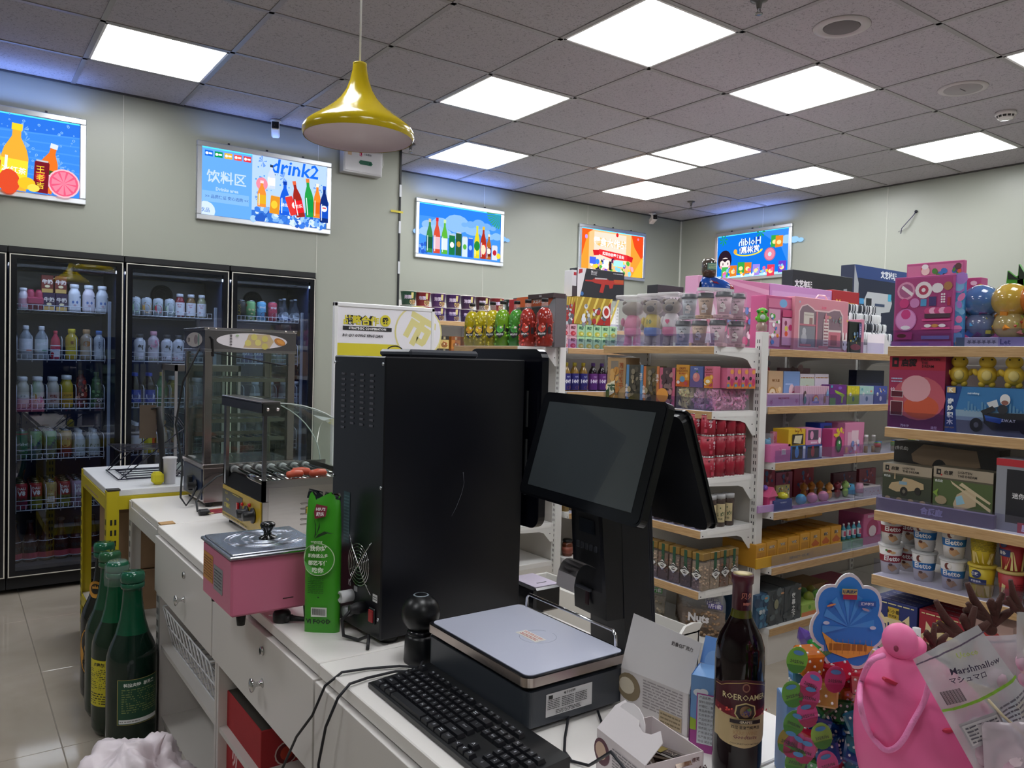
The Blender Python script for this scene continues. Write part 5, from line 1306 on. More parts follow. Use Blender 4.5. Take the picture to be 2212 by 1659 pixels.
F.ell(.5,.88,.055,.065,'9a6a5a',18);F.ell(.5,.88,.04,.045,'5a1a24',14);F.text('ROEROAMER',.5,.74,.085,'e0d2a0',bold=.01,maxw=.86)
F.poly([(.36,.62),(.5,.67),(.64,.62),(.66,.5),(.6,.42),(.4,.42),(.34,.5)],'d8c48a');F.poly([(.38,.61),(.5,.65),(.62,.61),(.64,.5),(.59,.435),(.41,.435),(.36,.5)],'2a1416')
F.ell(.5,.54,.085,.085,'8a6a4a',18);F.blobs(['3a2a5a','4a3a70','5a4a80'],12,.45,.48,.55,.57,(.012,.018),2);F.ell(.54,.58,.03,.02,'4a7a3a')
F.rect(.27,.375,.73,.43,'221216');F.text('GRAPES',.5,.402,.04,'e8dcc0',bold=.02)
F.text('西拉·皇室葡萄露酒',.5,.325,.05,'3a2a1a',maxw=.8,bold=.02);F.text('RARE WINE',.5,.245,.05,'b8946a',maxw=.6);F.text('Goodtaste',.5,.19,.06,'6a2a3a',shear=.3);F.text('CHOICENESS RAW MATERIAL',.5,.09,.025,'4a3a2a',maxw=.62)
F.blobs(['e8584a','ffb09a','c8303a'],8,.02,.52,.3,.6,(.008,.02),6);F.blobs(['e8584a','ffb09a','c8303a'],8,.7,.52,.98,.6,(.008,.02),8)
l.build('label',t)
# == shop shelving
WH='e2e1de'
def shelf_plate(par,x0,x1,d,z,guard=True,wood='wood',gh=.058):
 b=MB('satin');b.box(x0+.002,x1-.002,-d+.006,-.002,z-.030,z,'e6e5e3',b=.001);s=b.build('shelf_board',par)
 b=MB('wood');b.box(x0+.001,x1-.001,-d,-d+.006,z-.036,z-.001,'ffffff',b=.001);b.build('price_strip',s)
 if guard:
  b=MB('guard');b.box(x0+.004,x1-.004,-d+.008,-d+.0095,z,z+gh,'d8d4e8');b.build('clear_guard',s)
 return s
def bracket(par,x,d,z,flip=1):
 b=MB('satin');o=[(-d+.006,z-.034),(-d+.006,z-.001),(-.0,z-.001),(-.0,z-.118),(-.02,z-.118),(-.075,z-.058),(-.11,z-.048)]
 b.prism(o,x-.0015,x+.0015,WH,axis='x')
 b.box(x+flip*.0015,x+flip*.003,-d+.05,-.02,z-.024,z-.008,'f0efec')
 for y,zz in((-d+.022,z-.026),(-.025,z-.065)):b.box(x+flip*.0015,x+flip*.0022,y-.003,y+.003,zz-.003,zz+.003,'20202a',mat='matte')
 b.build('bracket',par)
def post(par,x,y0,y1,h,slots='xy'):
 b=MB('satin');b.box(x-.02,x+.02,y0,y1,0,h,WH,b=.002);pp=b.build('post',par)
 b=MB('matte');n=int(h/.032)
 for i in range(1,n):
  z=i*.032
  if z>h-.03:break
  for dx in(-.007,.004):b.box(x+dx,x+dx+.004,y0-.0006,y0,z,z+.017,'17181d')
 for i in range(1,n):
  z=i*.032
  if z>h-.03:break
 b.build('slot_column',pp)
def bay_row(name,label,cat,loc,rz,bays,depth,levels,h=1.59,back='b9b4ae',both=False,guard=True,base=True):
 """bays: list of x edges; depth(level index); fronts face local -y"""
 t=thing(name,label,cat,loc,rz)
 for x in bays:post(t,x,-.0,.05,h)
 for x0,x1 in zip(bays,bays[1:]):
  b=MB('satin');z=.1
  while z<h-.10:
   b.box(x0+.02,x1-.02,.012,.022,z+.001,min(z+.27,h-.08),back);z+=.27  # panel grey has the shade inside the bays mixed in
  b.build('back_panel',t)
  for i,z in enumerate(levels):
   last=i==len(levels)-1
   shelf_plate(t,x0,x1,depth(i),z,guard and not last)
   if not last:
    for x,f in((x0+.004,-1),(x1-.004,1)):bracket(t,x,depth(i),z,f)
   else:
    b=MB('satin');b.box(x0+.002,x1-.002,-depth(i)+.012,0,0.0,z-.03,'dcd8d2');b.build('base_box',t)
 return t
RL=[1.512,1.235,.971,.735,.47,.177]
EL=[1.512,1.217,.915,.680,.405,.165]
dr=lambda i:(.375,.375,.43,.43,.43,.43)[i]
de=lambda i:(.32,.32,.37,.37,.37,.37)[i]
for k,(yn,nm)in enumerate(((-.075,'middle'),(1.425,'far'),(-1.61,'near'))):
 if k<2:
  bay_row('gondola_shelf','long shelving run of the %s row, white metal with wood strips, facing the camera'%nm,'shelving',(0,yn+.375,0),0,[.79,1.475,2.195,2.915],dr,RL)
 if k!=1:
  o=bay_row('gondola_shelf','rear side of the %s shelving run'%nm,'shelving',(0,yn+.375+.105,0),PI,[-2.915,-2.195,-1.475,-.79],dr,RL[:1]+RL[-1:],guard=False)
 lab={'middle':'end shelf of the middle row with bear boxes on top','far':'end shelf of the far row holding big jelly drink bottles','near':'end shelf of the right row with yogurt-style snack cups'}[nm]
 bay_row('end_shelf',lab,'shelving',(.72,yn+.755,0),-PI/2,[.01,.74],de,EL)
def ebox(name,label,cat,px0,px1,pyt,z,Xf,depth,col,front=None,side2=None,group=None,py=None,top=None,mat='paper',h=None,dz=0):
 py=py or pyt+20
 y0=at(px0,py,x=Xf).y;y1=at(px1,py,x=Xf).y
 hh=h or at((px0+px1)/2,pyt,x=Xf).z-z
 return pack(name,label,cat,abs(y0-y1)-.002,depth,hh,col,front=front,side2=side2,top=top,loc=(Xf+depth/2,(y0+y1)/2,z+dz),rz=-PI/2,group=group,mat=mat)
def rbox(name,label,cat,px0,px1,pyt,z,Yf,depth,col,front=None,side=None,group=None,py=None,top=None,mat='paper',h=None,rz=0):
 py=py or pyt+20
 x0=at(px0,py,y=Yf).x;x1=at(px1,py,y=Yf).x
 hh=h or at((px0+px1)/2,pyt,y=Yf).z-z
 return pack(name,label,cat,abs(x1-x0)-.002,depth,hh,col,front=front,side=side,top=top,loc=((x0+x1)/2,Yf+depth/2,z),rz=rz,group=group,mat=mat)
def rect(*a):return lambda F:F.rect(*a)
def ell(*a):return lambda F:F.ell(*a)
def blob(cols,n,*a,**k):return lambda F:F.blobs(cols,n,*a,**k)
def lns(*a):return lambda F:F.lines(*a)
def bx(f):
 return f
 # == middle end shelf
z=EL[0]
def bear(px0,px1,label,shirt,pants,num=None,heart=False,back=False,wy=.118):
 ya,yb=at(px0,700,x=.46).y,at(px1,700,x=.46).y
 yc=(ya+yb)/2;w=abs(ya-yb)-.004;H=.262
 t=thing('bear_figure',label,'toy',(.46+w/2,yc,z),-PI/2+.35)
 s=w/.118
 b=MB('satin')
 for q in(-1,1):b.lathe([(.019,.006),(.021,.02),(.017,.07)],'8d8478' if not back else'c86a90',c=(q*.019*s,0,0),n=12);b.ball((q*.021*s,-.008,.012),(.019,.024,.012),'8d8478' if not back else'b85a80',10,6)
 b.build('leg',t)
 b=MB('satin');b.lathe([(.034,.055),(.044,.068),(.043,.096),(.038,.1)],pants,n=16);b.build('shorts',t)
 b=MB('satin');b.lathe([(.042,.094),(.045,.11),(.040,.14),(.030,.160),(.018,.168)],shirt,n=18)
 for q in(-1,1):b.ball((q*.044*s,-.002,.128),(.012,.014,.024),shirt,8,6)
 F=Face(b,(0,0,.105),(1,0,0),(0,0,1),.05,.04,bend=(0,0,.0455));base=F.p;F.p=lambda x,y:base(x-.025,y)
 if num:F.text(num,.5,.5,.62,'2c6a5a',bold=.02)
 if heart:F.ell(.35,.55,.18,.18,'d0507a');F.ell(.55,.55,.18,.18,'d0507a');F.poly([(.2,.5),(.72,.5),(.46,.1)],'d0507a')
 b.build('shirt',t)
 b=MB('satin')
 for q in(-1,1):b.ball((q*.049*s,-.006,.102),(.010,.012,.018),'8d8478',8,6)
 b.build('paw',t)
 b=MB('satin');b.ball((0,0,.198),(.048*s,.042,.040),'877d70',18,12)
 for q in(-1,1):b.ball((q*.040*s,.004,.228),(.013,.010,.013),'7d7367',10,6)
 if not back:
  b.ball((.004,-.042,.190),(.022,.010,.018),'3a3634',12,8)
  for q in(-1,1):b.ball((q*.024*s,-.040,.214),(.0045,.003,.005),'2a2a34',8,5)
 b.build('head',t)
 b=MB('film');b.box(-w/2*.92,w/2*.92,-w/2*.92,w/2*.92,0,H,'dcd6e2',b=.003);b.build('clear_case',t)
 b=MB('frost');b.box(-w/2*.93,w/2*.93,-w/2*.93,w/2*.93,H-.012,H+.004,'e6e4e2',b=.004);b.build('case_lid',t)
bear(1322,1367,'toy bear in pink suit in a clear case, turned away, leftmost of three','c2708f','b8608a',back=True)
bear(1368,1411,'toy bear with yellow number 10 shirt in a clear case, middle of three','c2ac3c','2c5aa0',num='10')
bear(1412,1452,'toy bear with white heart shirt in a clear case, rightmost of three','cfc9cb','b0507a',heart=True)
def cup(label,loc,col,rz=-PI/2+.5):
 t=thing('paper_cup',label,'cup',loc,rz,'lidded paper cups in clear cases')
 b=MB('paper');b.lathe([(.026,.014),(.036,.098)],col,n=18)
 F=Face(b,(0,0,.018),(1,0,0),(0,0,1),.07,.078,bend=(0,0,lambda zz:.0263+(zz-.014)/.084*.0100));base=F.p;F.p=lambda x,y:base(x-.035,y)
 F.text('Cupcafe',.5,.80,.16,'3a3438',bold=.01,maxw=.8);F.ell(.5,.5,.15,.13,'e6dcdc',12);F.poly([(.38,.55),(.5,.7),(.62,.58),(.5,.62)],'3a3438');F.ell(.62,.36,.1,.09,'e6dcdc',10);F.rect(.3,.12,.62,.26,'e6dede');F.lines(.34,.14,.58,.24,2,'5a5054')
 F.rect(.33,.34,.56,.36,'3a3438')
 b.build('cup_body',t)
 b=MB('satin');b.lathe([(.038,.096),(.039,.104),(.036,.106),(.035,.118),(.030,.120)],'2c3036',n=18);b.build('lid',t)
 b=MB('paper');b.box(-.038,.038,-.038,.038,0,.016,col,b=.001);F=Face(b,(-.038,-.038,0),(1,0,0),(0,0,1),.076,.016);F.text('Cupcafe',.3,.5,.4,'4a4448');F.lines(.55,.2,.9,.8,2,'4a4448');b.build('tray',t)
 b=MB('film');b.box(-.0385,.0385,-.0385,.0385,.0165,.126,'e2e0ea',b=.001);b.build('clear_case',t)
cu=[(1478,0,'a9adb4','grey'),(1513,0,'c0a48e','beige'),(1552,0,'c3a0ac','pink')]
for tier in(0,1):
 for k,(px,dx,c,nm)in enumerate(cu):
  yy=at(px+(8 if tier else 0),700,x=.46).y
  cup('%s paper cup with black lid in a clear case, %s tier'%(nm,('lower','upper')[tier]),(.455+.012*tier,yy,z+tier*.128),c)
 cup('pink paper cup standing behind the others at the end, %s tier'%('lower','upper')[tier],(.585,at(1552,700,x=.46).y,z+tier*.128),'b895a2')
t=thing('candy_dispenser','blue and red shoe-shaped candy dispenser with a clear jar on top','toy',(.50,.020,z+.256),-.35)
b=MB('gloss');n=16
pr=[(-.075,.0,.036),(-.07,.028,.052),(-.03,.032,.062),(.02,.032,.050),(.055,.030,.034),(.08,.022,.02)]
vs=[];fs=[]
for x,w_,h_ in[(-.082,.012,.03)]+pr[1:]+[(.088,.006,.014)]:
 for k in range(n):a=PI*k/(n-1);vs.append((x,-w_*math.cos(a),.012+(h_-.0)*math.sin(a)))
for i in range(len(vs)//n-1):
 for k in range(n-1):fs.append((i*n+k,(i+1)*n+k,(i+1)*n+k+1,i*n+k+1))
b.add(vs,fs,['1f4a9c']*((n-1)*4)+['8c2430']*(len(fs)-(n-1)*4),True);b.build('upper',t)
b=MB('gloss');b.prism([(x*.088,y*.034)for x,y in((-1,-.5),(-.8,-.95),(.5,-1),(.95,-.5),(1,0),(.95,.5),(.5,1),(-.8,.95),(-1,.5))],0,.014,'d4d6da',axis='z');b.build('sole',t)
b=MB('gloss');b.poly([(-.05,-.0335,.05),(-.02,-.034,.038),(-.025,-.034,.046),(.0,-.034,.030),(-.03,-.034,.036),(-.022,-.034,.028)],'8a2430');b.build('bolt_mark',t)
b=MB('candy');b.lathe([(.02,.058),(.032,.068),(.034,.10),(.033,.135),(.024,.146)],'4a3c34',c=(-.04,0,0),n=18);b.ball((-.04,0,.08),(.028,.028,.016),'3a2a2a',10,6,mat='nuts');b.build('jar',t)
b=MB('paper');F=Face(b,(-.04,0,.095),(1,0,0),(0,0,1),.05,.03,bend=(-.04,0,.0345));base=F.p;F.p=lambda x,y:base(x-.025,y);F.rect(0,0,1,1,'5f8a80');F.lines(.1,.15,.9,.85,3,'c8d8a0');b.build('label',t)
b=MB('candy');b.ball((-.04,0,.078),(.03,.03,.02),'a8483a',10,6);b.build('sweets',t)
t=thing('duck_toy','green bulging-eyed duck toy on a small sweet jar, atop the shelf post','toy',(.745,-.055,1.593),-.9)
b=MB('candy');b.lathe([(.022,0),(.026,.006),(.026,.03),(.019,.038),(.019,.044)],'c3a79a',n=16);b.blob=None;b.build('jar',t)
b=MB('gloss')
for k in range(9):
 a=k*.7;b.ball((.018*math.cos(a),.018*math.sin(a),.010+.008*(k%3)),.0065,('4a78c0','c89a3a','5a9a4a','c86a8a')[k%4],7,5)
b.build('sweets',t)
b=MB('satin');b.lathe([(.020,.044),(.025,.052),(.025,.066),(.020,.085),(.021,.098),(.015,.108),(.001,.112)],'5fae2c',n=16)
for q in(-1,1):b.ball((q*.024,-.004,.060),(.008,.008,.010),'5fae2c',8,6);b.ball((q*.013,-.004,.047),(.009,.012,.006),'5fae2c',8,6)
b.build('body',t)
b=MB('gloss')
for q in(-1,1):b.ball((q*.017,-.010,.094),(.010,.009,.010),'2f8a2a',10,7)
b.build('eye',t)
b=MB('satin');b.ball((0,-.022,.090),(.007,.007,.004),'d8823a',8,5);b.build('beak',t)
b=MB('satin');b.ball((.002,-.018,.064),(.014,.009,.016),'b7c6bc',10,7);b.build('belly',t)
z=EL[1];Xf=.435
ebox('cookie_box','tall clear cookie box with green 7-bag sticker, leftmost on the second level','box',1312,1352,772,z,Xf,.10,'b5946e',multi(rect(.2,.1,.6,.92,'8a8078'),blob(['d8a868','c89050','e8c890','b87a40'],26,.1,.1,.7,.75,r=(.05,.1)),tx('苏打饼干',.6,.13,'a04a2a',vert=True,x=.82),lambda F:(F.poly([(.0,.1),(.45,.22),(.5,.5),(.05,.4)],'e8e4d0'),F.poly([(0,.02),(.2,.08),(.2,.32),(0,.26)],'1d4a38'),F.text('7袋',.3,.34,.16,'1d4a38',bold=.04))),mat='satin')
for k,(p0,p1,c,c2)in enumerate(((1353,1390,'5f93c4','46443f'),(1390,1425,'d07a4a','6a5c40'),(1425,1459,'cc6a86','54434a'))):
 ebox('snack_box',('blue','orange','pink')[k]+' edged snack box with clear window on the second level','box',p0,p1,788+k*3,z,Xf,.05,c2,multi(rect(0,0,.16,1,c),rect(.84,0,1,1,c),blob(['8a8070','5a544c','a89878','38342f'],22,.2,.05,.8,.95,r=(.04,.08)),tx('水果脆',.35,.1,'f0e8e8',vert=True,x=.08),tx('冻干',.7,.1,'f0e8e8',vert=True,x=.92))if k<2 else multi(rect(0,0,.2,1,c),rect(.8,0,1,1,c),blob(['8a7070','5a444c','b8888a'],22,.2,.05,.8,.95,r=(.04,.08)),ell(.25,.3,.2,.18,'e8a04a')),group='window snack boxes')
def crispy(c,c2):return lambda F:(F.rect(0,0,1,.3,c2),F.text('CRISPY',.5,.84,.1,'8a3a2a',bold=.03,maxw=.8),F.text('DELICIOUS',.5,.72,.1,'8a3a2a',bold=.03,maxw=.85),F.text('酸奶果粒块',.5,.6,.08,'b03a3a',maxw=.6),F.ell(.5,.34,.16,.14,'6a9ac0',12),F.ell(.82,.5,.12,.12,'e89a3a',12),F.ell(.82,.5,.07,.08,'f4c87a',10),F.ell(.2,.2,.1,.08,'e8e8e8',10),F.ell(.78,.15,.1,.09,'c04a5a',10))
zb=at(1490,836,x=Xf).z
def tri_bag(name,label,px0,px1,cols,seed,depth=.09,X=Xf):
 ya,yb=at(px0,860,x=X).y,at(px1,860,x=X).y
 t=thing('candy_bin',label,'candy',(X+depth/2,(ya+yb)/2,z),-PI/2,'bins of triangle sweets')
 w=abs(ya-yb)-.003;hh=zb-z-.002;rr=random.Random(seed)
 big=depth>.2
 for i in range(110 if big else int(34*w/.1)):
  b=MB('satin');s=rr.uniform(.014,.019);b.M=Matrix.Translation((rr.uniform(-w/2+.012,w/2-.012),rr.uniform(-depth/2+.010,-depth/2+.03),rr.uniform(.010,hh-.012)))if not(big and i>20)else Matrix.Translation((w/2-rr.uniform(.004,.02),rr.uniform(-depth/2+.012,depth/2-.012),rr.uniform(.01,hh-.012)))@Matrix.Rotation(PI/2,4,'Z')
  b.M=b.M@Matrix.Rotation(rr.uniform(0,6),4,'Y')@Matrix.Rotation(rr.uniform(-.5,.5),4,'X')
  b.add([(-s,0,-s*.7),(s,0,-s*.7),(0,-.002,s),(0,.009,0),(0,-.009,-.002)],[(0,4,2),(4,1,2),(1,0,3),(2,1,3),(0,2,3),(0,1,4)],rr.choice(cols));b.ball((0,-.008,-.002),(.003,.001,.0025),rr.choice(['6a4a3a','c03a5a','4a5a8a']),6,4);b.build('triangle_sweet',t)
 b=MB('matte');b.box(-w/2+.004,w/2-(.024 if big else.004),-depth/2+.034,depth/2-.002,.001,hh-.002,cols[0]);b.build('fill',t)
 b=MB('film');b.box(-w/2,w/2,-depth/2,depth/2,0,hh,'e4dde6',b=.001);b.build('clear_bin',t)
 return t
tri_bag('','clear bin of yellow triangle sweets below the orange box',1460,1489,['d8cc8a','cfc27c','e0d8a0'],1)
tri_bag('','clear bin of pale pink triangle sweets below the peach box',1490,1519,['d0a0b8','c890b0','dab0c4'],2)
tri_bag('','large clear bin of pink triangle sweets at the end of the second level',1520,1541,['d087b0','c87aa8','dc9abd'],3,depth=.26)
ebox('crisp_box','orange animal-print box above the yellow triangle sweets','box',1460,1489,788,zb,Xf,.05,'d59a3e',crispy('d59a3e','c8602a'))
ebox('crisp_box','blue box with a pink peach picture','box',1490,1519,791,zb,Xf,.05,'5a6aa8',multi(rect(0,0,1,.4,'6a5a90'),ell(.5,.48,.22,.22,'d8848a'),ell(.42,.55,.1,.12,'e8a8a0'),ell(.55,.75,.06,.04,'4a7a4a'),tx('MILK',.88,.08,'c8d0f0',bold=.03)))
ebox('crisp_box','pink tiger-print box at the front corner of the second level','box',1521,1541,791,zb,Xf,.05,'d0708a',multi(crispy('d0708a','d8843a'),ell(.45,.34,.24,.2,'e8a83a'),ell(.45,.3,.13,.08,'f0e8d8')))
for k in range(4):
 x0=Xf+.055+k*.052
 pack('crisp_box','pink and orange animal-print box in the row along the shelf end, %s'%nth(k,4),'box',.049,.045,at(1580,795,y=-.05).z-zb,'cf6f90',front=multi(rect(0,0,1,.3,'d8843a'),ell(.7,.82,.13,.12,'e8a050'),ell(.25,.5,.1,.1,'2a2a30'),ell(.7,.3,.12,.2,'c03a6a'),ell(.2,.15,.1,.08,'5a8ab0')),loc=(x0+.025,-.045,zb),rz=0,group='pink animal-print boxes')
z=EL[2]
tin=thing('milk_tin','','tin',(0,0,0),0)
b=MB('satin');b.lathe([(.0335,0),(.0335,.093)],'a01c34',n=20)
F=Face(b,(0,0,0),(1,0,0),(0,0,1),.11,.094,bend=(0,0,.0338));base=F.p;F.p=lambda x,y:base(x-.03,y)
F.text('牛奶',.72,.55,.18,'e8dfe6',bold=.05,vert=True);F.text('旺',.42,.8,.12,'2a1a30',bold=.04);F.text('乳品',.5,.5,.09,'d88a9a',vert=True);[(F.text('牛奶',q,.5,.17,'e8dfe6',bold=.05,vert=True),F.text('旺',q-.3,.8,.12,'2a1a30',bold=.04),F.rect(q+.1,.12,q+.2,.3,'c85a6a'))for q in(-.35,1.45,-1.0)];F.rect(.5,.12,.62,.3,'b83a50')
F.rect(-.8,.90,1.6,.915,'d8a0a8');F.rect(-.8,.84,1.6,.85,'d8a0a8');b.build('body',tin)
b=MB('chrome');b.lathe([(.0342,-.0005),(.0342,.002)],'b8b4b4',n=20);b.lathe([(.0342,.091),(.0345,.0945),(.032,.0945),(.0315,.093),(.001,.093)],'b8b4b4',n=20);b.build('rim',tin)
proto(tin);first=True
for tier in range(3):
 for i in range(6):
  for j in range(4):
   if i>0 and j>0:continue
   loc=(.43+j*.071,-.020+i*.0705,z+tier*.0965)
   lab='red milk tin, %s tier, %s'%(('bottom','middle','top')[tier],'front corner stack' if i==0 and j==0 else('%s along the shelf end'%ORD[j]if i==0 else'%s along the shelf front'%ORD[i]))
   if first:tin.location=loc;tin['label']=lab;tin['group']='stacked red milk tins';first=False
   else:dup(tin,loc,rr.uniform(-2.2,-1.2)if j==0 else-.35+rr.uniform(-.25,.25),lab,'stacked red milk tins')
tin.rotation_euler=(0,0,-1.0)
z=EL[3]
j0=thing('meat_jar','','jar');b=MB('jelly');b.lathe([(.026,0),(.028,.004),(.028,.125),(.025,.13)],'5f504a',n=16);b.build('body',j0)
b=MB('nuts');b.lathe([(.025,.004),(.025,.115)],'4a3630',n=12);b.build('filling',j0)
b=MB('satin');b.lathe([(.0275,.13),(.028,.148),(.026,.150)],'b9babd',n=16);b.build('cap',j0)
b=MB('paper');F=Face(b,(0,0,.022),(1,0,0),(0,0,1),.05,.085,bend=(0,0,.0287));base=F.p;F.p=lambda x,y:base(x-.025,y);F.rect(0,0,1,1,'cdbd92');F.text('千卤',.5,.45,.26,'2a4a30',bold=.04,vert=False);F.poly([(.2,.68),(.5,.82),(.8,.68),(.5,.74)],'2a4a30');F.text('牛肉',.5,.18,.12,'3a3a2a');b.build('label',j0)
proto(j0);k=0
for i,(x,y)in enumerate([(.40,-.02),(.40,.045),(.40,.11),(.40,.175),(.40,.24),(.462,-.02),(.525,-.02),(.588,-.02)]):
 lab='clear jar of dark dried snacks with cream label, %s'%('at the front corner' if i==0 else('%s along the shelf front'%ORD[i]if i<5 else'%s along the shelf end'%ORD[i-4]))
 if i==0:j0.location=(x,y,z);j0['label']=lab;j0['group']='jars of dried snacks';j0.rotation_euler=(0,0,-.9)
 else:dup(j0,(x,y,z),-.9+rr.uniform(-.3,.3),lab,'jars of dried snacks')
z=EL[4]
NC={'cashews':'a8907a','mixed nuts':'8a7264','pale cashews':'b09a84','almonds':'7a5442','walnuts':'9a7a58','dark raisins':'5a4038'}
def nutjar(label,loc,kind,rz):
 t=thing('nut_jar',label,'jar',loc,rz,'square nut jars with gold caps')
 b=MB('nuts');w=.029;b.box(-w+.001,w-.001,-w+.001,w-.001,.003,.128,NC[kind])
 q=random.Random(loc[1]*99+loc[0])
 for i in range(44):
  s_=q.choice((-1,1));c_=rgb(NC[kind]);f_=q.uniform(.7,1.5);cc=(min(1,c_[0]*f_),min(1,c_[1]*f_),min(1,c_[2]*f_),1)
  p=(q.uniform(-w+.006,w-.006),-w+.001,q.uniform(.01,.12))if i%2 else(w-.001 if rz>-1 and False else s_*(w-.001),q.uniform(-w+.006,w-.006),q.uniform(.01,.12))
  b.ball(p,(.007,.004,.005)if i%2 else(.004,.007,.005),cc,6,4,rot=None,mat='satin')
 b.build('nuts',t)
 b=MB('film');b.box(-w-.001,w+.001,-w-.001,w+.001,0,.138,'d8d0c8',b=.005);b.build('jar',t)
 b=MB('satin');b.box(-w-.001,w+.001,-w-.001,w+.001,.138,.172,'8a6c34',b=.003);b.build('cap',t)
 b=MB('paper');b.box(-.008,.008,-w-.0022,-w-.0015,.085,.171,'24503a');F=Face(b,(-w,-w-.006,.045),(1,0,0),(0,0,1),2*w,.055);F.poly([(.5,0),(.98,.5),(.5,1),(.02,.5)],'2a2a2a');F.poly([(.5,.04),(.94,.5),(.5,.96),(.06,.5)],'dcdcda');F.ell(.5,.45,.2,.14,'2a2a2a',12);F.ell(.42,.47,.08,.05,'dcdcda',8);F.ell(.58,.47,.08,.05,'dcdcda',8);F.poly([(.2,.6),(.5,.72),(.8,.6),(.76,.7),(.5,.84),(.24,.7)],'2a2a2a');F.ell(.66,.38,.03,.03,'b02a2a',6);b.build('seal_label',t)
kinds=['cashews','dark raisins','mixed nuts','almonds','pale cashews','walnuts','mixed nuts','almonds','cashews','walnuts']
for i in range(10):nutjar('square nut jar with gold cap, %s along the shelf front counting from the corner'%ORD[i],(.395,-.035+i*.070,z),kinds[i],-PI/2+.12)
for i,kd in enumerate(('pale cashews','almonds','walnuts')):nutjar('square jar of %s, %s behind the corner jar along the shelf end'%(kd,ORD[i]),(.46+i*.066,-.035,z),kd,-.12)
b=MB('satin')
def bin_(b,x0,x1,y0,y1,h,c='dedcd8'):
 b.box(x0,x0+.018,y0,y1,0,h,c,b=.004);b.box(x1-.01,x1,y0,y1,0,h,c);b.box(x0,x1,y0,y0+.014,0,h,c,b=.003);b.box(x0,x1,y1-.014,y1,0,h,c,b=.003);b.box(x0,x1,y0,y1,0,.02,c)
 b.prism([(x0+.02,h-.002),(x0+.05,h+.028),(x0+.10,h+.036),(x0+.16,h+.026),(x1,h+.0),(x1,h-.01),(x0+.02,h-.01)],y0,y0+.014,c,axis='y')
bin_(b,.20,.34,-.085,1.02,.245)
solo(b,'white_bin','long low white bin in front of the middle end shelf','bin')
def nutbag(label,loc,rz,tilt,col='8f7358',band='4a3f8c',word='Nuts'):
 t=thing('nut_bag',label,'snack bag',loc,rz,'clear bags of nuts',rot=(tilt,0,rz))
 n,m=14,12;w,h=.20,.235
 def P(u,v,s):
  bul=.024*math.sin(PI*u)*(math.sin(PI*min(1,(1-v)*1.15+.06))**.7 if v<.98 else 0)*(1 if v<.55 else max(0,(1-v)/.45))
  x=(u-.5)*w*(1-.28*max(0,v-.72)/.28*(abs(u-.5)*2)**3);return(x,s*bul,v*h)
 for nm,mt,cc,vmax in(('filling','nuts',col,.52),('film','film','d8dade',1.0)):
  vs=[];fs=[]
  for s in(-1,1):
   for i in range(m+1):
    for k in range(n+1):vs.append(P(k/n,i/m*vmax,s*(1.0 if nm=='film' else.9)))
  q=(m+1)*(n+1)
  for s in range(2):
   for i in range(m):
    for k in range(n):
     a=s*q+i*(n+1)+k;f=(a,a+1,a+n+2,a+n+1);fs.append(f if s==0 else tuple(reversed(f)))
  b=MB(mt);b.add(vs,fs,cc,True)
  if nm=='filling':
   qr=random.Random(loc[1]*7)
   for i in range(60):
    u,v=qr.uniform(.1,.9),qr.uniform(.03,.5);p=P(u,v,-.95);f_=qr.uniform(.8,1.7);c_=rgb(col)
    b.ball(p,(.0085,.005,.006),(min(1,c_[0]*f_),min(1,c_[1]*f_),min(1,c_[2]*f_),1),6,4,mat='satin')
  b.build(nm,t)
 b=MB('paper')
 F=Face(b,(-w/2,-.023,0),(1,0,0),(0,0,1),w,h)
 F.poly([(.62,.58),(.95,.58),(.95,.68),(.62,.68)],band);F.text('1斤1袋',.78,.63,.09,'e8e4f0',bold=.04,maxw=.3);F.poly([(.02,.80),(.10,.72),(.30,.95),(.22,1.0)],band)
 F.text('坚果',.16,.86,.05,'e8e4f0',rot=.8);F.text(word,.42,.36,.18,'e6e2e4',bold=.05,maxw=.5)
 F.k+=.001;F.poly([(.38,.90),(.44,.93),(.56,.93),(.62,.90),(.56,.885),(.44,.885)],'4a4846');b.build('print',t)
for i in range(6):nutbag('clear bag of nuts with purple 1-bag band, %s counting away from the shelf end'%ORD[i],(.46+i*.03,.00+i*.035,.167),-PI/2+.45,-.12)
nutbag('clear bag of pale nuts with green band, farther along the white bin',(.42,.33,.167),-PI/2+.3,-.16,'a89a84','2f8a3a','nuts')
nutbag('clear bag of pale nuts with green band, lying behind the cash register',(.43,.52,.167),-PI/2+.2,-.2,'a89a84','2f8a3a','nuts')
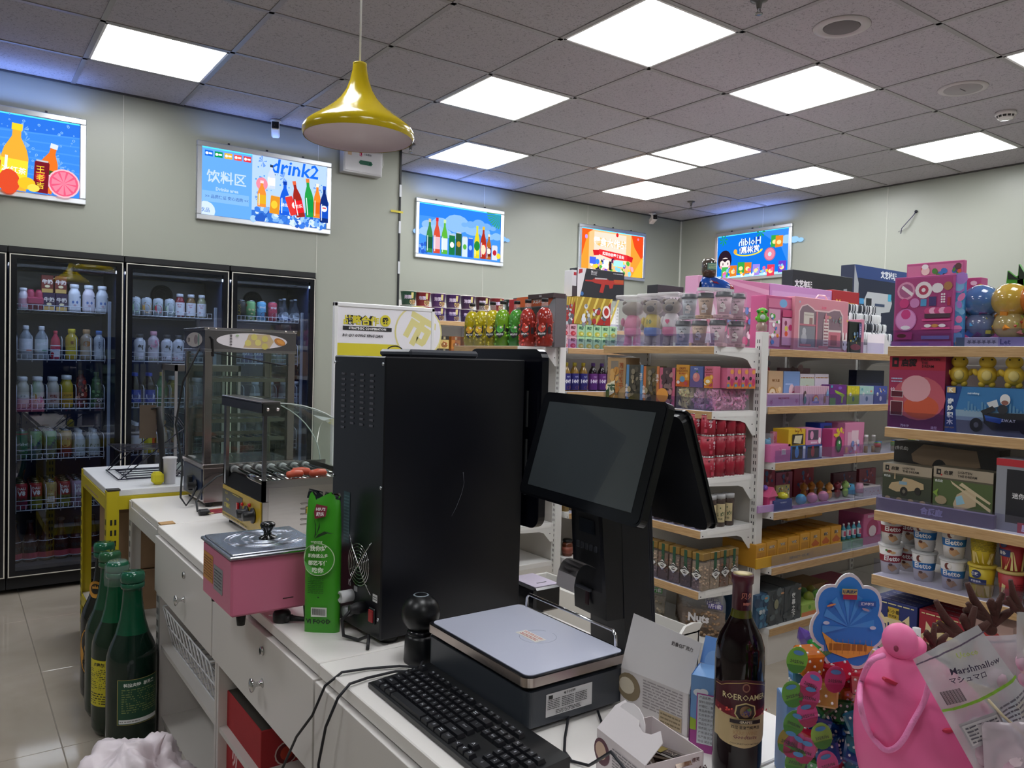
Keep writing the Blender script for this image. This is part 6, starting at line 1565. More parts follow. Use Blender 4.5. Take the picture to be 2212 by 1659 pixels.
# == middle run, facing the camera
z=RL[0];Yf=-.055
def star(F,x,y,r,c):
 F.polym([(x*F.w+r*F.h*(1 if k%2 else.45)*math.sin(k*PI/5),y*F.h+r*F.h*(1 if k%2 else.45)*math.cos(k*PI/5))for k in range(10)],c)
def toyback(c,c2,seed):return lambda F:(F.rect(.03,.03,.97,.97,c2),F.blobs(['e8e0ea','d87aa0','e8c84a','6aa0d8',c,'c84a78','f0d8e0','a0d0a8'],34,.06,.1,.94,.92,r=(.03,.08),seed=seed),F.rect(0,0,1,.1,c))
ebx=rbox
ebx('playset_pack','pink blister pack with toy fridge and shelves, behind the green duck','toy pack',1655,1716,640,z,Yf+.02,.09,'c85a8c',multi(rect(.04,.04,.96,.93,'a84474'),rect(.08,.78,.92,.95,'d87aa0'),ell(.6,.87,.12,.08,'7ab0e0'),rect(.1,.05,.5,.75,'d8a0bc'),rect(.1,.25,.5,.28,'f0dce4'),rect(.1,.5,.5,.53,'f0dce4'),blob(['4a8ad0','e8c84a','ffffff','e8842a','4aa84a'],16,.12,.08,.48,.72,r=(.02,.05)),rect(.55,.08,.92,.6,'e0a4c4'),ell(.68,.5,.04,.05,'8a3a5a'),ell(.7,.4,.05,.05,'d8c85a'),ell(.85,.42,.06,.06,'c83a78'),ell(.7,.3,.05,.05,'e0583a'),rect(.55,.62,.92,.75,'c84a7a')))
t=rbox('dollhouse_box','large pink toy house box with shaped window and rabbit print','toy box',1717,1833,646,z,Yf,.13,'d9909f',multi(lambda F:F.poly([(.07,.05),(.07,.74),(.12,.84),(.22,.88),(.32,.82),(.36,.78),(.62,.78),(.72,.83),(.84,.82),(.90,.72),(.92,.05)],'e8c8cc'),lambda F:F.poly([(.09,.07),(.09,.73),(.13,.82),(.22,.86),(.31,.8),(.36,.75),(.62,.75),(.72,.8),(.83,.8),(.88,.7),(.89,.07)],'8c7480'),rect(.09,.07,.37,.45,'8c8c96'),rect(.09,.47,.38,.50,'c87888'),rect(.16,.5,.34,.72,'d8d0c8'),rect(.26,.5,.32,.62,'9a7a78'),rect(.17,.66,.33,.68,'b8aca4'),ell(.17,.22,.09,.12,'b8b8c0'),ell(.17,.36,.06,.07,'c0c0c8'),rect(.1,.08,.3,.12,'d8848e'),rect(.38,.07,.41,.75,'d08090'),rect(.52,.08,.62,.62,'e6d6d4'),rect(.62,.1,.85,.4,'d07a8a'),rect(.6,.38,.86,.42,'e6d6d4'),lns(.53,.1,.61,.6,8,'a86a78'),rect(.66,.12,.78,.32,'9a5462'),ell(.6,.66,.12,.03,'d88a98'),ell(.56,.64,.03,.1,'d88a98'),blob(['7a8a90','c8b088','90a8a0'],12,.62,.5,.85,.7,r=(.015,.03)),ell(.93,.14,.09,.11,'f0e8e8'),ell(.89,.3,.03,.09,'f0e8e8'),ell(.95,.3,.03,.09,'f0e8e8'),ell(.9,.15,.015,.03,'3a2a30'),ell(.97,.15,.015,.03,'3a2a30'),lambda F:star(F,.96,.62,.035,'e8c84a'),lambda F:star(F,.06,.9,.03,'8ac0d8'),rect(.42,.05,.6,.10,'c85a78'),tx('公主房',.83,.05,'e8507a',bold=.03)),side=lambda F:(F.rect(.2,.6,.8,.8,'e8c8e8'),F.text('玩',.5,.7,.12,'8a5ac0'),star(F,.6,.9,.04,'e8d84a')))
b=MB('satin');X_=at(1775,640,y=.01).x;ZZ=at(1775,646,y=.01).z;b.tube([(X_-.05,.01,ZZ),(X_-.03,.01,ZZ+.018),(X_+.03,.01,ZZ+.018),(X_+.05,.01,ZZ)],.004,'e8c8d0',6);o=b.build('carry_handle');o.parent=t;o.matrix_parent_inverse=t.matrix_basis.inverted()
rbox('figure_box','narrow black toy box beside the pink toy house','toy box',1834,1861,695,z,Yf,.10,'16201f',multi(blob(['8ab0d0','4a6a90','c8b04a','24343a'],20,.1,.3,.9,.65,r=(.03,.06)),ell(.5,.18,.3,.1,'a82a4a'),rect(.72,.5,.95,.95,'5a5a8a'),tx('变形金属',.72,.06,'e0e0f0',vert=True,x=.84)))
rbox('pink_album','thin pink box standing beside the black toy box','box',1861,1867,690,z,Yf,.10,'d088a0')
t=thing('pen_rack','white stepped rack full of pens on the top shelf','pen rack',(at(1900,740,y=.02).x,.03,z))
b=MB('satin')
for k in range(4):b.box(-.16,.17,.0+k*.035,.003+k*.035,.0,.05+k*.055,'d9d7d3')
b.prism([(-.11,0),(.0,0),(-.11,.11)],-.10,-.0,'e4e2e4',axis='y');b.poly([(.02,-.1,.002),(.10,-.1,.002),(.02,-.1,.002)],'dadada')
b.build('rack',t)
for k in range(4):
 for i in range(26):
  dark=rr.random()<(.55 if k in(1,3)else.2);c='2b3140' if dark else rr.choice(['d4d6da','c6cacd','e2e2e4','b8bcc4'])
  x=-.155+i*.0125;y=.004+k*.035;h0=.012+k*.055;b=MB('satin')
  b.tube([(x,y+.008,h0),(x+.002,y+.012,h0+.11)],.0042,c,5);b.box(x-.002,x+.002,y+.002,y+.004,h0+.07,h0+.105,'e6e6e8' if not dark else'1c1f28');b.build('pen',t)
def back(name,label,px0,px1,pyt,c,front=None,Yb=.36,side=None,cat='toy box',d=.09):return rbox(name,label,cat,px0,px1,pyt,z,Yb,d,c,front,side=side)
back('toy_box','pale pink box with white rabbit drawing at the back of the middle row',1508,1556,597,'cf98b8',multi(ell(.5,.45,.16,.22,'e8e4ea'),ell(.42,.72,.05,.14,'e8e4ea'),ell(.58,.72,.05,.14,'e8e4ea'),ell(.5,.38,.04,.06,'b84a6a'),tx('玩',.1,.12,'7a5aa0')))
back('kitchen_toy_box','wide pink toy box with torn window behind the shoe dispenser',1557,1662,606,'c67aa4',multi(rect(.06,.06,.9,.62,'7a6874'),lambda F:F.poly([(0,.95),(1,.82),(1,.9),(0,1)],'d8a0c0'),blob(['d86a98','e8b0c8','5a80c0','f0dce8','c05080'],30,.08,.08,.7,.6,r=(.03,.07)),ell(.88,.72,.07,.09,'e8c8a0'),ell(.95,.65,.05,.07,'f0dcc8')))
back('unicorn_box','long lilac toy box with bunting print behind the pink toy house',1663,1797,620,'c48cc4',multi(rect(.03,.1,.97,.9,'d0a0d0'),lns(.05,.7,.95,.76,1,'e8e0f0'),blob(['d878b0','b078c8','e8c0dc','8aa0d8','f0e0f0'],40,.05,.1,.95,.68,r=(.03,.07)),lambda F:[F.poly([(x/12,.78),((x+1)/12,.78),((x+.5)/12,.66)],('e878a8','f0d8e8')[x%2])for x in range(1,11)]and None))
back('red_toy_box','dark red toy box behind the pens',1798,1856,629,'a82a34',multi(tx('Mommy',.78,.16,'d8b84a',bold=.04),blob(['2a2a30','d8c0b0','c84a5a'],10,.2,.0,.9,.5)))
rbox('car_toy_sign','black toy box with sand helicopter and tank, white lettering','toy box',1712,1842,591,z,.55,.08,'23262d',multi(tx('文艺车玩',.84,.14,'e8e8ea',x=.17,bold=.05,maxw=.28),ell(.5,.52,.14,.14,'b39b78'),lambda F:(F.poly([(.38,.5),(.6,.52),(.62,.46),(.4,.38)],'b39b78'),F.rect(.36,.7,.6,.715,'5a5850'),F.poly([(.62,.3),(.86,.34),(.86,.5),(.72,.56),(.62,.46)],'a8916c'),F.rect(.66,.26,.86,.34,'3a3630'),F.poly([(.82,.5),(.9,.52),(.9,.85),(.84,.84)],'9aa0a8'))))
rbox('blaster_box','dark blue window box with white toy blaster','toy box',1845,1962,580,z,.60,.10,'1c2540',multi(lambda F:(F.poly([(0,.86),(1,.86),(1,1),(0,1)],'2c4580'),F.text('文艺枪玩',.62,.93,.09,'e8ecf4',bold=.05,maxw=.3),F.poly([(0,0),(.08,.1),(.08,.8),(0,1)],'a8acb4'),F.poly([(.18,.62),(.24,.72),(.66,.72),(.70,.62),(.66,.52),(.5,.5),(.5,.12),(.42,.12),(.40,.42),(.3,.44),(.28,.52),(.2,.52)],'c0c4ca'),F.rect(.22,.55,.32,.65,'20242e'),F.poly([(.1,.58),(.18,.58),(.18,.64),(.1,.64)],'4a9ad0'),F.rect(.62,.64,.68,.72,'4ab0d8'),F.rect(.38,.57,.56,.6,'3a4a6a'),F.lines(.76,.15,.84,.5,6,'c84a3a'))))
rbox('black_toy_box','low black toy box with white lettering behind the bear cases','toy box',1420,1477,617,z,.62,.08,'2a2b2e',tx('文艺车玩',.8,.1,'dcdcdc',x=.7,bold=.04,maxw=.5))
z=RL[1];Yf=-.05
rbox('red_robot_box','narrow red and silver toy box at the left end of the second shelf','toy box',1653,1660,770,z,Yf+.1,.1,'a83040',blob(['d8d8dc','b83a4a','8a8a94'],12))
rbox('snack_packet','beige packet with round biscuit picture on the second shelf','packet',1660,1692,801,z,Yf+.04,.04,'c9a884',multi(tx('酥饼礼盒',.72,.09,'8a5a2a',bold=.03),ell(.28,.34,.2,.2,'b88a4a'),ell(.28,.34,.15,.15,'e8d8b8'),ell(.28,.34,.05,.05,'b88a4a'),blob(['e8d0a0','d8b070'],10,.4,.1,.9,.5)))
rbox('ice_cream_packet','blue packet with striped ice cream picture','packet',1693,1728,802,z,Yf+.04,.04,'7b9ccf',multi(rect(.1,.6,.55,.64,'a8c0e8'),ell(.5,.42,.14,.2,'e8c8d0'),ell(.62,.26,.12,.16,'c86a8a'),ell(.84,.3,.12,.12,'d8a0b0'),lambda F:star(F,.3,.14,.14,'3a5ab0')))
rbox('pink_tray','low pink display tray with star prints below the two packets','tray',1657,1727,850,z,Yf,.035,'d3a4c0',multi(tx('ARK PUBMEVER',.62,.16,'b85a7a',bold=.03),ell(.5,.3,.12,.24,'e0b8d0'),lambda F:(star(F,.12,.3,.26,'c078a0'),star(F,.9,.4,.26,'c078a0'),F.rect(0,.94,1,1,'e8dce4'))))
for k,(a,b_)in enumerate(((1728,1759),(1760,1790))):rbox('sticker_box','white and pink capped box behind the gingham tray, %s of two'%('left','right')[k],'box',a,b_,808,z,Yf+.05,.04,'d8d2dc',multi(rect(0,.55,1,.86,('c8d8c8','e0d8e8')[k]),lns(.05,.84,.95,.92,1,'b07a3a'),tx('456',.6,.1,'a8842a',bold=.04),blob(['d878a0','8aa0d8','e8c0d0'],12,.1,.0,.9,.5)))
rbox('gingham_tray','pink gingham tray with rainbow and girl drawing','tray',1728,1791,834,z,Yf,.035,'d8aec4',multi(lambda F:[F.rect(x/16,0,x/16+.02,1,'e4c4d6')for x in range(16)]and None,ell(.52,.3,.26,.26,'d8707a'),ell(.52,.28,.21,.21,'e8c86a'),ell(.52,.26,.16,.16,'7ab0d8'),ell(.52,.2,.12,.14,'e8d8e8'),rect(.3,.0,.75,.22,'d8aec4'),tx('TANGHE',.16,.12,'6a8ad0',bold=.04,maxw=.35),ell(.14,.6,.1,.16,'5a4448'),ell(.15,.52,.07,.09,'f0dcd0'),ell(.14,.28,.12,.2,'6a9a98'),ell(.82,.3,.1,.2,'a8705a'),lambda F:F.poly([(.86,.5),(.92,.9),(.97,.5)],'7aa8d0')))
rbox('purple_toy_box','purple box with green toy scooter picture','toy box',1792,1829,831,z,Yf,.07,'6d2a80',multi(lambda F:F.poly([(.28,.75),(.85,.52),(.88,.44),(.8,.4),(.78,.1),(.68,.1),(.7,.42),(.34,.6)],'9ac03a'),ell(.6,.84,.16,.08,'8a5ac0'),rect(0,0,.35,.35,'6a9a5a'),tx('大力士',.35,.06,'e8a03a',vert=True,x=.9),rect(.05,.85,.15,.97,'4ab0c0')))
for k,(a,b_,c1,c2,nm)in enumerate(((1830,1856,'d8ca2a','94b03c','yellow and green'),(1857,1887,'a8d0c8','c8d4dc','mint and pink'),(1888,1916,'4a58a8','3c4c9c','dark blue rainbow'))):
 rbox('stationery_display',nm+' display box on the second shelf','display box',a,b_,834,z,Yf,.09,c2,multi(rect(0,.5,1,1,c1),lambda F:[F.rect(x,.52,x+.02,.98,c2)for x in(.33,.66)]and None,ell(.5,.3,.12,.14,('5a7a7a','5a7a9a','e8e0f0')[k]),ell(.25,.55,.1,.1,'e8e8e0'),blob([('f0e84a','d8c82a'),('d88a7a','6aa8b8','e8e8ec'),('e8b84a','c8d8f0')][k],5,.1,.55,.9,.9,r=(.04,.08))))
b=MB('paper');b.prism([(.035*math.cos(a*PI/10),.055+.055*math.sin(a*PI/10))for a in range(20)],-.002,.002,'a4bc4a',axis='y');b.prism([(.024*math.cos(a*PI/10),.06+.035*math.sin(a*PI/10))for a in range(20)],-.003,-.002,'c0d070',axis='y')
q=at(1822,830,y=.14);solo(b,'leaf_card','green oval card standing at the back of the second shelf','card',(q.x,.14,z),0,rot=(0,-.3,0))
rbox('toy_board','dull pink toy card at the back of the second shelf','card',1684,1750,795,z,.20,.02,'9c7480',blob(['7a5a60','b89098','8a8a58','5a4a58'],26,.05,.1,.95,1.05,r=(.06,.14)))
rbox('dark_gift_box','dark blue gift boxes at the back right of the second shelf','box',1850,1910,800,z,.12,.05,'1c2340',rect(.1,.1,.9,.6,'2c3560'))
z=RL[2];Yf=-.105
t=thing('toy_jar','clear jar holding a light blue toy bear at the left of the third shelf','jar',(at(1655,990,y=-.06).x,-.06,z))
b=MB('satin');b.ball((0,0,.045),(.022,.02,.03),'3f8cb4');b.ball((0,0,.088),(.022,.02,.02),'3f8cb4')
for q in(-1,1):b.ball((q*.018,0,.104),.009,'3f8cb4',8,6);b.ball((q*.012,-.012,.014),(.010,.014,.01),'d8e0e8',8,6)
b.build('bear',t)
b=MB('film');b.lathe([(.034,0),(.034,.13),(.03,.135),(.001,.136)],'d8d8e0',n=20);b.build('jar',t)
rbox('pink_puzzle','pink box pack with black mouse-ear free pattern and zip pouch','toy pack',1664,1708,960,z,Yf,.06,'d070a4',multi(rect(.55,.4,.75,.7,'e8e0e4'),lns(.57,.42,.73,.68,6,'3a3a3a'),blob(['e8a0c4','c05a90'],8,.1,.1,.9,.9)))
rbox('pouch_pair','pair of pink zip pouches standing behind the pink box pack','pouch',1670,1702,932,z,Yf+.065,.02,'c87a94',multi(rect(.48,0,.52,1,'8a6a70'),blob(['e8d8a0','b84a6a','e8e8e8'],10)))
for k,(a,b_,c,c2)in enumerate(((1708,1740,'3a6aa8','4a90d0'),(1741,1776,'2c4a94','b83a44'))):
 rbox('window_toy_box','small dark blue window toy box, %s of the lower pair'%('left','right')[k],'toy box',a,b_,961,z,Yf,.09,c,multi(rect(.08,.08,.78,.9,'26262e'),ell(.4,.5,.22,.34,c2),ell(.4,.75,.14,.2,c2),rect(.82,.1,.98,.9,'d0d8e8')))
zz=at(1740,962,y=Yf).z
rbox('window_toy_box','yellow window box with a cream toy cup, on the blue boxes','toy box',1703,1740,927,zz,Yf,.09,'d8b22c',multi(blob(['a8502a','e8d04a'],10,0,.6,1,1),rect(.2,.1,.85,.7,'2c2420'),lambda F:F.poly([(.28,.2),(.7,.12),(.78,.62),(.36,.62)],'d8d0b0'),tx('Melody',.88,.12,'7a3a1a',maxw=.5)))
rbox('window_toy_box','pink window box with a pink toy cup, on the blue boxes','toy box',1741,1775,926,zz,Yf,.09,'cf84b0',multi(rect(.12,.3,.78,.92,'54445a'),ell(.36,.6,.18,.26,'d890b8'),rect(.3,.08,.7,.2,'e8c8e0'),ell(.86,.25,.14,.2,'f0e8f0')))
rbox('blue_window_box','tall bright blue window box behind the small boxes','toy box',1772,1797,914,z,-.03,.09,'1f3c9e',multi(rect(.3,.08,.95,.92,'2c3450'),blob(['4a7ac0','d84a5a','d8d8e0'],9,.35,.1,.9,.9),rect(.3,.48,.95,.52,'1f3c9e')))
rbox('egg_toy_box','pink and yellow box with green toy in an oval window','toy box',1798,1824,927,z,Yf,.06,'d0528c',multi(blob(['e8c83a'],12,0,.75,1,1,r=(.04,.09)),ell(.5,.45,.2,.3,'3a3a34'),ell(.5,.42,.13,.2,'3c8a4a'),ell(.55,.52,.05,.06,'e8e8e8')))
rbox('card_game_box','larger pink box with cards printed on it','toy box',1825,1867,913,z,-.06,.12,'cf7ea4',multi(rect(.15,.25,.45,.7,'e0b0c4'),rect(.35,.3,.7,.75,'e8c8d4'),blob(['7a90c8','e8d8e8','d89a7a','b0688c'],22,.05,.02,.95,.4,r=(.04,.09))))
tb=thing('sweet_tube','','tube');b=MB('film');b.lathe([(.010,0),(.011,.08),(.009,.085)],'d8d8d8',n=10);b.build('tube',tb);b=MB('nuts');b.lathe([(.009,.002),(.009,.035)],'b8802a',n=8);b.build('sweets',tb);b=MB('satin');b.lathe([(.010,.085),(.010,.095)],'e0e0e0',n=10);b.build('cap',tb)
row(tb,[(at(1870+k*8,970,y=-.07).x,-.07+.02*(k%2),z)for k in range(3)],'thin clear tube of coloured sweets with white cap','sweet tubes')
for k in range(9):
 c=('b82a34','3a8a3a','2a5ab0','6a9a4a','c8a03a','3a6ac0','b04a5a','5aa06a','d8b84a')[k];b=MB('candy');b.lathe([(.016,0),(.018,.02),(.016,.03)],'b8a890',n=12);b.lathe([(.019,.03),(.019,.05)],c,n=12,mat='satin')
 solo(b,'sweet_pot','clear sweet pot with coloured lid, %s, right end of third shelf'%nth(k,9),'pot',(at(1895+k*12,965,y=-.08).x,-.08+.03*(k%3),z),group='small sweet pots')
z=RL[3]
t=thing('house_bank','pink toy house with purple chimney at the left of the fourth shelf','toy',(at(1653,1100,y=-.06).x,-.065,z+.015),.1)
b=MB('satin');b.box(-.034,.034,-.03,.03,0,.06,'c43c74',b=.004);F=Face(b,(-.034,-.03,0),(1,0,0),(0,0,1),.068,.06);F.ell(.35,.45,.2,.22,'d86a94');F.ell(.35,.45,.12,.14,'e8a8c0');b.build('walls',t)
b=MB('satin');b.prism([(-.042,.055),(.042,.055),(.0,.10)],-.036,.036,'d8608c',axis='y');b.build('roof',t);b=MB('satin');b.ball((-.015,0,.095),.013,'7a5ab8');b.build('chimney',t)
rbox('house_tray','lilac tray under the pink toy house','tray',1638,1672,1092,z,-.105,.012,'b893c4',blob(['8aa0e0','d87ab0'],8))
rbox('ball_display','blue and yellow display box holding a yellow ball','display box',1672,1711,1080,z,-.105,.08,'2c4a8c',multi(tx('THE MISSION',.75,.14,'e0e8f0',bold=.04),ell(.5,.5,.3,.12,'3c5ca0')))
rbox('ball_display_card','backing card with coloured game print behind the yellow ball','card',1676,1706,1048,z,-.04,.01,'b8b070',blob(['c84a3a','e8d84a','3a6a90','5a9a4a','e8e0c8'],26,.05,.4,.95,.95,r=(.03,.06)))
b=MB('gloss');b.ball((0,0,0),(.028,.026,.02),'d0c838');solo(b,'yellow_ball','yellow ball sitting in the blue display box','ball',(at(1690,1080,y=-.075).x,-.075,z+.062))
rbox('squeeze_tray','long pink tray holding glossy blue and pink balls','tray',1712,1790,1088,z,-.105,.012,'bd8db8',multi(tx('PUDDING',.5,.4,'9a80c8',bold=.03),blob(['d0a8d0'],10)))
for k,c in enumerate(('4f9cc8','d890b4','d890b4')):
 b=MB('gloss');b.ball((0,0,.028),(.028,.027,.028),c,16,10);solo(b,'squeeze_ball','glossy %s squeeze ball, %s in the long pink tray'%('blue' if k==0 else'pink',nth(k,3)),'ball',(at(1730+k*24,1080,y=-.06).x,-.06,z))
for k,(px,c,nm)in enumerate(((1735,'b8782c','orange'),(1752,'c07e30','orange'),(1770,'c8863a','orange'),(1790,'d09448','orange'),(1808,'7a2838','dark red'),(1825,'9ac06a','light green'))):
 t=thing('squeeze_bear','%s squeeze bear toy, %s of the row above the pink tray'%(nm,nth(k,6)),'toy',(at(px,1080,y=-.04+.06*(k<3)).x,-.04+.06*(k<3),z),.5)
 b=MB('satin');b.ball((0,0,.03),(.017,.016,.026),c,12,8);b.build('body',t);b=MB('satin');b.ball((0,0,.068),(.022,.020,.020),c,14,9)
 for q in(-1,1):b.ball((q*.016,0,.084),.007,c,8,5)
 b.build('head',t)
 b=MB('satin');b.ball((0,-.018,.062),(.011,.006,.009),'e6dcd4',8,6);b.ball((0,-.025,.065),(.004,.003,.003),'2a2020',6,4);b.build('muzzle',t)
rbox('toy_tray','purple-pink tray with title print in front of the bear toys','tray',1791,1836,1082,z,-.105,.012,'a86a94',tx('Pudding',.5,.5,'d8b0d0'))
for k,(px,c)in enumerate(((1836,'4a9cc8'),(1855,'d8a0b8'))):
 b=MB('satin');b.lathe([(.028,.02),(.019,.072),(.001,.074)],c,n=16);b.lathe([(.022,0),(.024,.02)],'c8c8c8',n=12);solo(b,'cone_toy',('light blue','pink')[k]+' cone-topped toy pot on the fourth shelf','toy',(at(px,1080,y=-.05).x,-.05,z))
rbox('character_free_box','white box with red shapes and a round opening on the fourth shelf','box',1866,1902,1050,z,-.08,.12,'c8c0c4',blob(['b83a4a','9a9aa0','e8e0e4'],16,.05,.05,.95,.8),top=ell(.5,.5,.34,.3,'16161a'))
rbox('mint_tray','small mint and blue tray in front of the cone toys','tray',1838,1870,1083,z,-.105,.01,'8ab0c8',blob(['d86a8a','e8e8f0','2a3a50'],6))
for k,(a,b_,c)in enumerate(((1640,1675,'a84058'),(1676,1712,'a85a74'),(1715,1758,'94283c'),(1800,1850,'6a3444'),(1856,1892,'9a4a58'))):
 rbox('backing_card','pink and red backing card, %s at the back of fourth shelf'%nth(k,5),'card',a,b_,1012+k%2*8,z,.10,.02,c,blob(['c87a88','7a2a3a','d8c0c4','4a6aa0'],14,.1,.3,.9,.95,r=(.05,.1)))
z=RL[4]
yel=[(1633,1655),(1656,1678),(1679,1701),(1702,1727),(1728,1749),(1750,1772),(1773,1794),(1795,1817)]
for k,(a,b_)in enumerate(yel):
 nm=('五子棋','五子棋','飞行棋','飞行棋','飞行棋','跳棋','跳棋','跳棋')[k]
 rbox('board_game_box','orange-yellow board game box with black lettering, %s'%nth(k,8),'game box',a,b_,int(1176-(a-1633)*.245),z,-.095,.20,'c8912e',multi(tx(nm,.78,.13,'e8e0d0',bold=.12),tx(nm,.78,.125,'4a3a2a',bold=.03),rect(.12,.3,.88,.66,'b8822a')if k<5 else(lambda F:(F.poly([(.5,.68),(.9,.5),(.5,.3),(.1,.5)],'b05a2a'),F.ell(.6,.3,.2,.1,'3a2a20'))),lambda F:[F.rect(.15+q*.12,.32,.16+q*.12,.64,'6a4a1a')for q in range(6)]and None if k<5 else None,ell(.5,.3,.3,.12,'d8a83a')),group='board game boxes')
rbox('yellow_tray','long yellow tray in front of the orange board game boxes','tray',1633,1818,1205,z,-.105,.008,'d0a028',multi(tx('我爱休闲游戏一起玩 桌游系列',.45,.3,'6a5a3a',maxw=.8),ell(.3,.55,.4,.4,'c89828'),ell(.62,.55,.4,.4,'c89828')),h=.05)
t=rbox('green_display','green display box holding small white-capped bottles','display box',1819,1864,1168,z,-.095,.07,'6ca080',multi(rect(.2,.0,.9,.25,'8ab898'),rect(0,.25,.25,.9,'84b494')))
sb=bottle('glue_bottle','','bottle',.012,.085,'round','4a90a8','e4e8ea','d8e0e8',(.2,.6),rect(.2,.1,.8,.9,'b04a6a'),n=10)
row(sb,[(at(1822+k*11,1190,y=-.08).x,-.075,z+.05)for k in range(4)],'small bottle with white cap in the green display','small capped bottles')
rbox('bear_print_box','big pink box with plain round prints, right of the green display','box',1866,1904,1108,z,-.085,.15,'c0608e',multi(ell(.5,.5,.36,.3,'a83c68'),ell(.5,.42,.22,.18,'d8c8cc'),rect(.2,.86,.8,.95,'d0a8c0')))
rbox('yellow_carton','yellow game carton lying on top of the orange game boxes','box',1700,1776,1115,z+.19,-.05,.15,'b88a34',ell(.5,.3,.2,.3,'8a6420'),h=.03)
z=RL[5]
for k,(a,b_,c)in enumerate(((1634,1657,'3c5a78'),(1658,1694,'454b4f'),(1695,1731,'41474b'))):
 rbox('mystery_box',('blue night-scene','dark grey plain','dark grey lettered')[k]+' puzzle box on the bottom shelf','game box',a,b_,1285-k*10,z,-.10,.20,c,multi(blob([('4a7a98','2c4460','5a90a8'),('5a6468','3a4044'),('3c4246','4a5054')][k],16,r=(.06,.14)),(tx('事件',.5,.14,'c8d0d4',bold=.03),ell(.5,.6,.1,.14,'8a8a70'),tx('夜幕之下',.45,.16,'d8dcdc',vert=True,bold=.03))[k],ell(.85,.88,.08,.03,'c0906a')))
rbox('fruit_display','green and orange fruit display tray with clear-wrapped green balls','display box',1732,1766,1285,z,-.10,.10,'9ab85a',multi(rect(0,0,1,.35,'c87a4a'),ell(.5,.7,.2,.18,'6aa03a')),h=.06)
for k in range(5):b=MB('candy');b.ball((0,0,.028),.028,('9aa83a','5aa04a','6aaa4a','b0b048','8ab04a')[k],14,9);solo(b,'toy_ball','clear-wrapped green toy ball, %s in the fruit display'%nth(k,5),'ball',(at(1742+k*9,1310,y=-.04).x,-.05+.06*(k%2),z+.045),group='wrapped green balls')
rbox('brown_carton','open brown carton behind the fruit display','box',1735,1790,1262,z,.03,.16,'8a6a40')
rbox('red_carton','dark pink carton at the back of the bottom shelf','box',1792,1850,1255,z,.0,.16,'9a3a5c',ell(.5,.7,.2,.2,'c05a6a'))
# == far row
z=RL[0];Yf=1.46
for tier in(0,1):
 for k in range(7):
  g=k>1;a=1212+k*17.4
  rbox('milk_carton','%s flavoured milk carton, %s, %s tier on the far run'%('green' if g else'pink',nth(k,7),('lower','upper')[tier]),'carton',a,a+17,0,z+tier*.078,Yf,.05,'a9d3a4' if g else'd8a9b4',multi(tx('果蔬',.7,.28,'2a6a4a' if g else'6a2a3a',bold=.05),ell(.5,.22,.3,.2,'b8b83a' if g else'b82a3a'),ell(.6,.22,.14,.1,'e0dc8a' if g else'd86a6a')),py=725,group='small milk cartons',h=.076)
z+=.157
def gold(k):return lambda F:(F.rect(0,0,1,1,'a88a2a'),[F.poly([(q*.2,1),(q*.2+.06,1),(q*.2-.2,0),(q*.2-.26,0)],'d8c45a')for q in range(1,7)],F.poly([(.6,0),(1,.0),(1,.9)],'a82a24'),F.blobs(['c8ccd0','8a9098','a83030','e0e4e8','5a6068'],26,.15,.0,.85,.7,r=(.04,.12),seed=k))and None
rbox('gold_toy_box','gold and red toy box, left one above the milk cartons','toy box',1214,1241,641,z,Yf,.12,'a88a2a',gold(3))
rbox('gold_toy_box','gold and red toy box with a white ring, right one above the milk cartons','toy box',1242,1319,643,z,Yf,.12,'a88a2a',multi(gold(5),ell(.86,.5,.2,.24,'e8e4e0'),ell(.86,.5,.12,.15,'b03028')))
rbox('toy_gun_box','black box with red toy rifle picture, standing high on the far row','toy box',1247,1349,583,at(1280,643,y=1.46).z,1.48,.08,'25272d',multi(lambda F:(F.poly([(0,0),(.06,0),(.18,1),(0,1)],'d8d6d8'),F.poly([(.02,.78),(.1,.84),(.1,.96),(.03,.94)],'b02430'),F.text('Metal',.34,.90,.09,'d0d0d4',maxw=.25),F.text('MODEL',.34,.82,.06,'d0d0d4',maxw=.2),F.poly([(.16,.60),(.3,.62),(.36,.70),(.62,.72),(.66,.66),(.98,.70),(.98,.56),(.76,.54),(.74,.40),(.68,.38),(.66,.50),(.58,.50),(.54,.2),(.46,.22),(.50,.50),(.38,.52),(.3,.56),(.16,.56)],'b03028'),F.poly([(.36,.66),(.62,.68),(.62,.72),(.36,.71)],'b8b4b4'),F.poly([(.76,.70),(.98,.72),(.98,.58),(.78,.58)],'b8502a'),F.ell(.1,.12,.07,.07,'3a70b0'),F.lines(.75,.88,.96,.95,1,'b8b8bc'))))
rbox('toy_gun_box','white edged side of a second toy rifle box, left of the black one','toy box',1236,1246,583,at(1280,643,y=1.46).z,1.48,.08,'cfcdd0',multi(rect(.3,.8,.9,.92,'b02430'),rect(0,0,1,.4,'3a3034')))
z=RL[1]
jb=bottle('juice_bottle','','bottle',.030,.185,'square','8a6a28','b8a82a','2c2a78',(.05,.62),multi(tx('100%',.52,.28,'e8e8f0',bold=.05),ell(.6,.15,.2,.1,'d8904a'),tx('NFC',.8,.1,'b0b8e0')),mat='beerglass')
row(jb,[(at(px,830,y=1.50).x,1.50,z)for px in(1222,1240,1259)],'juice bottle with yellow cap and blue 100% label','yellow capped juices')
jb=bottle('juice_bottle','','bottle',.030,.185,'square','1a1218','5a3a8a','6c3080',(.05,.62),multi(tx('100%',.52,.28,'e8e0f0',bold=.05),tx('NFC',.8,.1,'c0a8d8')),mat='beerglass')
row(jb,[(at(px,830,y=1.50).x,1.50,z)for px in(1280,1299,1318)],'juice bottle with purple cap and purple 100% label','purple capped juices')
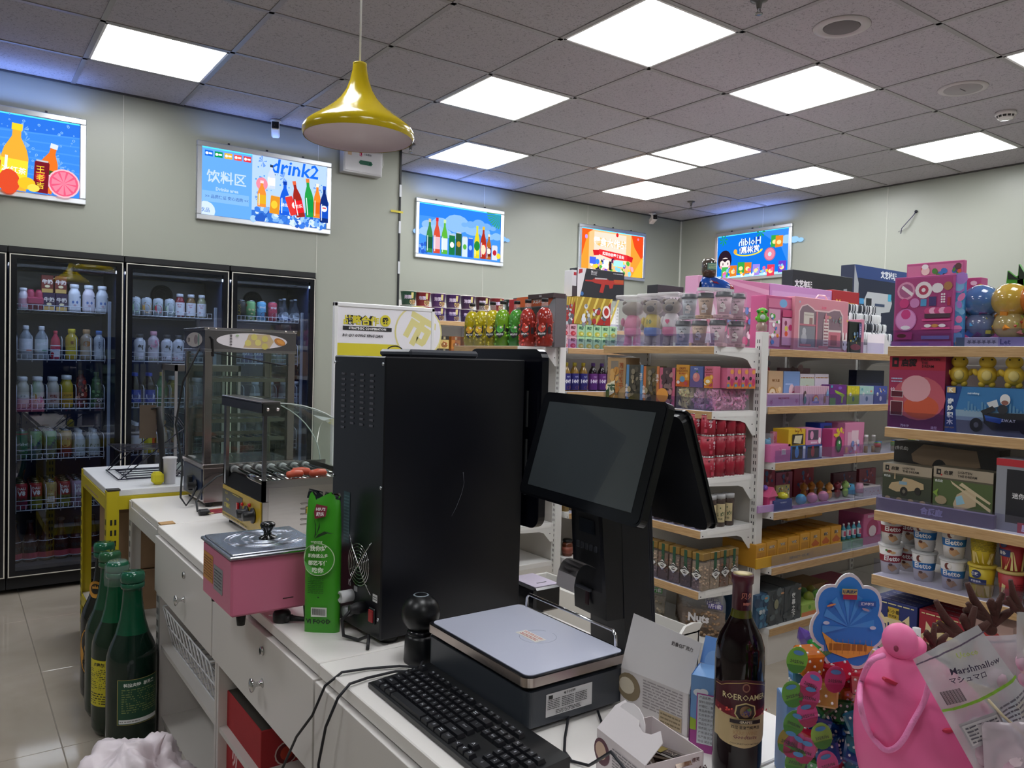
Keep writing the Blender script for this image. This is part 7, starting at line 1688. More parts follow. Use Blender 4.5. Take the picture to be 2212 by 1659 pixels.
jr=thing('sauce_jar','','jar');b=MB('beerglass');b.lathe([(.033,0),(.036,.01),(.036,.075),(.028,.09)],'5c2a14',n=16);b.build('body',jr);b=MB('satin');b.lathe([(.031,.09),(.031,.105),(.028,.107)],'141416',n=16);b.build('cap',jr)
b=MB('paper');b.lathe([(.0366,.02),(.0366,.06)],'8a4a3a',n=16);b.build('label',jr)
row(jr,[(at(px,1185,y=1.50).x,1.46,RL[5])for px in(1217,1238,1259,1280)],'dark sauce jar with black lid on the low far shelf','sauce jars')
jr=thing('oil_bottle','','bottle');b=MB('beerglass');b.lathe([(.03,0),(.03,.12),(.012,.16)],'8a6a1c',n=12);b.build('body',jr);b=MB('satin');b.lathe([(.014,.16),(.014,.175)],'8a2a2a',n=10);b.build('cap',jr)
row(jr,[(at(px,1095,y=1.50).x,1.46,RL[4])for px in(1211,1228,1245,1262)],'amber oil bottle on the far run below the screen','oil bottles')
z=EL[0]
def jelly(label,px,col,lcol,X_=.50,dz=0):
 H=.29;R=.052
 t=thing('jelly_drink',label,'bottle',(X_,at(px,700,x=X_).y,z),-PI/2+.6)
 b=MB('jelly');b.lathe([(.9*R,0),(R,.01),(R*.97,.10),(R,.16),(R*.92,.195),(R*.66,.222),(R*.40,.235)],col,n=20);b.build('drink',t)
 b=MB('candy');qr=random.Random(px);c_=rgb(col)
 for k in range(60):
  a,zz=qr.uniform(0,2*PI),qr.uniform(.01,.20);rr_=R*(.97 if zz<.17 else.82);f_=qr.uniform(.6,1.7)
  b.ball((rr_*math.cos(a),rr_*math.sin(a),zz),.0075,(min(1,c_[0]*f_),min(1,c_[1]*f_),min(1,c_[2]*f_),1),6,4,mat='satin')
 b.build('jelly_pieces',t)
 b=MB('film');b.lathe([(R*.5,.228),(.021,.245),(.019,.272)],'d8dcdc',n=16);b.build('neck',t)
 b=MB('satin');b.lathe([(.0205,.270),(.0205,.290),(.019,.291)],'17171a',n=16);b.build('cap',t)
 b=MB('paper');F=Face(b,(0,0,.05),(1,0,0),(0,0,1),.075,.09,bend=(0,0,R*1.03));base=F.p;F.p=lambda x,y:base(x-.037,y)
 F.poly([(.1,.25),(.5,0),(.9,.25),(.95,1),(.05,1)],'1c1a1c');F.ell(.5,.66,.28,.26,lcol);F.ell(.62,.78,.1,.08,'e8e0d8');F.text('果粒爆爆',.5,.28,.14,'e8e8e8',bold=.04);F.rect(1.02,.3,1.3,.75,'1c1a1c');b.build('label',t)
for k,(px,c,l,nm)in enumerate(((1020,'c0ae18','d89a2a','yellow'),(1040,'c0b01c','d8a83a','yellow'),(1064,'c4b41e','d8b03a','yellow'),(1086,'78a828','4a9a3a','green'),(1116,'4f9a38','3a8a3a','green'),(1140,'a8362c','b83a2c','red'),(1176,'9c2f26','c04030','red'))):
 jelly('big %s jelly drink bottle with black cap, %s of seven'%(nm,nth(k,7)),px,c,l,.50 if k<4 else(.55 if k==4 else.53))
ebox('blaster_display','grey and orange toy display box behind the red jelly drinks','toy box',1108,1200,640,z,.62,.09,'5c5a5c',multi(lambda F:(F.poly([(0,.8),(.9,.8),(1,1),(.1,1)],'c4592a'),F.text('文艺枪玩',.62,.9,.1,'e8e0dc',bold=.05,maxw=.3),F.rect(.05,.1,.85,.78,'2a2a2c'),F.poly([(.86,0),(1,.1),(1,1),(.86,.8)],'8a8c90'),F.text('儿童玩具',.93,.4,.09,'d8582a',vert=True))))
ebox('red_card_box','small red box at the left of the toy display','box',1099,1110,647,z,.60,.05,'a8242e')
ebox('dark_box','flat dark box lying on the toy display','box',1140,1195,632,z+.30,.60,.10,'3a2c2c',tx('玩具',.5,.4,'c8c8c8'),h=.03)
# == back wall shelving with noodle cups
bay_row('wall_shelf','white wall shelving with noodle cups at the back wall','shelving',(.37,3.47,0),0,[.02,.93,1.84,2.75],lambda i:.38,[1.73,1.40,1.08,.77,.46,.17],h=1.985,back='d2d0cc')
z=1.73
def noodle(label,px,tier,c,c2):
 t=thing('noodle_cup',label,'cup',(at(px,690,y=3.19).x,3.19,z+tier*.112),0,'noodle cups on the back wall shelf')
 b=MB('paper');b.lathe([(.050,0),(.062,.104),(.064,.106),(.064,.110),(.0,.111)],[c,c,'d8d0c8','d8c8b8'],n=18)
 F=Face(b,(0,0,0),(1,0,0),(0,0,1),.13,.104,bend=(0,0,lambda zz:.0506+zz/.104*.0125));base=F.p;F.p=lambda x,y:base(x-.065,y)
 F.rect(.45,.5,.62,.95,'d0c07a');F.ell(.62,.22,.3,.2,c2);F.ell(.62,.24,.22,.14,'a8845a');F.text('泡面',.25,.6,.3,'d8c8e0',bold=.04,vert=False);F.blobs(['c84a3a','d8c070','6a8a4a'],6,.4,.1,.85,.4,r=(.03,.06));b.build('cup_body',t)
for tier in(0,1):
 for k,px in enumerate((881,912,945,977,1009,1041,1072,1103)):
  c=('2c5a44','9a2c34','5a3478','54306e','4a2a5c','5c2438','9a3038','2c4a40')[k]
  noodle('%s noodle cup, %s, %s tier on the back wall shelf'%(('green','red','purple','purple','dark purple','maroon','red','dark green')[k],nth(k,8),('lower','upper')[tier]),px,tier,c,'d0b890')
z=1.40
for k,(px,c)in enumerate(((940,'d0b870'),(960,'cfb46a'),(985,'b8742c'),(1012,'b06a28'))):
 for tier in(0,1):rbox('noodle_box','%s noodle box, %s, %s tier below the noodle cups'%(('cream','cream','orange','orange')[k],nth(k,4),('lower','upper')[tier]),'box',px-10,px+10,0,z+tier*.105,3.14,.1,c,multi(rect(0,.7,1,1,'2a2420' if k<2 else'8a4a1a'),tx('面',.84,.2,'d8c89a'),ell(.5,.3,.3,.22,'8a5a2a'),blob(['b83a2a','e8d8b0'],5,.1,.1,.9,.6)),py=740,h=.103)
t=thing('poster_stand','white framed standing poster with yellow panel and heading STRATEGIC COOPERATION','sign',(-.75,1.5,0))
b=MB('satin');w,H=.605,1.708
for a in((0,.022,.75,H),(w-.022,w,.75,H)):b.box(a[0],a[1],-.012,.012,a[2],a[3],'e0e0e2',b=.004)
b.box(0,w,-.012,.012,H-.024,H,'e0e0e2',b=.004);b.box(0,w,-.012,.012,.75,.775,'e0e0e2',b=.004);b.build('frame',t)
b=MB('satin');b.box(w/2-.015,w/2+.015,.012,.03,.02,1.5,'d0d0d0');b.box(.05,w-.05,-.15,.18,0,.02,'d0d0d0',b=.004);b.build('foot',t)
b=MB('paper');b.box(.02,w-.02,-.006,.004,.77,H-.02,'e4e2e8')
F=Face(b,(.022,-.0065,.775),(1,0,0),(0,0,1),w-.044,.91)
F.rect(0,.0,1,.79,'d2c52e');F.ell(.86,.87,.165,.165,'d8cf8c',30);F.ell(.86,.87,.155,.155,'e4e2e8',30);F.text('币',.86,.88,.2,'d8cf8c',bold=.06,rot=-.5)
F.text('战略合作',.24,.925,.062,'17181c',bold=.13,maxw=.40);F.text('战略合作',.24,.925,.058,'d2c52e',bold=.03,maxw=.385);F.rect(.05,.866,.56,.890,'17181c');F.text('STRATEGIC COOPERATION',.305,.878,.015,'f0f0f0',bold=.03,maxw=.48)
F.text('BO QU GONG YING LIAN',.05,.835,.020,'24242a','l',bold=.03,maxw=.47,shear=.25);F.ell(.49,.93,.035,.035,'d2c52e',16);F.text('乘',.49,.93,.04,'17181c',bold=.05)
F.ell(.6,.745,.06,.04,'17181c',24);F.ell(.6,.745,.05,.033,'d2c52e',24);b.build('poster',t)
# == right end shelf
z=EL[0];Xf=.425
def play(F):
 F.rect(.03,.03,.97,.97,'a83c78');F.ell(.20,.80,.13,.13,'d890b4',16);F.ell(.2,.80,.10,.10,'a85a86',14);F.poly([(.12,.84),(.3,.72),(.33,.76),(.14,.88)],'e8dce2')
 F.ell(.50,.80,.12,.12,'e4d8de',16);F.ell(.50,.80,.07,.07,'b03a5a',12);F.ell(.50,.80,.03,.03,'e4d8de',8);F.ell(.73,.82,.08,.07,'e0d8de',12);F.ell(.9,.84,.06,.06,'a8744a',12);F.ell(.18,.62,.07,.07,'c83a7c',12);F.ell(.36,.62,.07,.07,'c880b8',12)
 F.rect(.46,.57,.56,.67,'4a90c0');F.rect(.6,.57,.72,.70,'44346c');F.rect(.9,.57,.95,.68,'a82a44');F.ell(.22,.38,.155,.16,'c878b8',20);F.ell(.22,.38,.14,.145,'d890c8',20);F.ell(.22,.46,.07,.07,'c83a80',12);F.ell(.22,.27,.07,.03,'e8e0ea',10)
 [F.ell(.60+q*.08,.50,.06,.05,('c8467e','e8a8c8')[q%2],10)for q in range(5)];F.rect(.54,.40,.96,.46,'4a3040');F.rect(.50,.36,.96,.385,'d8488c');F.rect(.5,.24,.96,.265,'d8488c');F.rect(.5,.11,.96,.135,'d8488c');F.rect(.5,.1,.96,.15,'8a7ab8')
 [F.ell(.6+q*.12,.29+p*.1,.05,.025,('e8e0e4','c88a4a','e8dce8')[q],10)for q in range(3)for p in(0,)];[F.ell(.82,.62+q*.035,.015,.014,'f0e8ee',6)for q in range(4)];[F.ell(.86,.62+q*.035,.015,.014,'f0e8ee',6)for q in range(4)]
 F.rect(.05,.10,.35,.2,'c83a80');F.ell(.17,.15,.07,.03,'6a2a20',10);F.rect(0,0,1,.07,'b068a8');F.text('欢乐厨房 过家家玩具套装',.4,.035,.035,'8a60c0')
t=ebox('kitchen_playset','large pink kitchen toy set in a clear blister, on the right end shelf','toy pack',1933,2063,596,z,Xf,.05,'b04a86',play)
ebox('header_card','pink header card with coloured animals above the kitchen toy set','toy pack',1958,2083,566,z,Xf+.06,.02,'c2568c',lambda F:(F.rect(.02,.75,.98,.97,'d078a0'),F.blobs(['4a8a3a','3a7ac0','d85a3a','6a4a9a','e8e0e8','5a3a3a'],14,.3,.82,.95,.95,r=(.02,.045)),F.ell(.35,.9,.05,.05,'e8d0c8'),F.ell(.34,.95,.04,.03,'f0f0f0')))
ebox('toy_pack','blue patterned side panel of a toy set beside the kitchen toys','toy pack',2064,2084,590,z,Xf+.01,.02,'4a8cc0',blob(['d87ab0','a878c8','c8a050','7ab0d8'],14,r=(.04,.09)))
ebox('toy_pack','second pink toy set farther back on the right end shelf','toy pack',2085,2120,600,z,Xf+.16,.05,'b85084',blob(['e8d0dc','a83a6c','c8a84a'],16,r=(.03,.06)))
ebox('brick_tray','pale tray with Let and small grey symbols under the clear figures','tray',2064,2290,728,z,Xf,.10,'b9b4c4',multi(rect(0,0,.09,1,'54667a'),rect(.43,0,1,1,'9a90b8'),tx('Let',.5,.6,'4a4a7a',x=.5,bold=.03),lambda F:[star(F,.14+q*.05,.5,.28,'6c6a78')for q in range(6)]and None))
def figure(label,px,c1,c2,seed,w=.062):
 Y_=at(px,690,x=.50).y;t=thing('clear_figure',label,'toy',(.50,Y_,z+.026),0)
 b=MB('candy');b.ball((0,0,.048),(w*.80,w*.84,.050),c2,20,12);b.build('body',t)
 b=MB('candy');b.ball((0,0,.130),(w*.95,w,.058),c1,22,14);b.build('head',t)
 b=MB('satin');qr=random.Random(seed)
 for k in range(30):
  a,zz=qr.uniform(0,2*PI),qr.uniform(.015,.125);r_=w*(.72 if zz<.09 else.55)*qr.uniform(.75,1.0);b.M=Matrix.Translation((r_*math.cos(a),r_*math.sin(a),zz))@Matrix.Rotation(qr.uniform(0,3),4,(qr.random(),qr.random(),1));b.cube((0,0,0),(.024,.016,.012),qr.choice({0:['2c5aa0','6a3a7a','b0a83a','3a8ac0','a84040'],1:['d88a2a','c8a83a','b03a2a','8aa03a','d8642a']}[seed%2]))
 b.build('building_pieces',t)
figure('blue clear figure-shaped tub full of coloured building pieces',2118,'4a7ab8','7a88b0',2)
figure('yellow clear figure-shaped tub full of orange building pieces',2183,'d8b04a','d8c080',3)
figure('orange clear figure-shaped tub cut by the right edge of the photo',2245,'d8742a','d89a4a',5)
ebox('toy_box','white and blue box with cartoon-free winged shape, behind the clear figures','toy box',2127,2180,597,z+.06,Xf+.18,.06,'c0c4ca',multi(rect(.05,.3,.9,.85,'6a6e74'),lambda F:F.poly([(.45,.4),(.62,.8),(.7,.45)],'e0e4e8'),ell(.85,.6,.16,.16,'5a90c8'),ell(.2,.25,.15,.14,'d8c85a'),rect(0,0,1,.16,'4a80c0')),h=.13)
ebox('lilac_box','lilac carton under the white and blue box','box',2124,2182,640,z,Xf+.18,.10,'b080c0',rect(.4,.3,.9,.9,'d070b0'),h=.058)
for k,(px,dz)in enumerate(((2194,0),(2218,.02))):
 b=MB('satin');b.prism([(-.026,0),(.026,0),(.027,.20),(.022,.23+dz),(.0,.222),(-.024,.245+dz),(-.027,.20)],-.008,.008,'3f9422',axis='y',smooth=False);b.prism([(-.022,.215),(.018,.21),(.0,.222),(-.024,.243+dz)],-.0095,-.008,'1c2a1c',axis='y')
 solo(b,'green_pouch','green snack pouch standing at the back right, %s of two'%('left','right')[k],'snack bag',(Xf+.15,at(px,620,x=Xf+.15).y,z+.02),-PI/2)
z=EL[1]
def robo(F):
 F.rect(0,0,1,.3,'6c1f58');F.rect(0,.3,1,.8,'a03058');F.rect(0,.80,1,1,'a8283c');F.ell(.55,.42,.36,.30,'c05a68',20);F.ell(.6,.3,.24,.16,'c8583c',18);F.ell(.5,.55,.2,.18,'d8a0a8',18)
 F.rect(.05,.84,.17,.97,'1c1418');F.rect(.09,.88,.14,.93,'a8283c');F.text('启蒙',.36,.90,.13,'26141a',bold=.04,maxw=.28);F.text('ENLIGHTEN',.74,.95,.035,'26141a',maxw=.38);F.text('THE',.64,.90,.035,'26141a');F.text('DREAM',.70,.855,.035,'26141a')
 F.lines(.05,.62,.25,.7,2,'b0b8d8');F.text('03',.08,.53,.05,'e0c8d8',bold=.03)
 for y in(.42,.17):F.rect(.05,y,.28,y+(.09 if y>.3 else.20),'d8c8cc');F.rect(.06,y+.008,.27,y+(.082 if y>.3 else.192),'5a1a2c')
 F.text('75019',.33,.035,.04,'d8c8e0',bold=.04);F.text('奥特曼' if False else'造型',.85,.035,.04,'c8a8c8')
ebox('red_model_box','tall red and purple model kit box reading 75019','toy box',1919,2041,768,z,Xf,.08,'8a2450',robo,py=850)
def moto(F):
 F.rect(0,.5,1,1,'3a78b0');F.rect(0,.2,1,.5,'8aa4b8');F.rect(0,0,1,.28,'6a7080');F.poly([(0,0),(.13,0),(.11,.5),(.17,1),(0,1)],'1f4488')
 [F.rect(.2+q*.035,.48,.22+q*.035,.54+.05*((q*7)%4),'5a8ab0')for q in range(22)]
 F.text('奇妙积木',.06,.45,.13,'e4e8ec',vert=True,bold=.05);F.rect(.02,.86,.11,.98,'d8b880');F.text('K',.065,.92,.09,'f4f0e8',bold=.05);F.text('KEEP PLEY',.06,.1,.045,'c8a060',maxw=.1);F.text('mirrrking',.3,.86,.06,'c8dce8',bold=.03,maxw=.2)
 F.ell(.34,.2,.13,.15,'1a1c20',16);F.ell(.34,.2,.05,.06,'6a6c70',10);F.ell(.82,.22,.12,.15,'1a1c20',16);F.poly([(.4,.45),(.6,.48),(.88,.5),(.9,.3),(.76,.14),(.5,.12),(.42,.25)],'202228');F.poly([(.42,.42),(.62,.36),(.58,.26),(.44,.3)],'2450a0');F.text('S.W.A.T',.66,.33,.06,'e0e4ea',bold=.03)
 F.ell(.62,.76,.1,.12,'d8d8d8',16);F.ell(.62,.7,.07,.05,'8a5a50',12);F.ell(.6,.56,.1,.1,'2a2c34',12);F.poly([(.44,.68),(.54,.76),(.56,.62),(.48,.56)],'c8ccd0');F.poly([(.38,.5),(.5,.62),(.54,.54),(.42,.42)],'26282e')
ebox('motorbike_kit_box','wide blue model kit box with police motorbike picture','toy box',2042,2262,838,z,Xf,.09,'3a6aa0',moto,py=880)
zt=at(2130,838,x=Xf).z
for k,px in enumerate((2073,2133,2191)):
 t=thing('yellow_toy','plain yellow rounded squeeze toy on the motorbike box, %s'%nth(k,3),'toy',(Xf+.045,at(px,800,x=Xf+.045).y,zt+.001),-PI/2+.35)
 b=MB('rubber');b.ball((0,0,.042),(.030,.024,.034),'cfae34',16,10)
 for q in(-1,1):b.ball((q*.015,0,.010),(.011,.012,.011),'cfae34',10,6)
 b.build('body',t);b=MB('rubber')
 for q in(-1,1):b.ball((q*.034,-.002,.050),(.009,.009,.014),'cfae34',8,6,rot=Matrix.Rotation(q*.5,3,'Y'))
 b.build('arm',t);b=MB('rubber');b.ball((0,-.002,.086),(.026,.023,.023),'cfae34',16,10);b.build('head',t)
 b=MB('rubber');b.ball((0,-.020,.040),(.016,.008,.018),'dcc878',10,7);b.build('belly',t);b=MB('gloss')
 for q in(-1,1):b.ball((q*.013,-.022,.094),(.0028,.002,.003),'1c1814',6,4)
 b.build('eye',t)
z=EL[2]+.03
def army(kind):return lambda F:(F.rect(0,0,1,.72,'3a4030' if kind else'4c5c34'),F.rect(0,.76,1,1,'9c8f7c'),F.rect(.05,.82,.13,.95,'1c1a18'),F.rect(.08,.86,.11,.91,'9c8f7c'),F.ell(.14,.82,.02,.02,'b02a2a'),F.text('启蒙',.26,.885,.1,'2c2620',bold=.02,maxw=.18),F.text('LIGHTEN',.54,.92,.055,'2c2620',maxw=.25),F.text('THE DREAM',.58,.84,.055,'2c2620',maxw=.34),F.text('合反应',.1,.68,.06,'c8ccc8',bold=.03,maxw=.16),(F.poly([(.15,.42),(.2,.52),(.4,.58),(.45,.68),(.62,.66),(.85,.58),(.86,.45),(.6,.36),(.3,.3),(.14,.36)],'b09a76'),F.ell(.46,.33,.1,.12,'26241f'),F.ell(.46,.33,.04,.05,'6a6458'),F.ell(.74,.38,.08,.1,'26241f'),F.rect(.36,.5,.52,.58,'7a98a8'),F.poly([(.25,.62),(.27,.9),(.28,.62)],'b09a76'),[F.ell(.13+q*.24,.12,.07,.045,'a8926c')for q in range(4)])if kind else(F.poly([(.36,.2),(.42,.42),(.56,.55),(.74,.5),(.74,.22),(.5,.08),(.38,.1)],'b8a484'),F.poly([(.4,.36),(.5,.42),(.56,.24),(.42,.18)],'8ab4c4'),F.poly([(.3,.72),(.34,.64),(.98,.12),(.98,.2)],'c0b090'),F.poly([(.45,.64),(.5,.7),(.98,.34),(.96,.3)],'c0b090'),F.ell(.15,.25,.13,.1,'9a8a6a'),F.poly([(.0,.4),(.1,.5),(.08,.4),(.1,.3)],'7a9a3a')))and None
ebox('army_truck_box','olive and tan model box with army truck picture','toy box',1906,2013,1005,z,Xf-.03,.07,'544e40',army(1),py=1040)
ebox('helicopter_box','olive and tan model box with helicopter picture','toy box',2015,2146,1014,z,Xf-.03,.07,'544e40',army(0),py=1055)
def bigf(F):F.rect(0,0,1,.55,'85796a');F.rect(0,.55,1,1,'1f1d1b');F.rect(.05,.28,.14,.5,'1c1a18');F.ell(.13,.28,.03,.04,'b02a2a');F.text('启蒙',.24,.38,.16,'2c2620',maxw=.16);F.text('LIGHTEN',.5,.44,.08,'2c2620',maxw=.3);F.text('THE DREAM',.56,.3,.1,'2c2620',maxw=.4);F.poly([(.18,.8),(.3,.98),(.8,.95),(.84,.7),(.5,.55),(.2,.68)],'6a5844');F.ell(.46,.6,.12,.16,'141210',16);F.ell(.46,.6,.05,.07,'4a4640',12);F.text('(合反应)',.08,.88,.07,'b8b8b4')
ebox('truck_kit_box','large dark model box leaning behind the two army boxes','toy box',1930,2160,962,z,Xf+.05,.08,'4a443c',bigf,py=1000)
ebox('grey_display','grey and red window display box with lettering at the right edge','display box',2150,2330,998,z-.03,Xf-.03,.12,'8a8c94',multi(rect(.14,.12,1,.86,'1c1d22'),rect(0,.9,1,1,'b02a34'),rect(.3,0,1,.14,'a82a44'),tx('服务器',.07,.1,'d8c8e0',x=.5,bold=.05),tx('迷你',.5,.08,'d8d8d8',x=.3)),py=1050)
rbx=MB('paper');carton(rbx,.40,.02,.045,'6a5f78',front=multi(tx('合反应',.5,.6,'a8a0c8',bold=.05)))
solo(rbx,'display_tray','purple tray edge with outlined lettering below the army boxes','tray',(Xf-.045,-1.06,EL[2]+.001),-PI/2)
z=EL[3]
def scup(label,px,py,tier,kind,X_=.44,rz=0):
 H=.100;R0,R1=.030,.0405;t=thing('snack_cup',label,'cup',(X_,at(px,py,x=X_).y,z+tier*(H+.008)),-PI/2+.55+rz)
 b=MB('paper');base_c={'r':'d6d2d0','b':'d6d2d0','y':'cdb52a','f':'a83038'}[kind]
 b.lathe([(R0,0),(R1,H)],base_c,n=24)
 F=Face(b,(0,0,0),(1,0,0),(0,0,1),.16,H,bend=(0,0,lambda zz:R0+.0004+zz/H*(R1-R0)));bs=F.p;F.p=lambda x,y:bs(x-.08,y)
 if kind in'rb':
  c='8c1c30' if kind=='r' else'1f6cb0';F.rect(-.3,.42,1.3,.68,c);F.text('Eletto',.5,.57,.19,'f0eeee',bold=.03);F.text('e',.463,.55,.115,'e08a3a',bold=.03)if False else None
  (F.ell(.42,.82,.10,.12,'6a3028'),F.ell(.46,.83,.07,.09,'e4e0da'))if kind=='b' else(F.ell(.42,.84,.09,.06,'9a4a30'),F.ell(.5,.8,.1,.05,'d8b080'),F.ell(.36,.87,.05,.04,'4a7a3a'))
  F.poly([(.4,.3),(.55,.34),(.62,.2),(.5,.08),(.42,.18)],'b8906a');F.ell(.46,.34,.07,.05,'5a2a1a');F.lines(.75,.72,1.05,.96,6,'6a6a6a');F.lines(.8,.1,1.05,.36,4,'6a6a6a')
 elif kind=='y':
  [F.poly([(q,.02+rr.uniform(0,.1)),(q+.05,.02),(q+.05+rr.uniform(-.15,.15),.4),(q+rr.uniform(-.1,.1),.42)],rr.choice(['d8c884','c8b068','b89a50']))for q in[k*.09-.1 for k in range(14)]]
  (F.lines(.15,.45,.85,.92,9,'8a7a1a')if tier else(F.ell(.4,.78,.16,.14,'1f3268'),F.text('趣味',.38,.78,.12,'e8e8e8',bold=.04),F.rect(.2,.44,.6,.62,'1f3268'),F.text('蜂蜜薯条',.4,.53,.08,'d8d8e0',maxw=.36)))
 else:
  [F.poly([(q,.02),(q+.05,.02),(q+.05+rr.uniform(-.1,.1),.6),(q+rr.uniform(-.1,.1),.65)],rr.choice(['d8c884','e0d090','c8b068']))for q in([.1,.2,.3,.42,.5,.62]if tier else[.0,.08,.16,.24])]
  (F.rect(.05,.45,.4,.68,'1f3268'),F.ell(.25,.85,.13,.12,'1f3268'),F.text('薯条',.24,.56,.12,'e8e8e8',maxw=.3))if tier else F.lines(.5,.2,1.0,.7,8,'7a2028')
 b.build('cup_body',t)
 b=MB('frost' if kind in'rb' else'satin');b.lathe([(R1+.001,H-.003),(R1+.004,H),(R1+.003,H+.006),(R1-.004,H+.007),(0,H+.007)],'cfd0d2' if kind in'rb' else('c0a83a' if kind=='y' else'b8a060'),n=24);b.build('lid',t)
for px,py,kd,nm,X_ in((1924,1200,'r','white and dark red',.44),(1963,1180,'r','white and dark red, rear',.53),(1996,1215,'b','white and blue, left',.44),(2059,1225,'b','white and blue, right',.42),(2122,1230,'y','yellow potato stick',.42),(2186,1240,'f','red potato stick',.42),(2250,1250,'f','red potato stick beyond the photo edge',.42)):
 for tier in(0,1):scup('%s snack cup, %s of its stack'%(nm,('lower','upper')[tier]),px,py,tier,kd,X_,rr.uniform(-.35,.35))
z=EL[4]
def cof(c,c2):return lambda F:(F.ell(.5,.32,.46,.36,c2,20),F.poly([(.14,.5),(.16,.8),(.32,.64)],c2),F.poly([(.86,.5),(.84,.8),(.68,.64)],c2),F.rect(.38,.66,.62,.88,'c8a838'),F.text('猫小哥',.5,.8,.08,'2a2010',bold=.03),F.text('四只猫',.5,.71,.06,'2a2010',bold=.03),F.text('高山咖啡',.5,.48,.19,'1f2c60' if c=='22306e' else'8c1c28',bold=.05,maxw=.78),F.lines(.3,.30,.7,.34,1,'4a3a2a'),F.ell(.6,.16,.16,.1,'e8d8b8'),F.ell(.6,.16,.1,.06,'6a3a20'),F.lines(.06,.92,.94,.97,1,'d8cf9a'))
for k in range(6):
 for q,(c,a,b_,nm)in enumerate((('22306e',1884,1985,'blue'),('981c30',1988,2092,'red'))):
  ya,yb=at(a,1340,x=.40).y,at(b_,1350,x=.40).y
  pack('coffee_box','%s coffee box with cat-head print, %s counting back'%(nm,ORD[k]),'box',abs(ya-yb)-.003,.046,.185,c,cof(c,'d8c79a')if k==0 else None,top=lns(.1,.3,.9,.6,1,'a8a8b8'),loc=(.41+k*.048,(ya+yb)/2,z),rz=-PI/2,group='rows of coffee boxes')
ebox('peach_box','pale box with red picture beside the red coffee boxes','box',2094,2190,1345,z,.41,.15,'c8a8a0',ell(.4,.6,.3,.3,'b03a3a'))
# == sausage roller
t=thing('sausage_roller','stainless sausage roller grill with yellow control panel and curved glass','grill',(-1.545,.170,TOP))
w,d=.40,.455
b=MB('steel');b.box(0,w,0,d,.02,.145,'aaa6a4',b=.002);b.box(0,w,0,.012,.145,.215,'a8a6a6');b.box(0,w,d-.012,d,.145,.215,'a8a6a6');b.box(w-.012,w,0,d,.145,.20,'a8a6a6')
b.box(.02,w,-.001,0,.03,.19,'b4b0ae');b.box(.0,.012,0,.012,.145,.475,'b0b0b2');b.box(0,.012,d-.03,d,.145,.475,'b0b0b2');b.build('body',t)
b=MB('matte');b.add([(-.001,0.012,.145),(-.001,d-.012,.145),(.03,d-.012,.20),(.03,.012,.20)],[(0,1,2,3),(3,2,1,0)],'26262a');b.build('drip_slot',t)
b=MB('satin');b.box(-.004,0,.008,d-.008,.028,.142,'b99a24',b=.001);b.box(-.0052,-.004,.20,d-.012,.045,.128,'202024');b.build('control_panel',t)
F=Face(b2:=MB('paper'),(-.0056,d-.012,.03),(0,-1,0),(0,0,1),d-.024,.11);F.text('烤香肠机',.15,.40,.16,'c8b83a',bold=.03);F.text('金牌品质',.16,.6,.08,'c8b83a');F.text('HD-07',.13,.8,.08,'c8b83a');F.lines(.02,.02,.7,.10,1,'5a4a10');F.lines(.3,.84,.5,.9,1,'c8b83a');b2.build('panel_print',t)
b=MB('satin');RX=Matrix.Rotation(-PI/2,3,'Y')
for y,zz,r in((.145,.085,.026),(.075,.088,.027)):b.lathe([(r,.003),(r*.95,.008),(r*.62,.010),(r*.60,.036),(r*.5,.038),(.001,.038)],'131316',c=(-.003,y,zz),rot=RX,n=20)
b.build('dial',t)
b=MB('gloss');b.box(-.012,-.004,.235,.250,.075,.105,'a81c20',b=.002);b.build('rocker_switch',t)
b=MB('gloss')
for y,zz in((.190,.108),(.110,.118)):b.lathe([(.007,.003),(.006,.010),(.001,.011)],'b02020',c=(-.003,y,zz),rot=RX,n=10)
b.build('indicator',t)
for k in range(7):
 b=MB('chrome');x=.035+k*.046;b.tube([(x,.02,.196),(x,d-.03,.196)],.0125,'9a9896',14);b.tube([(x,d-.034,.196),(x,d-.022,.196)],.0165,'9c9fa0',14,mat='satin');b.build('roller',t)
b=MB('steel');b.box(-.008,.055,-.004,d+.004,.468,.478,'b8b4b6',b=.002);b.box(-.008,-.004,-.004,d+.004,.440,.472,'8a8688');b.box(-.006,.055,-.004,0,.430,.47,'a8aaa8');b.build('top_rail',t)
b=MB('chrome')
for x in(.012,.045):b.ball((x,-.005,.452),.006,'d0c8c8',10,6)
b.build('bolt',t)
b=MB('glass');n=12
arc=[(.05+.33*math.sin(a/n*PI/2),.20+.272*math.cos(a/n*PI/2))for a in range(n+1)]
vs=[];fs=[]
for x,zz in arc:vs+=[(x,.006,zz),(x,d-.006,zz)]
for i in range(n):fs.append((2*i,2*i+1,2*i+3,2*i+2))
b.add(vs,fs,'ffffff',True);b.build('curved_glass',t)
for y in(.005,d-.005):b=MB('glass');b.poly([(.012,y,.215)]+[(x,y,zz)for x,zz in reversed(arc)]+[(.012,y,.45)],'ffffff');b.tube([(x,y,zz)for x,zz in arc],.0022,'b8c4c0',6,mat='satin');b.build('side_glass',t)
for k in range(5):b=MB('steel');b.box(.13,.185,-.005,-.001,.055+k*.018,.060+k*.018,'c4c0bc',b=.002);b.build('louvre',t)
b=MB('paper');F=Face(b,(.150,-.006,.095),(1,0,0),(0,0,1),.05,.022);F.rect(0,0,1,1,'c8b82c');F.rect(.04,.08,.96,.92,'a8a07a');F.text('E',.3,.5,.6,'c8b82c');b.build('sticker',t)
b=MB('rubber')
for x in(.03,w-.03):
 for y in(.03,d-.03):b.lathe([(.014,0),(.016,.021)],'121212',c=(x,y,0),n=10)
b.build('foot',t)
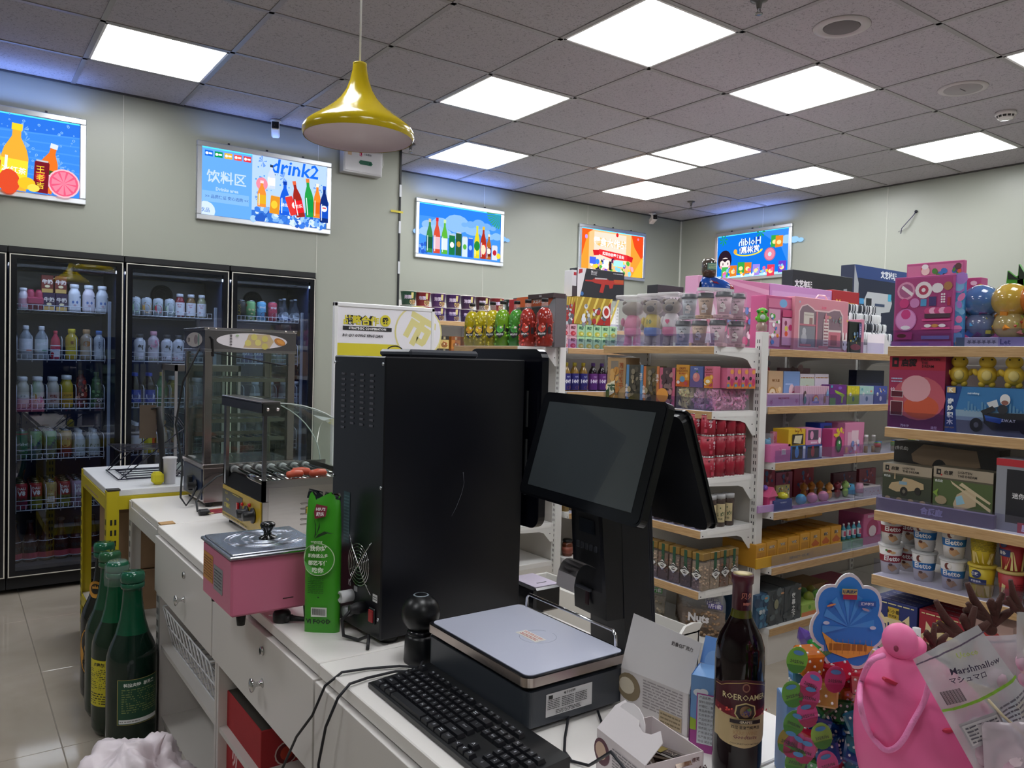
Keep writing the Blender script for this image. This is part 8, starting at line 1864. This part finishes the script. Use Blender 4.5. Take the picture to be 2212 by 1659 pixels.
for k,(x,y,r)in enumerate(((-1.415,.225,.3),(-1.375,.275,-.5),(-1.335,.215,.2))):
 b=MB('satin');b.tube([(-.035,0,0),(-.026,0,.001),(0,.006,.003),(.026,0,.001),(.034,0,0)],[.004,.013,.0135,.013,.004],'c4472c',12);solo(b,'sausage','red sausage on the grill rollers, %s'%nth(k,3),'sausage',(x,y,TOP+.222),r,'sausages')
 # == tall food warmer
t=thing('food_warmer','tall stainless glass food warmer with oval bun picture on top','food warmer',(-1.542,.917,TOP))
w,d,H=.375,.335,.738
b=MB('steel');b.box(0,w,0,d,.02,.16,'a59c9c',b=.002);b.box(-.004,w+.004,-.004,d+.004,.16,.178,'b0a8a6',b=.002);b.build('base',t)
b=MB('satin');b.box(-.003,0,.02,d-.02,.03,.155,'1c2b4a');b.build('side_panel',t)
b=MB('rubber');b.lathe([(.024,.003),(.024,.01),(.014,.012),(.014,.035),(.001,.036)],'141418',c=(-.002,.10,.08),rot=RX,n=16);b.box(-.02,-.002,.16,.19,.05,.11,'141418',b=.003);b.build('dial',t)
b=MB('steel')
for x0 in(0,w-.03):
 for y0 in(0,d-.03):b=MB('steel');b.box(x0,x0+.03,y0,y0+.03,.178,.645,'a8a0a2',b=.002);b.build('post',t)
b=MB('steel');b.box(-.002,w+.002,-.002,d+.002,.645,H-.008,'8e8a92');b.box(-.006,w+.006,-.006,d+.006,H-.012,H,'b4b2ba',b=.002);b.box(-.004,w+.004,-.005,d+.005,.638,.650,'a8a4aa',b=.001);b.build('top_box',t)
b=MB('chrome')
for x in(.01,.04,.19,.33,.365):b.ball((x,-.006,H-.006),.004,'d8d0c8',8,5)
b.build('screw',t)
b=MB('paper');F=Face(b,(.03,-.0022,.652),(1,0,0),(0,0,1),.32,.070)
F.ell(.5,.5,2.1,.47,'dcd6dc',40);F.poly([(.38,.1),(.45,.9),(.72,.92),(.78,.5),(.72,.08)],'c0aa86');[F.ell(x,y,.19,.19,c,16)for x,y,c in((.44,.38,'d2c674'),(.52,.74,'cfc370'),(.57,.42,'d4c878'),(.66,.66,'cabd6a'),(.66,.2,'c8ba66'))];F.ell(.86,.5,.36,.2,'b8783a',16,-.4);F.ell(.87,.5,.26,.12,'d8964a',16,-.4);F.text('营养早餐',.22,.5,.16,'3a3238',vert=True);F.ell(.3,.8,.1,.06,'9ab08a')
F=Face(b,(-.0025,d-.02,.655),(0,-1,0),(0,0,1),d-.04,.066);F.ell(.5,.5,2.0,.46,'b8b0b0',30);F.ell(.6,.5,.5,.3,'8a7a80');F.ell(.75,.5,.2,.4,'6a8a80');F.text('热饮',.2,.5,.3,'3a3238');b.build('print',t)
b=MB('glass');b.box(.03,w-.03,.004,.007,.18,.64,'ffffff');b.box(.03,w-.03,d-.007,d-.004,.18,.64,'ffffff')
for x in(.006,w-.008):b.box(x,x+.003,.03,d-.03,.18,.64,'ffffff')
b.build('glass_pane',t)
for k,zz in enumerate((.515,.425,.345,.265)):
 b=MB('steel');b.box(.03,w-.03,.02,.03,zz,zz+.016,'a09a98');b.box(.03,w-.03,d-.03,d-.02,zz,zz+.016,'a09a98')
 for i in range(9):b.tube([(.035+i*.038,.03,zz+.012),(.035+i*.038,d-.03,zz+.012)],.0018,'b8b4b2',5)
 b.build('rack_shelf',t)
b=MB('rubber');b.tube([(.03,-.004,.635),(w-.04,-.012,.585)],.003,'101014',6);b.tube([(.018,-.01,.70),(.026,-.014,.69),(.03,-.008,.62)],.0035,'101014',6);b.build('seal',t)
b=MB('rubber')
for x in(.03,w-.03):
 for y in(.03,d-.03):b.lathe([(.014,0),(.016,.021)],'121212',c=(x,y,0),n=10)
b.build('foot',t)
b=MB('rubber')
b.tube([(-1.52,.985,1.50),(-1.60,1.03,1.30),(-1.615,1.08,1.12),(-1.60,1.02,.95),(-1.615,.98,.83),(-1.60,.95,.80),(-1.575,.96,.83),(-1.55,.985,.87)],.0042,'17181d',7)
b.tube([(-1.45,.91,.93),(-1.50,.88,.92),(-1.555,.87,.88),(-1.585,.85,.83),(-1.59,.81,.800),(-1.575,.785,.797)],.0042,'17181d',7)
b.box(-1.595,-1.555,.755,.79,TOP+.001,TOP+.022,'17181d',b=.005);b.tube([(-1.56,.76,.80),(-1.545,.742,.80)],.0022,'c8b890',5,mat='chrome');b.tube([(-1.57,.755,.80),(-1.555,.735,.80)],.0022,'c8b890',5,mat='chrome')
solo(b,'plug_cable','black power cable with a plug in front of the food warmer','cord')
pack('red_booklet','dark red flat card packet lying beside the plug','packet',.10,.07,.006,'8c2a38',top=lambda F:F.poly([(.0,.9),(.6,1),(.9,.7)],'b86a3a'),loc=(-1.515,.815,TOP),rz=.2)
b=MB('satin');k='14152a'
def P_(x,y,zz):return(-1.72+x,1.50+y,.833+zz)
for i in range(5):y=.05+i*.07;b.tube([P_(.0,y,.003),P_(.22,y,.003),P_(.26,y,.05),P_(.26,y,.22),P_(.22,y,.28)],.0028,k,6);b.tube([P_(-.02,y*.8+.05,.13),P_(.26,y*.8+.05,.13)],.0026,k,6)
for y in(.02,.36):b.tube([P_(-.03,y,.13),P_(.06,y,.13),P_(-.04,y,.004),P_(.24,y,.004),P_(.26,y,.30)],.0034,k,6);b.tube([P_(-.03,y,.006),P_(.2,y,.20),P_(.26,y,.24)],.003,k,6)
for x,zz in((0,.005),(-.04,.005),(.24,.005),(-.03,.13),(.26,.22),(.26,.29)):b.tube([P_(x,.02,zz),P_(x,.36,zz)],.003,k,6)
solo(b,'wire_rack','black wire display rack on the yellow table','rack')
t=thing('plastic_bucket','small white plastic bucket hanging at the warmer side, with a yellow cloth','bucket',(-1.575,1.36,.831))
b=MB('satin');b.lathe([(.030,0),(.034,.11),(.038,.112),(.038,.118),(.034,.119)],'d2d0d4',n=18,sx=.8);b.build('body',t)
b=MB('fabric');b.box(-.075,-.028,-.03,.03,0,.055,'d2c628',b=.012);b.build('cloth',t)
t=thing('clear_food_case','clear plastic case with dark frame behind the food warmer','case',(-1.50,1.62,.831))
b=MB('satin')
for x in(0,.30):
 for y in(0,.28):b.box(x,x+.012,y,y+.012,0,.53,'8d8a8c')
b.box(0,.312,0,.292,.50,.53,'55504e');b.box(0,.312,0,.292,0,.02,'8a8888');b.build('frame',t)
b=MB('glass');b.box(.012,.30,.004,.007,.02,.50,'ffffff');b.box(.004,.007,.012,.28,.02,.5,'ffffff');b.build('pane',t)
t=thing('hot_tongs','dark handled tool standing in a brown card beside the warmer','tool',(-1.60,1.42,.831))
b=MB('rubber');b.tube([(0,0,.01),(.005,0,.12),(-.005,0,.24),(-.012,0,.34),(-.05,.02,.33)],[.010,.013,.015,.012,.005],'14151a',8);b.build('handle',t);b=MB('carton');b.box(-.09,-.02,.01,.014,.20,.35,'5a4c40');b.build('card',t)
t=thing('coin_box','small black box with pale top right of the drinks machine','box',(-1.155,-.80,TOP));b=MB('gloss');b.box(-.04,.045,-.06,.06,0,.065,'0e0f16',b=.006);b.build('body',t);b=MB('satin');b.box(-.035,.040,-.055,.055,.065,.067,'b9aec4');b.box(-.01,.02,-.03,-.026,.067,.0675,'1a1a22');b.build('top_plate',t)
# == front right: sweets, pig, marshmallow bags
def D(px,py,dep):return CAM+(FV+(px-1106)/FPX*RV-(py-829.5)/FPX*UV)*dep
CR=Matrix((RV,FV,UV)).transposed().to_4x4()
t=thing('sweet_display','sky-printed display stand for dice lollipops','display',(-1.24,-1.83,TOP),-.7)
b=MB('paper');b.box(-.05,.05,-.05,.05,0,.12,'6b9ad4',b=.002);b.build('tray',t);b=MB('satin');b.tube([(0,0,.1),(0,0,.26)],.006,'dcdcdc',8);b.build('pole',t)
b=MB('paper');b.M=Matrix.Translation(D(1832,1345,1.12))@CR@Matrix.Rotation(.04,4,'Y')
R_=.0425
def fl_(s,sy=1.28):return[(s*R_*(1+.20*abs(math.sin(a*PI/8)))*math.cos(a*PI/28-PI/2),s*R_*sy*(1+.20*abs(math.sin(a*PI/8)))*math.sin(a*PI/28-PI/2))for a in range(56)]
b.prism(fl_(1.08),0,.003,'dfe0e4',axis='y')
F=Face(b,(-R_*1.05,0,-R_*1.35),(1,0,0),(0,0,1),R_*2.1,R_*2.7)
F.polym([(x+R_*1.05,y+R_*1.35)for x,y in fl_(1.0)],'2a86dc')
[F.poly([(.5,.45),(.5+.42*math.cos(a*.52),.45+.42*math.sin(a*.52)),(.5+.42*math.cos(a*.52+.24),.45+.42*math.sin(a*.52+.24))],'45a0ea')for a in range(0,7)]
F.poly([(.08,.38),(.3,.26),(.92,.22),(.82,.12),(.5,.06),(.2,.14)],'e8b04a');F.lines(.2,.10,.8,.3,1,'a8742a');[F.rect(.14+q*.09,.12,.145+q*.09,.30,'a8742a')for q in range(9)]
F.ell(.2,.72,.035,.035,'2a4a9a');F.ell(.2,.72,.06,.012,'d89a5a',rot=.3);F.ell(.75,.68,.05,.015,'b8a8b8',rot=-.3);F.ell(.13,.5,.04,.022,'c8dcf0');F.ell(.87,.46,.04,.022,'c8dcf0');F.rect(.38,.80,.60,.86,'a82a44');F.rect(.36,.86,.60,.93,'c8b86a');F.text('玩具派对',.48,.895,.045,'2a4a6a',bold=.04);F.rect(.62,.72,.9,.79,'2a5fb0');F.text('汇达学习',.76,.755,.04,'e0ecf8',bold=.03)
o=b.build('topper',None);o['label']='flower-shaped blue and orange sign standing above the dice lollipops';o['category']='sign';o.name='flower_sign'
DC={'o':'e8842a','g':'2f9a44','r':'d8203f','y':'e0ae58','d':'1f7038','b':'1c5cb0','t':'1f80a0'}
dice=[(1745,1426,'o'),(1777,1408,'g'),(1780,1446,'r'),(1809,1444,'r'),(1840,1461,'r'),(1733,1457,'t'),(1780,1497,'y'),(1825,1501,'o'),(1774,1531,'d'),(1820,1536,'d'),(1766,1558,'b'),(1807,1574,'b'),(1746,1592,'r'),(1755,1616,'r'),(1789,1618,'b'),(1834,1622,'b'),(1849,1560,'t'),(1860,1603,'t'),(1866,1470,'r'),(1812,1650,'r'),(1852,1645,'t'),(1775,1652,'g')]
names={'o':'orange','g':'green','r':'red','y':'pale amber','d':'dark green','b':'blue','t':'teal'}
for k,(px,py,c)in enumerate(dice):
 p=D(px,py,1.10+.06*rr.random());s=.0165
 t=thing('dice_lollipop','%s dice lollipop, %s %s one from the top of the bunch'%(names[c],ORD[sum(1 for q in dice[:k]if q[2]==c)],names[c]),'candy',p,rot=(rr.uniform(-.5,.5),rr.uniform(-.4,.4),rr.uniform(-.9,.5)),group='dice lollipops')
 b=MB('sugar');b.cube((0,0,0),(2*s,2*s,2*s),DC[c],b=.003);b.build('die',t)
 b=MB('satin')
 for f,n_ in(((0,-1,0),5),((-1,0,0),6),((0,0,1),4)):
  for u,v in{4:[(-1,-1),(1,1),(-1,1),(1,-1)],5:[(-1,-1),(1,1),(-1,1),(1,-1),(0,0)],6:[(-1,-1),(1,1),(-1,1),(1,-1),(-1,0),(1,0)]}[n_]:
   a=Vector(f);e1=Vector((a.y,a.z,a.x));e2=a.cross(e1);q=a*s+e1*u*.0085+e2*v*.0085;b.ball(tuple(q),.0021,'f0f0f0',6,4)
 b.build('pip',t)
for k,(px,py,c,a)in enumerate(((1722,1426,'6fae3a',.2),(1712,1500,'5f9a3a',-.2),(1716,1562,'4f8a34',.4),(1775,1590,'86b04a',-.2),(1719,1645,'5a8a3a',.3),(1752,1478,'c8508a',.5),(1748,1505,'b8487c',.2),(1744,1543,'cc4c8c',-.2),(1739,1622,'b84a80',.3),(1788,1650,'c8508a',-.3),(1804,1468,'b0406c',.1),(1703,1600,'8a7a2a',.3),(1716,1610,'b84a80',.6))):
 b=MB('paper');b.M=Matrix.Rotation(a,4,'Y');e=[(.0145*math.cos(q*PI/10),.0185*math.sin(q*PI/10))for q in range(20)];b.prism(e,0,.0006,c,axis='y')
 F=Face(b,(-.0145,-.0001,-.0185),(1,0,0),(0,0,1),.029,.037);F.poly([(.05,.3),(.95,.34),(.8,.08),(.5,.01),(.2,.08)],'9c2a54' if c[0]in'bc' else'3c7a2a');F.ell(.5,.78,.2,.09,'4a86b8');F.text('2025/06',.5,.45,.12,'3a3a3a')
 q=b.build('candy_tag',None);q.matrix_world=Matrix.Translation(D(px,py,1.075))@CR;q['label']='round %s tag of a dice lollipop, %s down the bunch'%('pink' if c[0]in'bc' else'green',ORD[k]);q['category']='tag';q['group']='lollipop tags'
for k,(px,py)in enumerate(((1745,1388),(1772,1380))):
 b=MB('candy');b.M=Matrix.Rotation(-.5,4,'Y');b.lathe([(.006,-.02),(.014,-.006),(.011,.012),(.001,.026)],'6a3cc0',n=7,smooth=False);q=b.build('gem_lollipop',None);q.matrix_world=Matrix.Translation(D(px,py,1.16))@CR;q['label']='purple faceted gem lollipop, %s of two'%('left','right')[k];q['category']='candy'
t=thing('pig_coin_bank','large pink rubbery pig-shaped coin bank with rope handle','coin bank',D(1995,1585,1.0));t.rotation_euler=CR.to_euler()
b=MB('rubber');Rz=Matrix.Rotation(-.42,3,'Y');n,m=36,24;vs=[];fs=[]
for i in range(m+1):
 th=PI*i/m
 for k in range(n):
  a=2*PI*k/n;r=math.sin(th)*(.092-.024*math.cos(th));p=Rz@Vector((r*math.cos(a),r*.8*math.sin(a),.135*math.cos(th)-.015));vs.append(tuple(p))
for i in range(m):
 for k in range(n):fs.append((i*n+k,(i+1)*n+k,(i+1)*n+(k+1)%n,i*n+(k+1)%n))
b.add(vs,fs,'ec6aa0',True);b.build('body',t)
b=MB('rubber');b.ball((-.036,-.012,.122),(.021,.022,.022),'ee72a6',18,12);b.ball((-.022,-.006,.110),(.022,.022,.014),'ec6aa0',16,10,rot=Matrix.Rotation(-.5,3,'Y'));b.build('snout',t)
from mathutils.bvhtree import BVHTree
bv=BVHTree.FromPolygons(vs,fs);CI=CR.to_3x3().inverted();O_=CI@(CAM-t.location)
def onpig(x,y):h=bv.ray_cast(O_,(CI@(D(x,y,1)-CAM)).normalized());return(h[0],h[1])if h[0]else(CI@(D(x,y,.98)-t.location),Vector((0,-1,0)))
h0,n0=onpig(1928,1474);b=MB('matte');b.M=Matrix.Translation(h0)@Matrix.Rotation(.38,4,'Y');b.prism(rrect(.024,.0042,.002,3),-.003,.004,'c2284a',axis='y');b.build('coin_slot',t)
h0,n0=onpig(2048,1578);b=MB('matte');b.ball(tuple(h0),(.007,.003,.003),'c2284a',12,6);b.build('button',t);b=MB('matte');b.ball((-.049,-.029,.118),(.003,.003,.004),'8a2a4a',8,5);b.build('hole',t)
b=MB('fabric');pts=[D(x,y,z_)-t.location for x,y,z_ in((1908,1416,.97),(1880,1430,.94),(1860,1475,.915),(1859,1525,.905),(1876,1578,.90),(1904,1614,.90),(1924,1620,.90),(1948,1602,.90),(1972,1560,.90),(1996,1515,.90),(2008,1472,.915))]
pts=[CI@p for p in pts];sm=[]
for k_,(x,y)in enumerate(((1860,1475),(1876,1578),(1904,1614),(1924,1620),(1948,1602),(1972,1560),(1996,1515))):h0,n0=onpig(x,y);i_=(2,4,5,6,7,8,9)[k_];pts[i_]=h0+(O_-h0).normalized()*.006
for i in range(len(pts)-1):
 for q in range(4):
  u=q/4;p0,p1,p2,p3=pts[max(i-1,0)],pts[i],pts[i+1],pts[min(i+2,len(pts)-1)]
  sm.append(.5*((2*p1)+(-p0+p2)*u+(2*p0-5*p1+4*p2-p3)*u*u+(-p0+3*p1-3*p2+p3)*u**3))
b.tube(sm+[pts[-1]],.0034,'ee8cc0',10);b.build('rope',t)
def pillow(label,quad,dep,col,art=None,bul=.012,bars=True,filling=('c8a8b8','a8c0d0','d8d0c8')):
 t=thing('marshmallow_bag',label,'snack bag',D(*quad[0],dep[0]));C=[D(x,y,z_)-t.location for(x,y),z_ in zip(quad,dep)]
 def P(u,v,s=1.0):
  p=(C[3]*(1-u)+C[2]*u)*(1-v)+(C[0]*(1-u)+C[1]*u)*v
  q=max(0,math.sin(PI*u)*math.sin(PI*v))**.6
  return p-FV*(bul*q*s+.0035*mn.noise(Vector((u*6,v*7,dep[0]*50)))*min(1,6*u*(1-u)))
 for s,nm in((1,'front_film'),(-1,'back_film')):
  n=18;vs=[tuple(P(i/n,j/n,s))for j in range(n+1)for i in range(n+1)];fs=[(j*(n+1)+i,j*(n+1)+i+1,(j+1)*(n+1)+i+1,(j+1)*(n+1)+i)for j in range(n)for i in range(n)]
  b=MB('bagfilm');b.add(vs,fs,col,True);b.build(nm,t)
 b=MB('satin');qr=random.Random(int(quad[0][0]))
 for k in range(12):b=MB('satin');q=P(qr.uniform(.15,.85),qr.uniform(.06,.6),.1);b.ball(tuple(q),(.012,.010,.012),qr.choice(filling),10,7);b.build('marshmallow',t)
 if art:
  b=MB('paper');w_=(C[1]-C[0]).length;h_=(C[0]-C[3]).length;F=Face(b,(0,0,0),(1,0,0),(0,0,1),w_,h_);F.p=lambda x,y:tuple(P(x/w_,y/h_)-FV*(F.k+.0012));art(F);b.build('print',t)
def ma(F):
 for q in range(10):F.rect(q/10,.575,q/10+.1,.595,'8ab83a');F.rect(q/10,.955,q/10+.1,.965,'6a5a70')
 F.text('Marshmallow',.62,.80,.075,'3a2f4a',bold=.01,maxw=.66,rot=-.25);F.text('マシュマロ',.45,.76,.055,'3a2f4a',maxw=.45,rot=-.25);F.text('Ucoco',.62,.9,.04,'b0c060',rot=-.25)
 for q in range(20):F.rect(.06+q*.011,.64,.066+q*.011+(.003 if q%3==0 else 0),.74,'2a2a30')
 F.rect(.05,.3,.5,.5,'b0a8b0');F.rect(.07,.32,.48,.48,'d0c8cc');F.lines(.09,.33,.46,.47,5,'5a5460');F.lines(.55,.36,.95,.52,5,'6a6470')
pillow('marshmallow bag with printed name and barcode, largest at the right edge',[(1972,1424),(2112,1350),(2290,1600),(2120,1690)],(.90,.90,.94,.90),'d6d6da',ma)
pillow('white marshmallow bag behind the largest one',[(2105,1375),(2225,1370),(2300,1560),(2190,1600)],(.97,.97,1.0,.98),'d8d4da',lambda F:(F.rect(0,.93,1,.95,'6a5a80'),F.text('マシュマロ',.5,.6,.08,'7a7480',maxw=.7),F.ell(.6,.3,.2,.16,'d8c88a')))
pillow('marshmallow bag with yellow ring print at the photo edge',[(2196,1322),(2290,1322),(2300,1470),(2196,1480)],(.93,.93,.95,.95),'d8d8da',lambda F:(F.ell(.5,.72,.22,.26,'d8b02a',20),F.ell(.5,.72,.14,.18,'dcdce0',18)))
pillow('pale pink marshmallow bag at the bottom right corner',[(2120,1560),(2260,1560),(2300,1720),(2130,1720)],(.88,.88,.9,.9),'dccbd6',None,filling=('d8b0c4','e8d0dc','c8b8e0'))
b=MB('satin');b.tube([D(2135,1512,.885),D(2165,1545,.885),D(2215,1590,.885)],.0018,'d8c8a8',6);solo(b,'wooden_stick','thin wooden stick across the marshmallow bags','stick')
for k,(px,py,s,rot,dep,l)in enumerate(((2088,1398,1.0,0,1.12,'left of the large pair'),(2140,1360,.95,.12,1.14,'right of the large pair'),(2015,1418,.75,-.15,1.05,'small, beside the pink pig'),(2210,1345,.8,.3,1.12,'cut by the photo edge'))):
 t=thing('antler_headband','brown fuzzy reindeer antler toy, '+l,'toy',D(px,py,dep));t.rotation_euler=(CR@Matrix.Rotation(rot,4,'Y')).to_euler()
 b=MB('fabric');q=lambda*p:[(x*s*.001,y*.001,z_*s*.001)for x,y,z_ in p]
 for pts in(q((2,0,0),(-10,0,20),(-30,2,42),(-44,0,66)),q((-8,0,16),(-24,0,20),(-40,0,36)),q((-14,0,24),(-34,3,26),(-44,0,24)),q((0,0,2),(6,2,30),(12,0,58)),q((2,0,8),(22,2,26),(32,0,36)),q((5,0,22),(-3,3,40),(-4,0,46))):b.tube(pts,[.0062*s]*(len(pts)-1)+[.0036*s],'4a2a22',9)
 b.ball((0,0,0),.009*s,'4a2a22',10,7);b.build('antler',t)
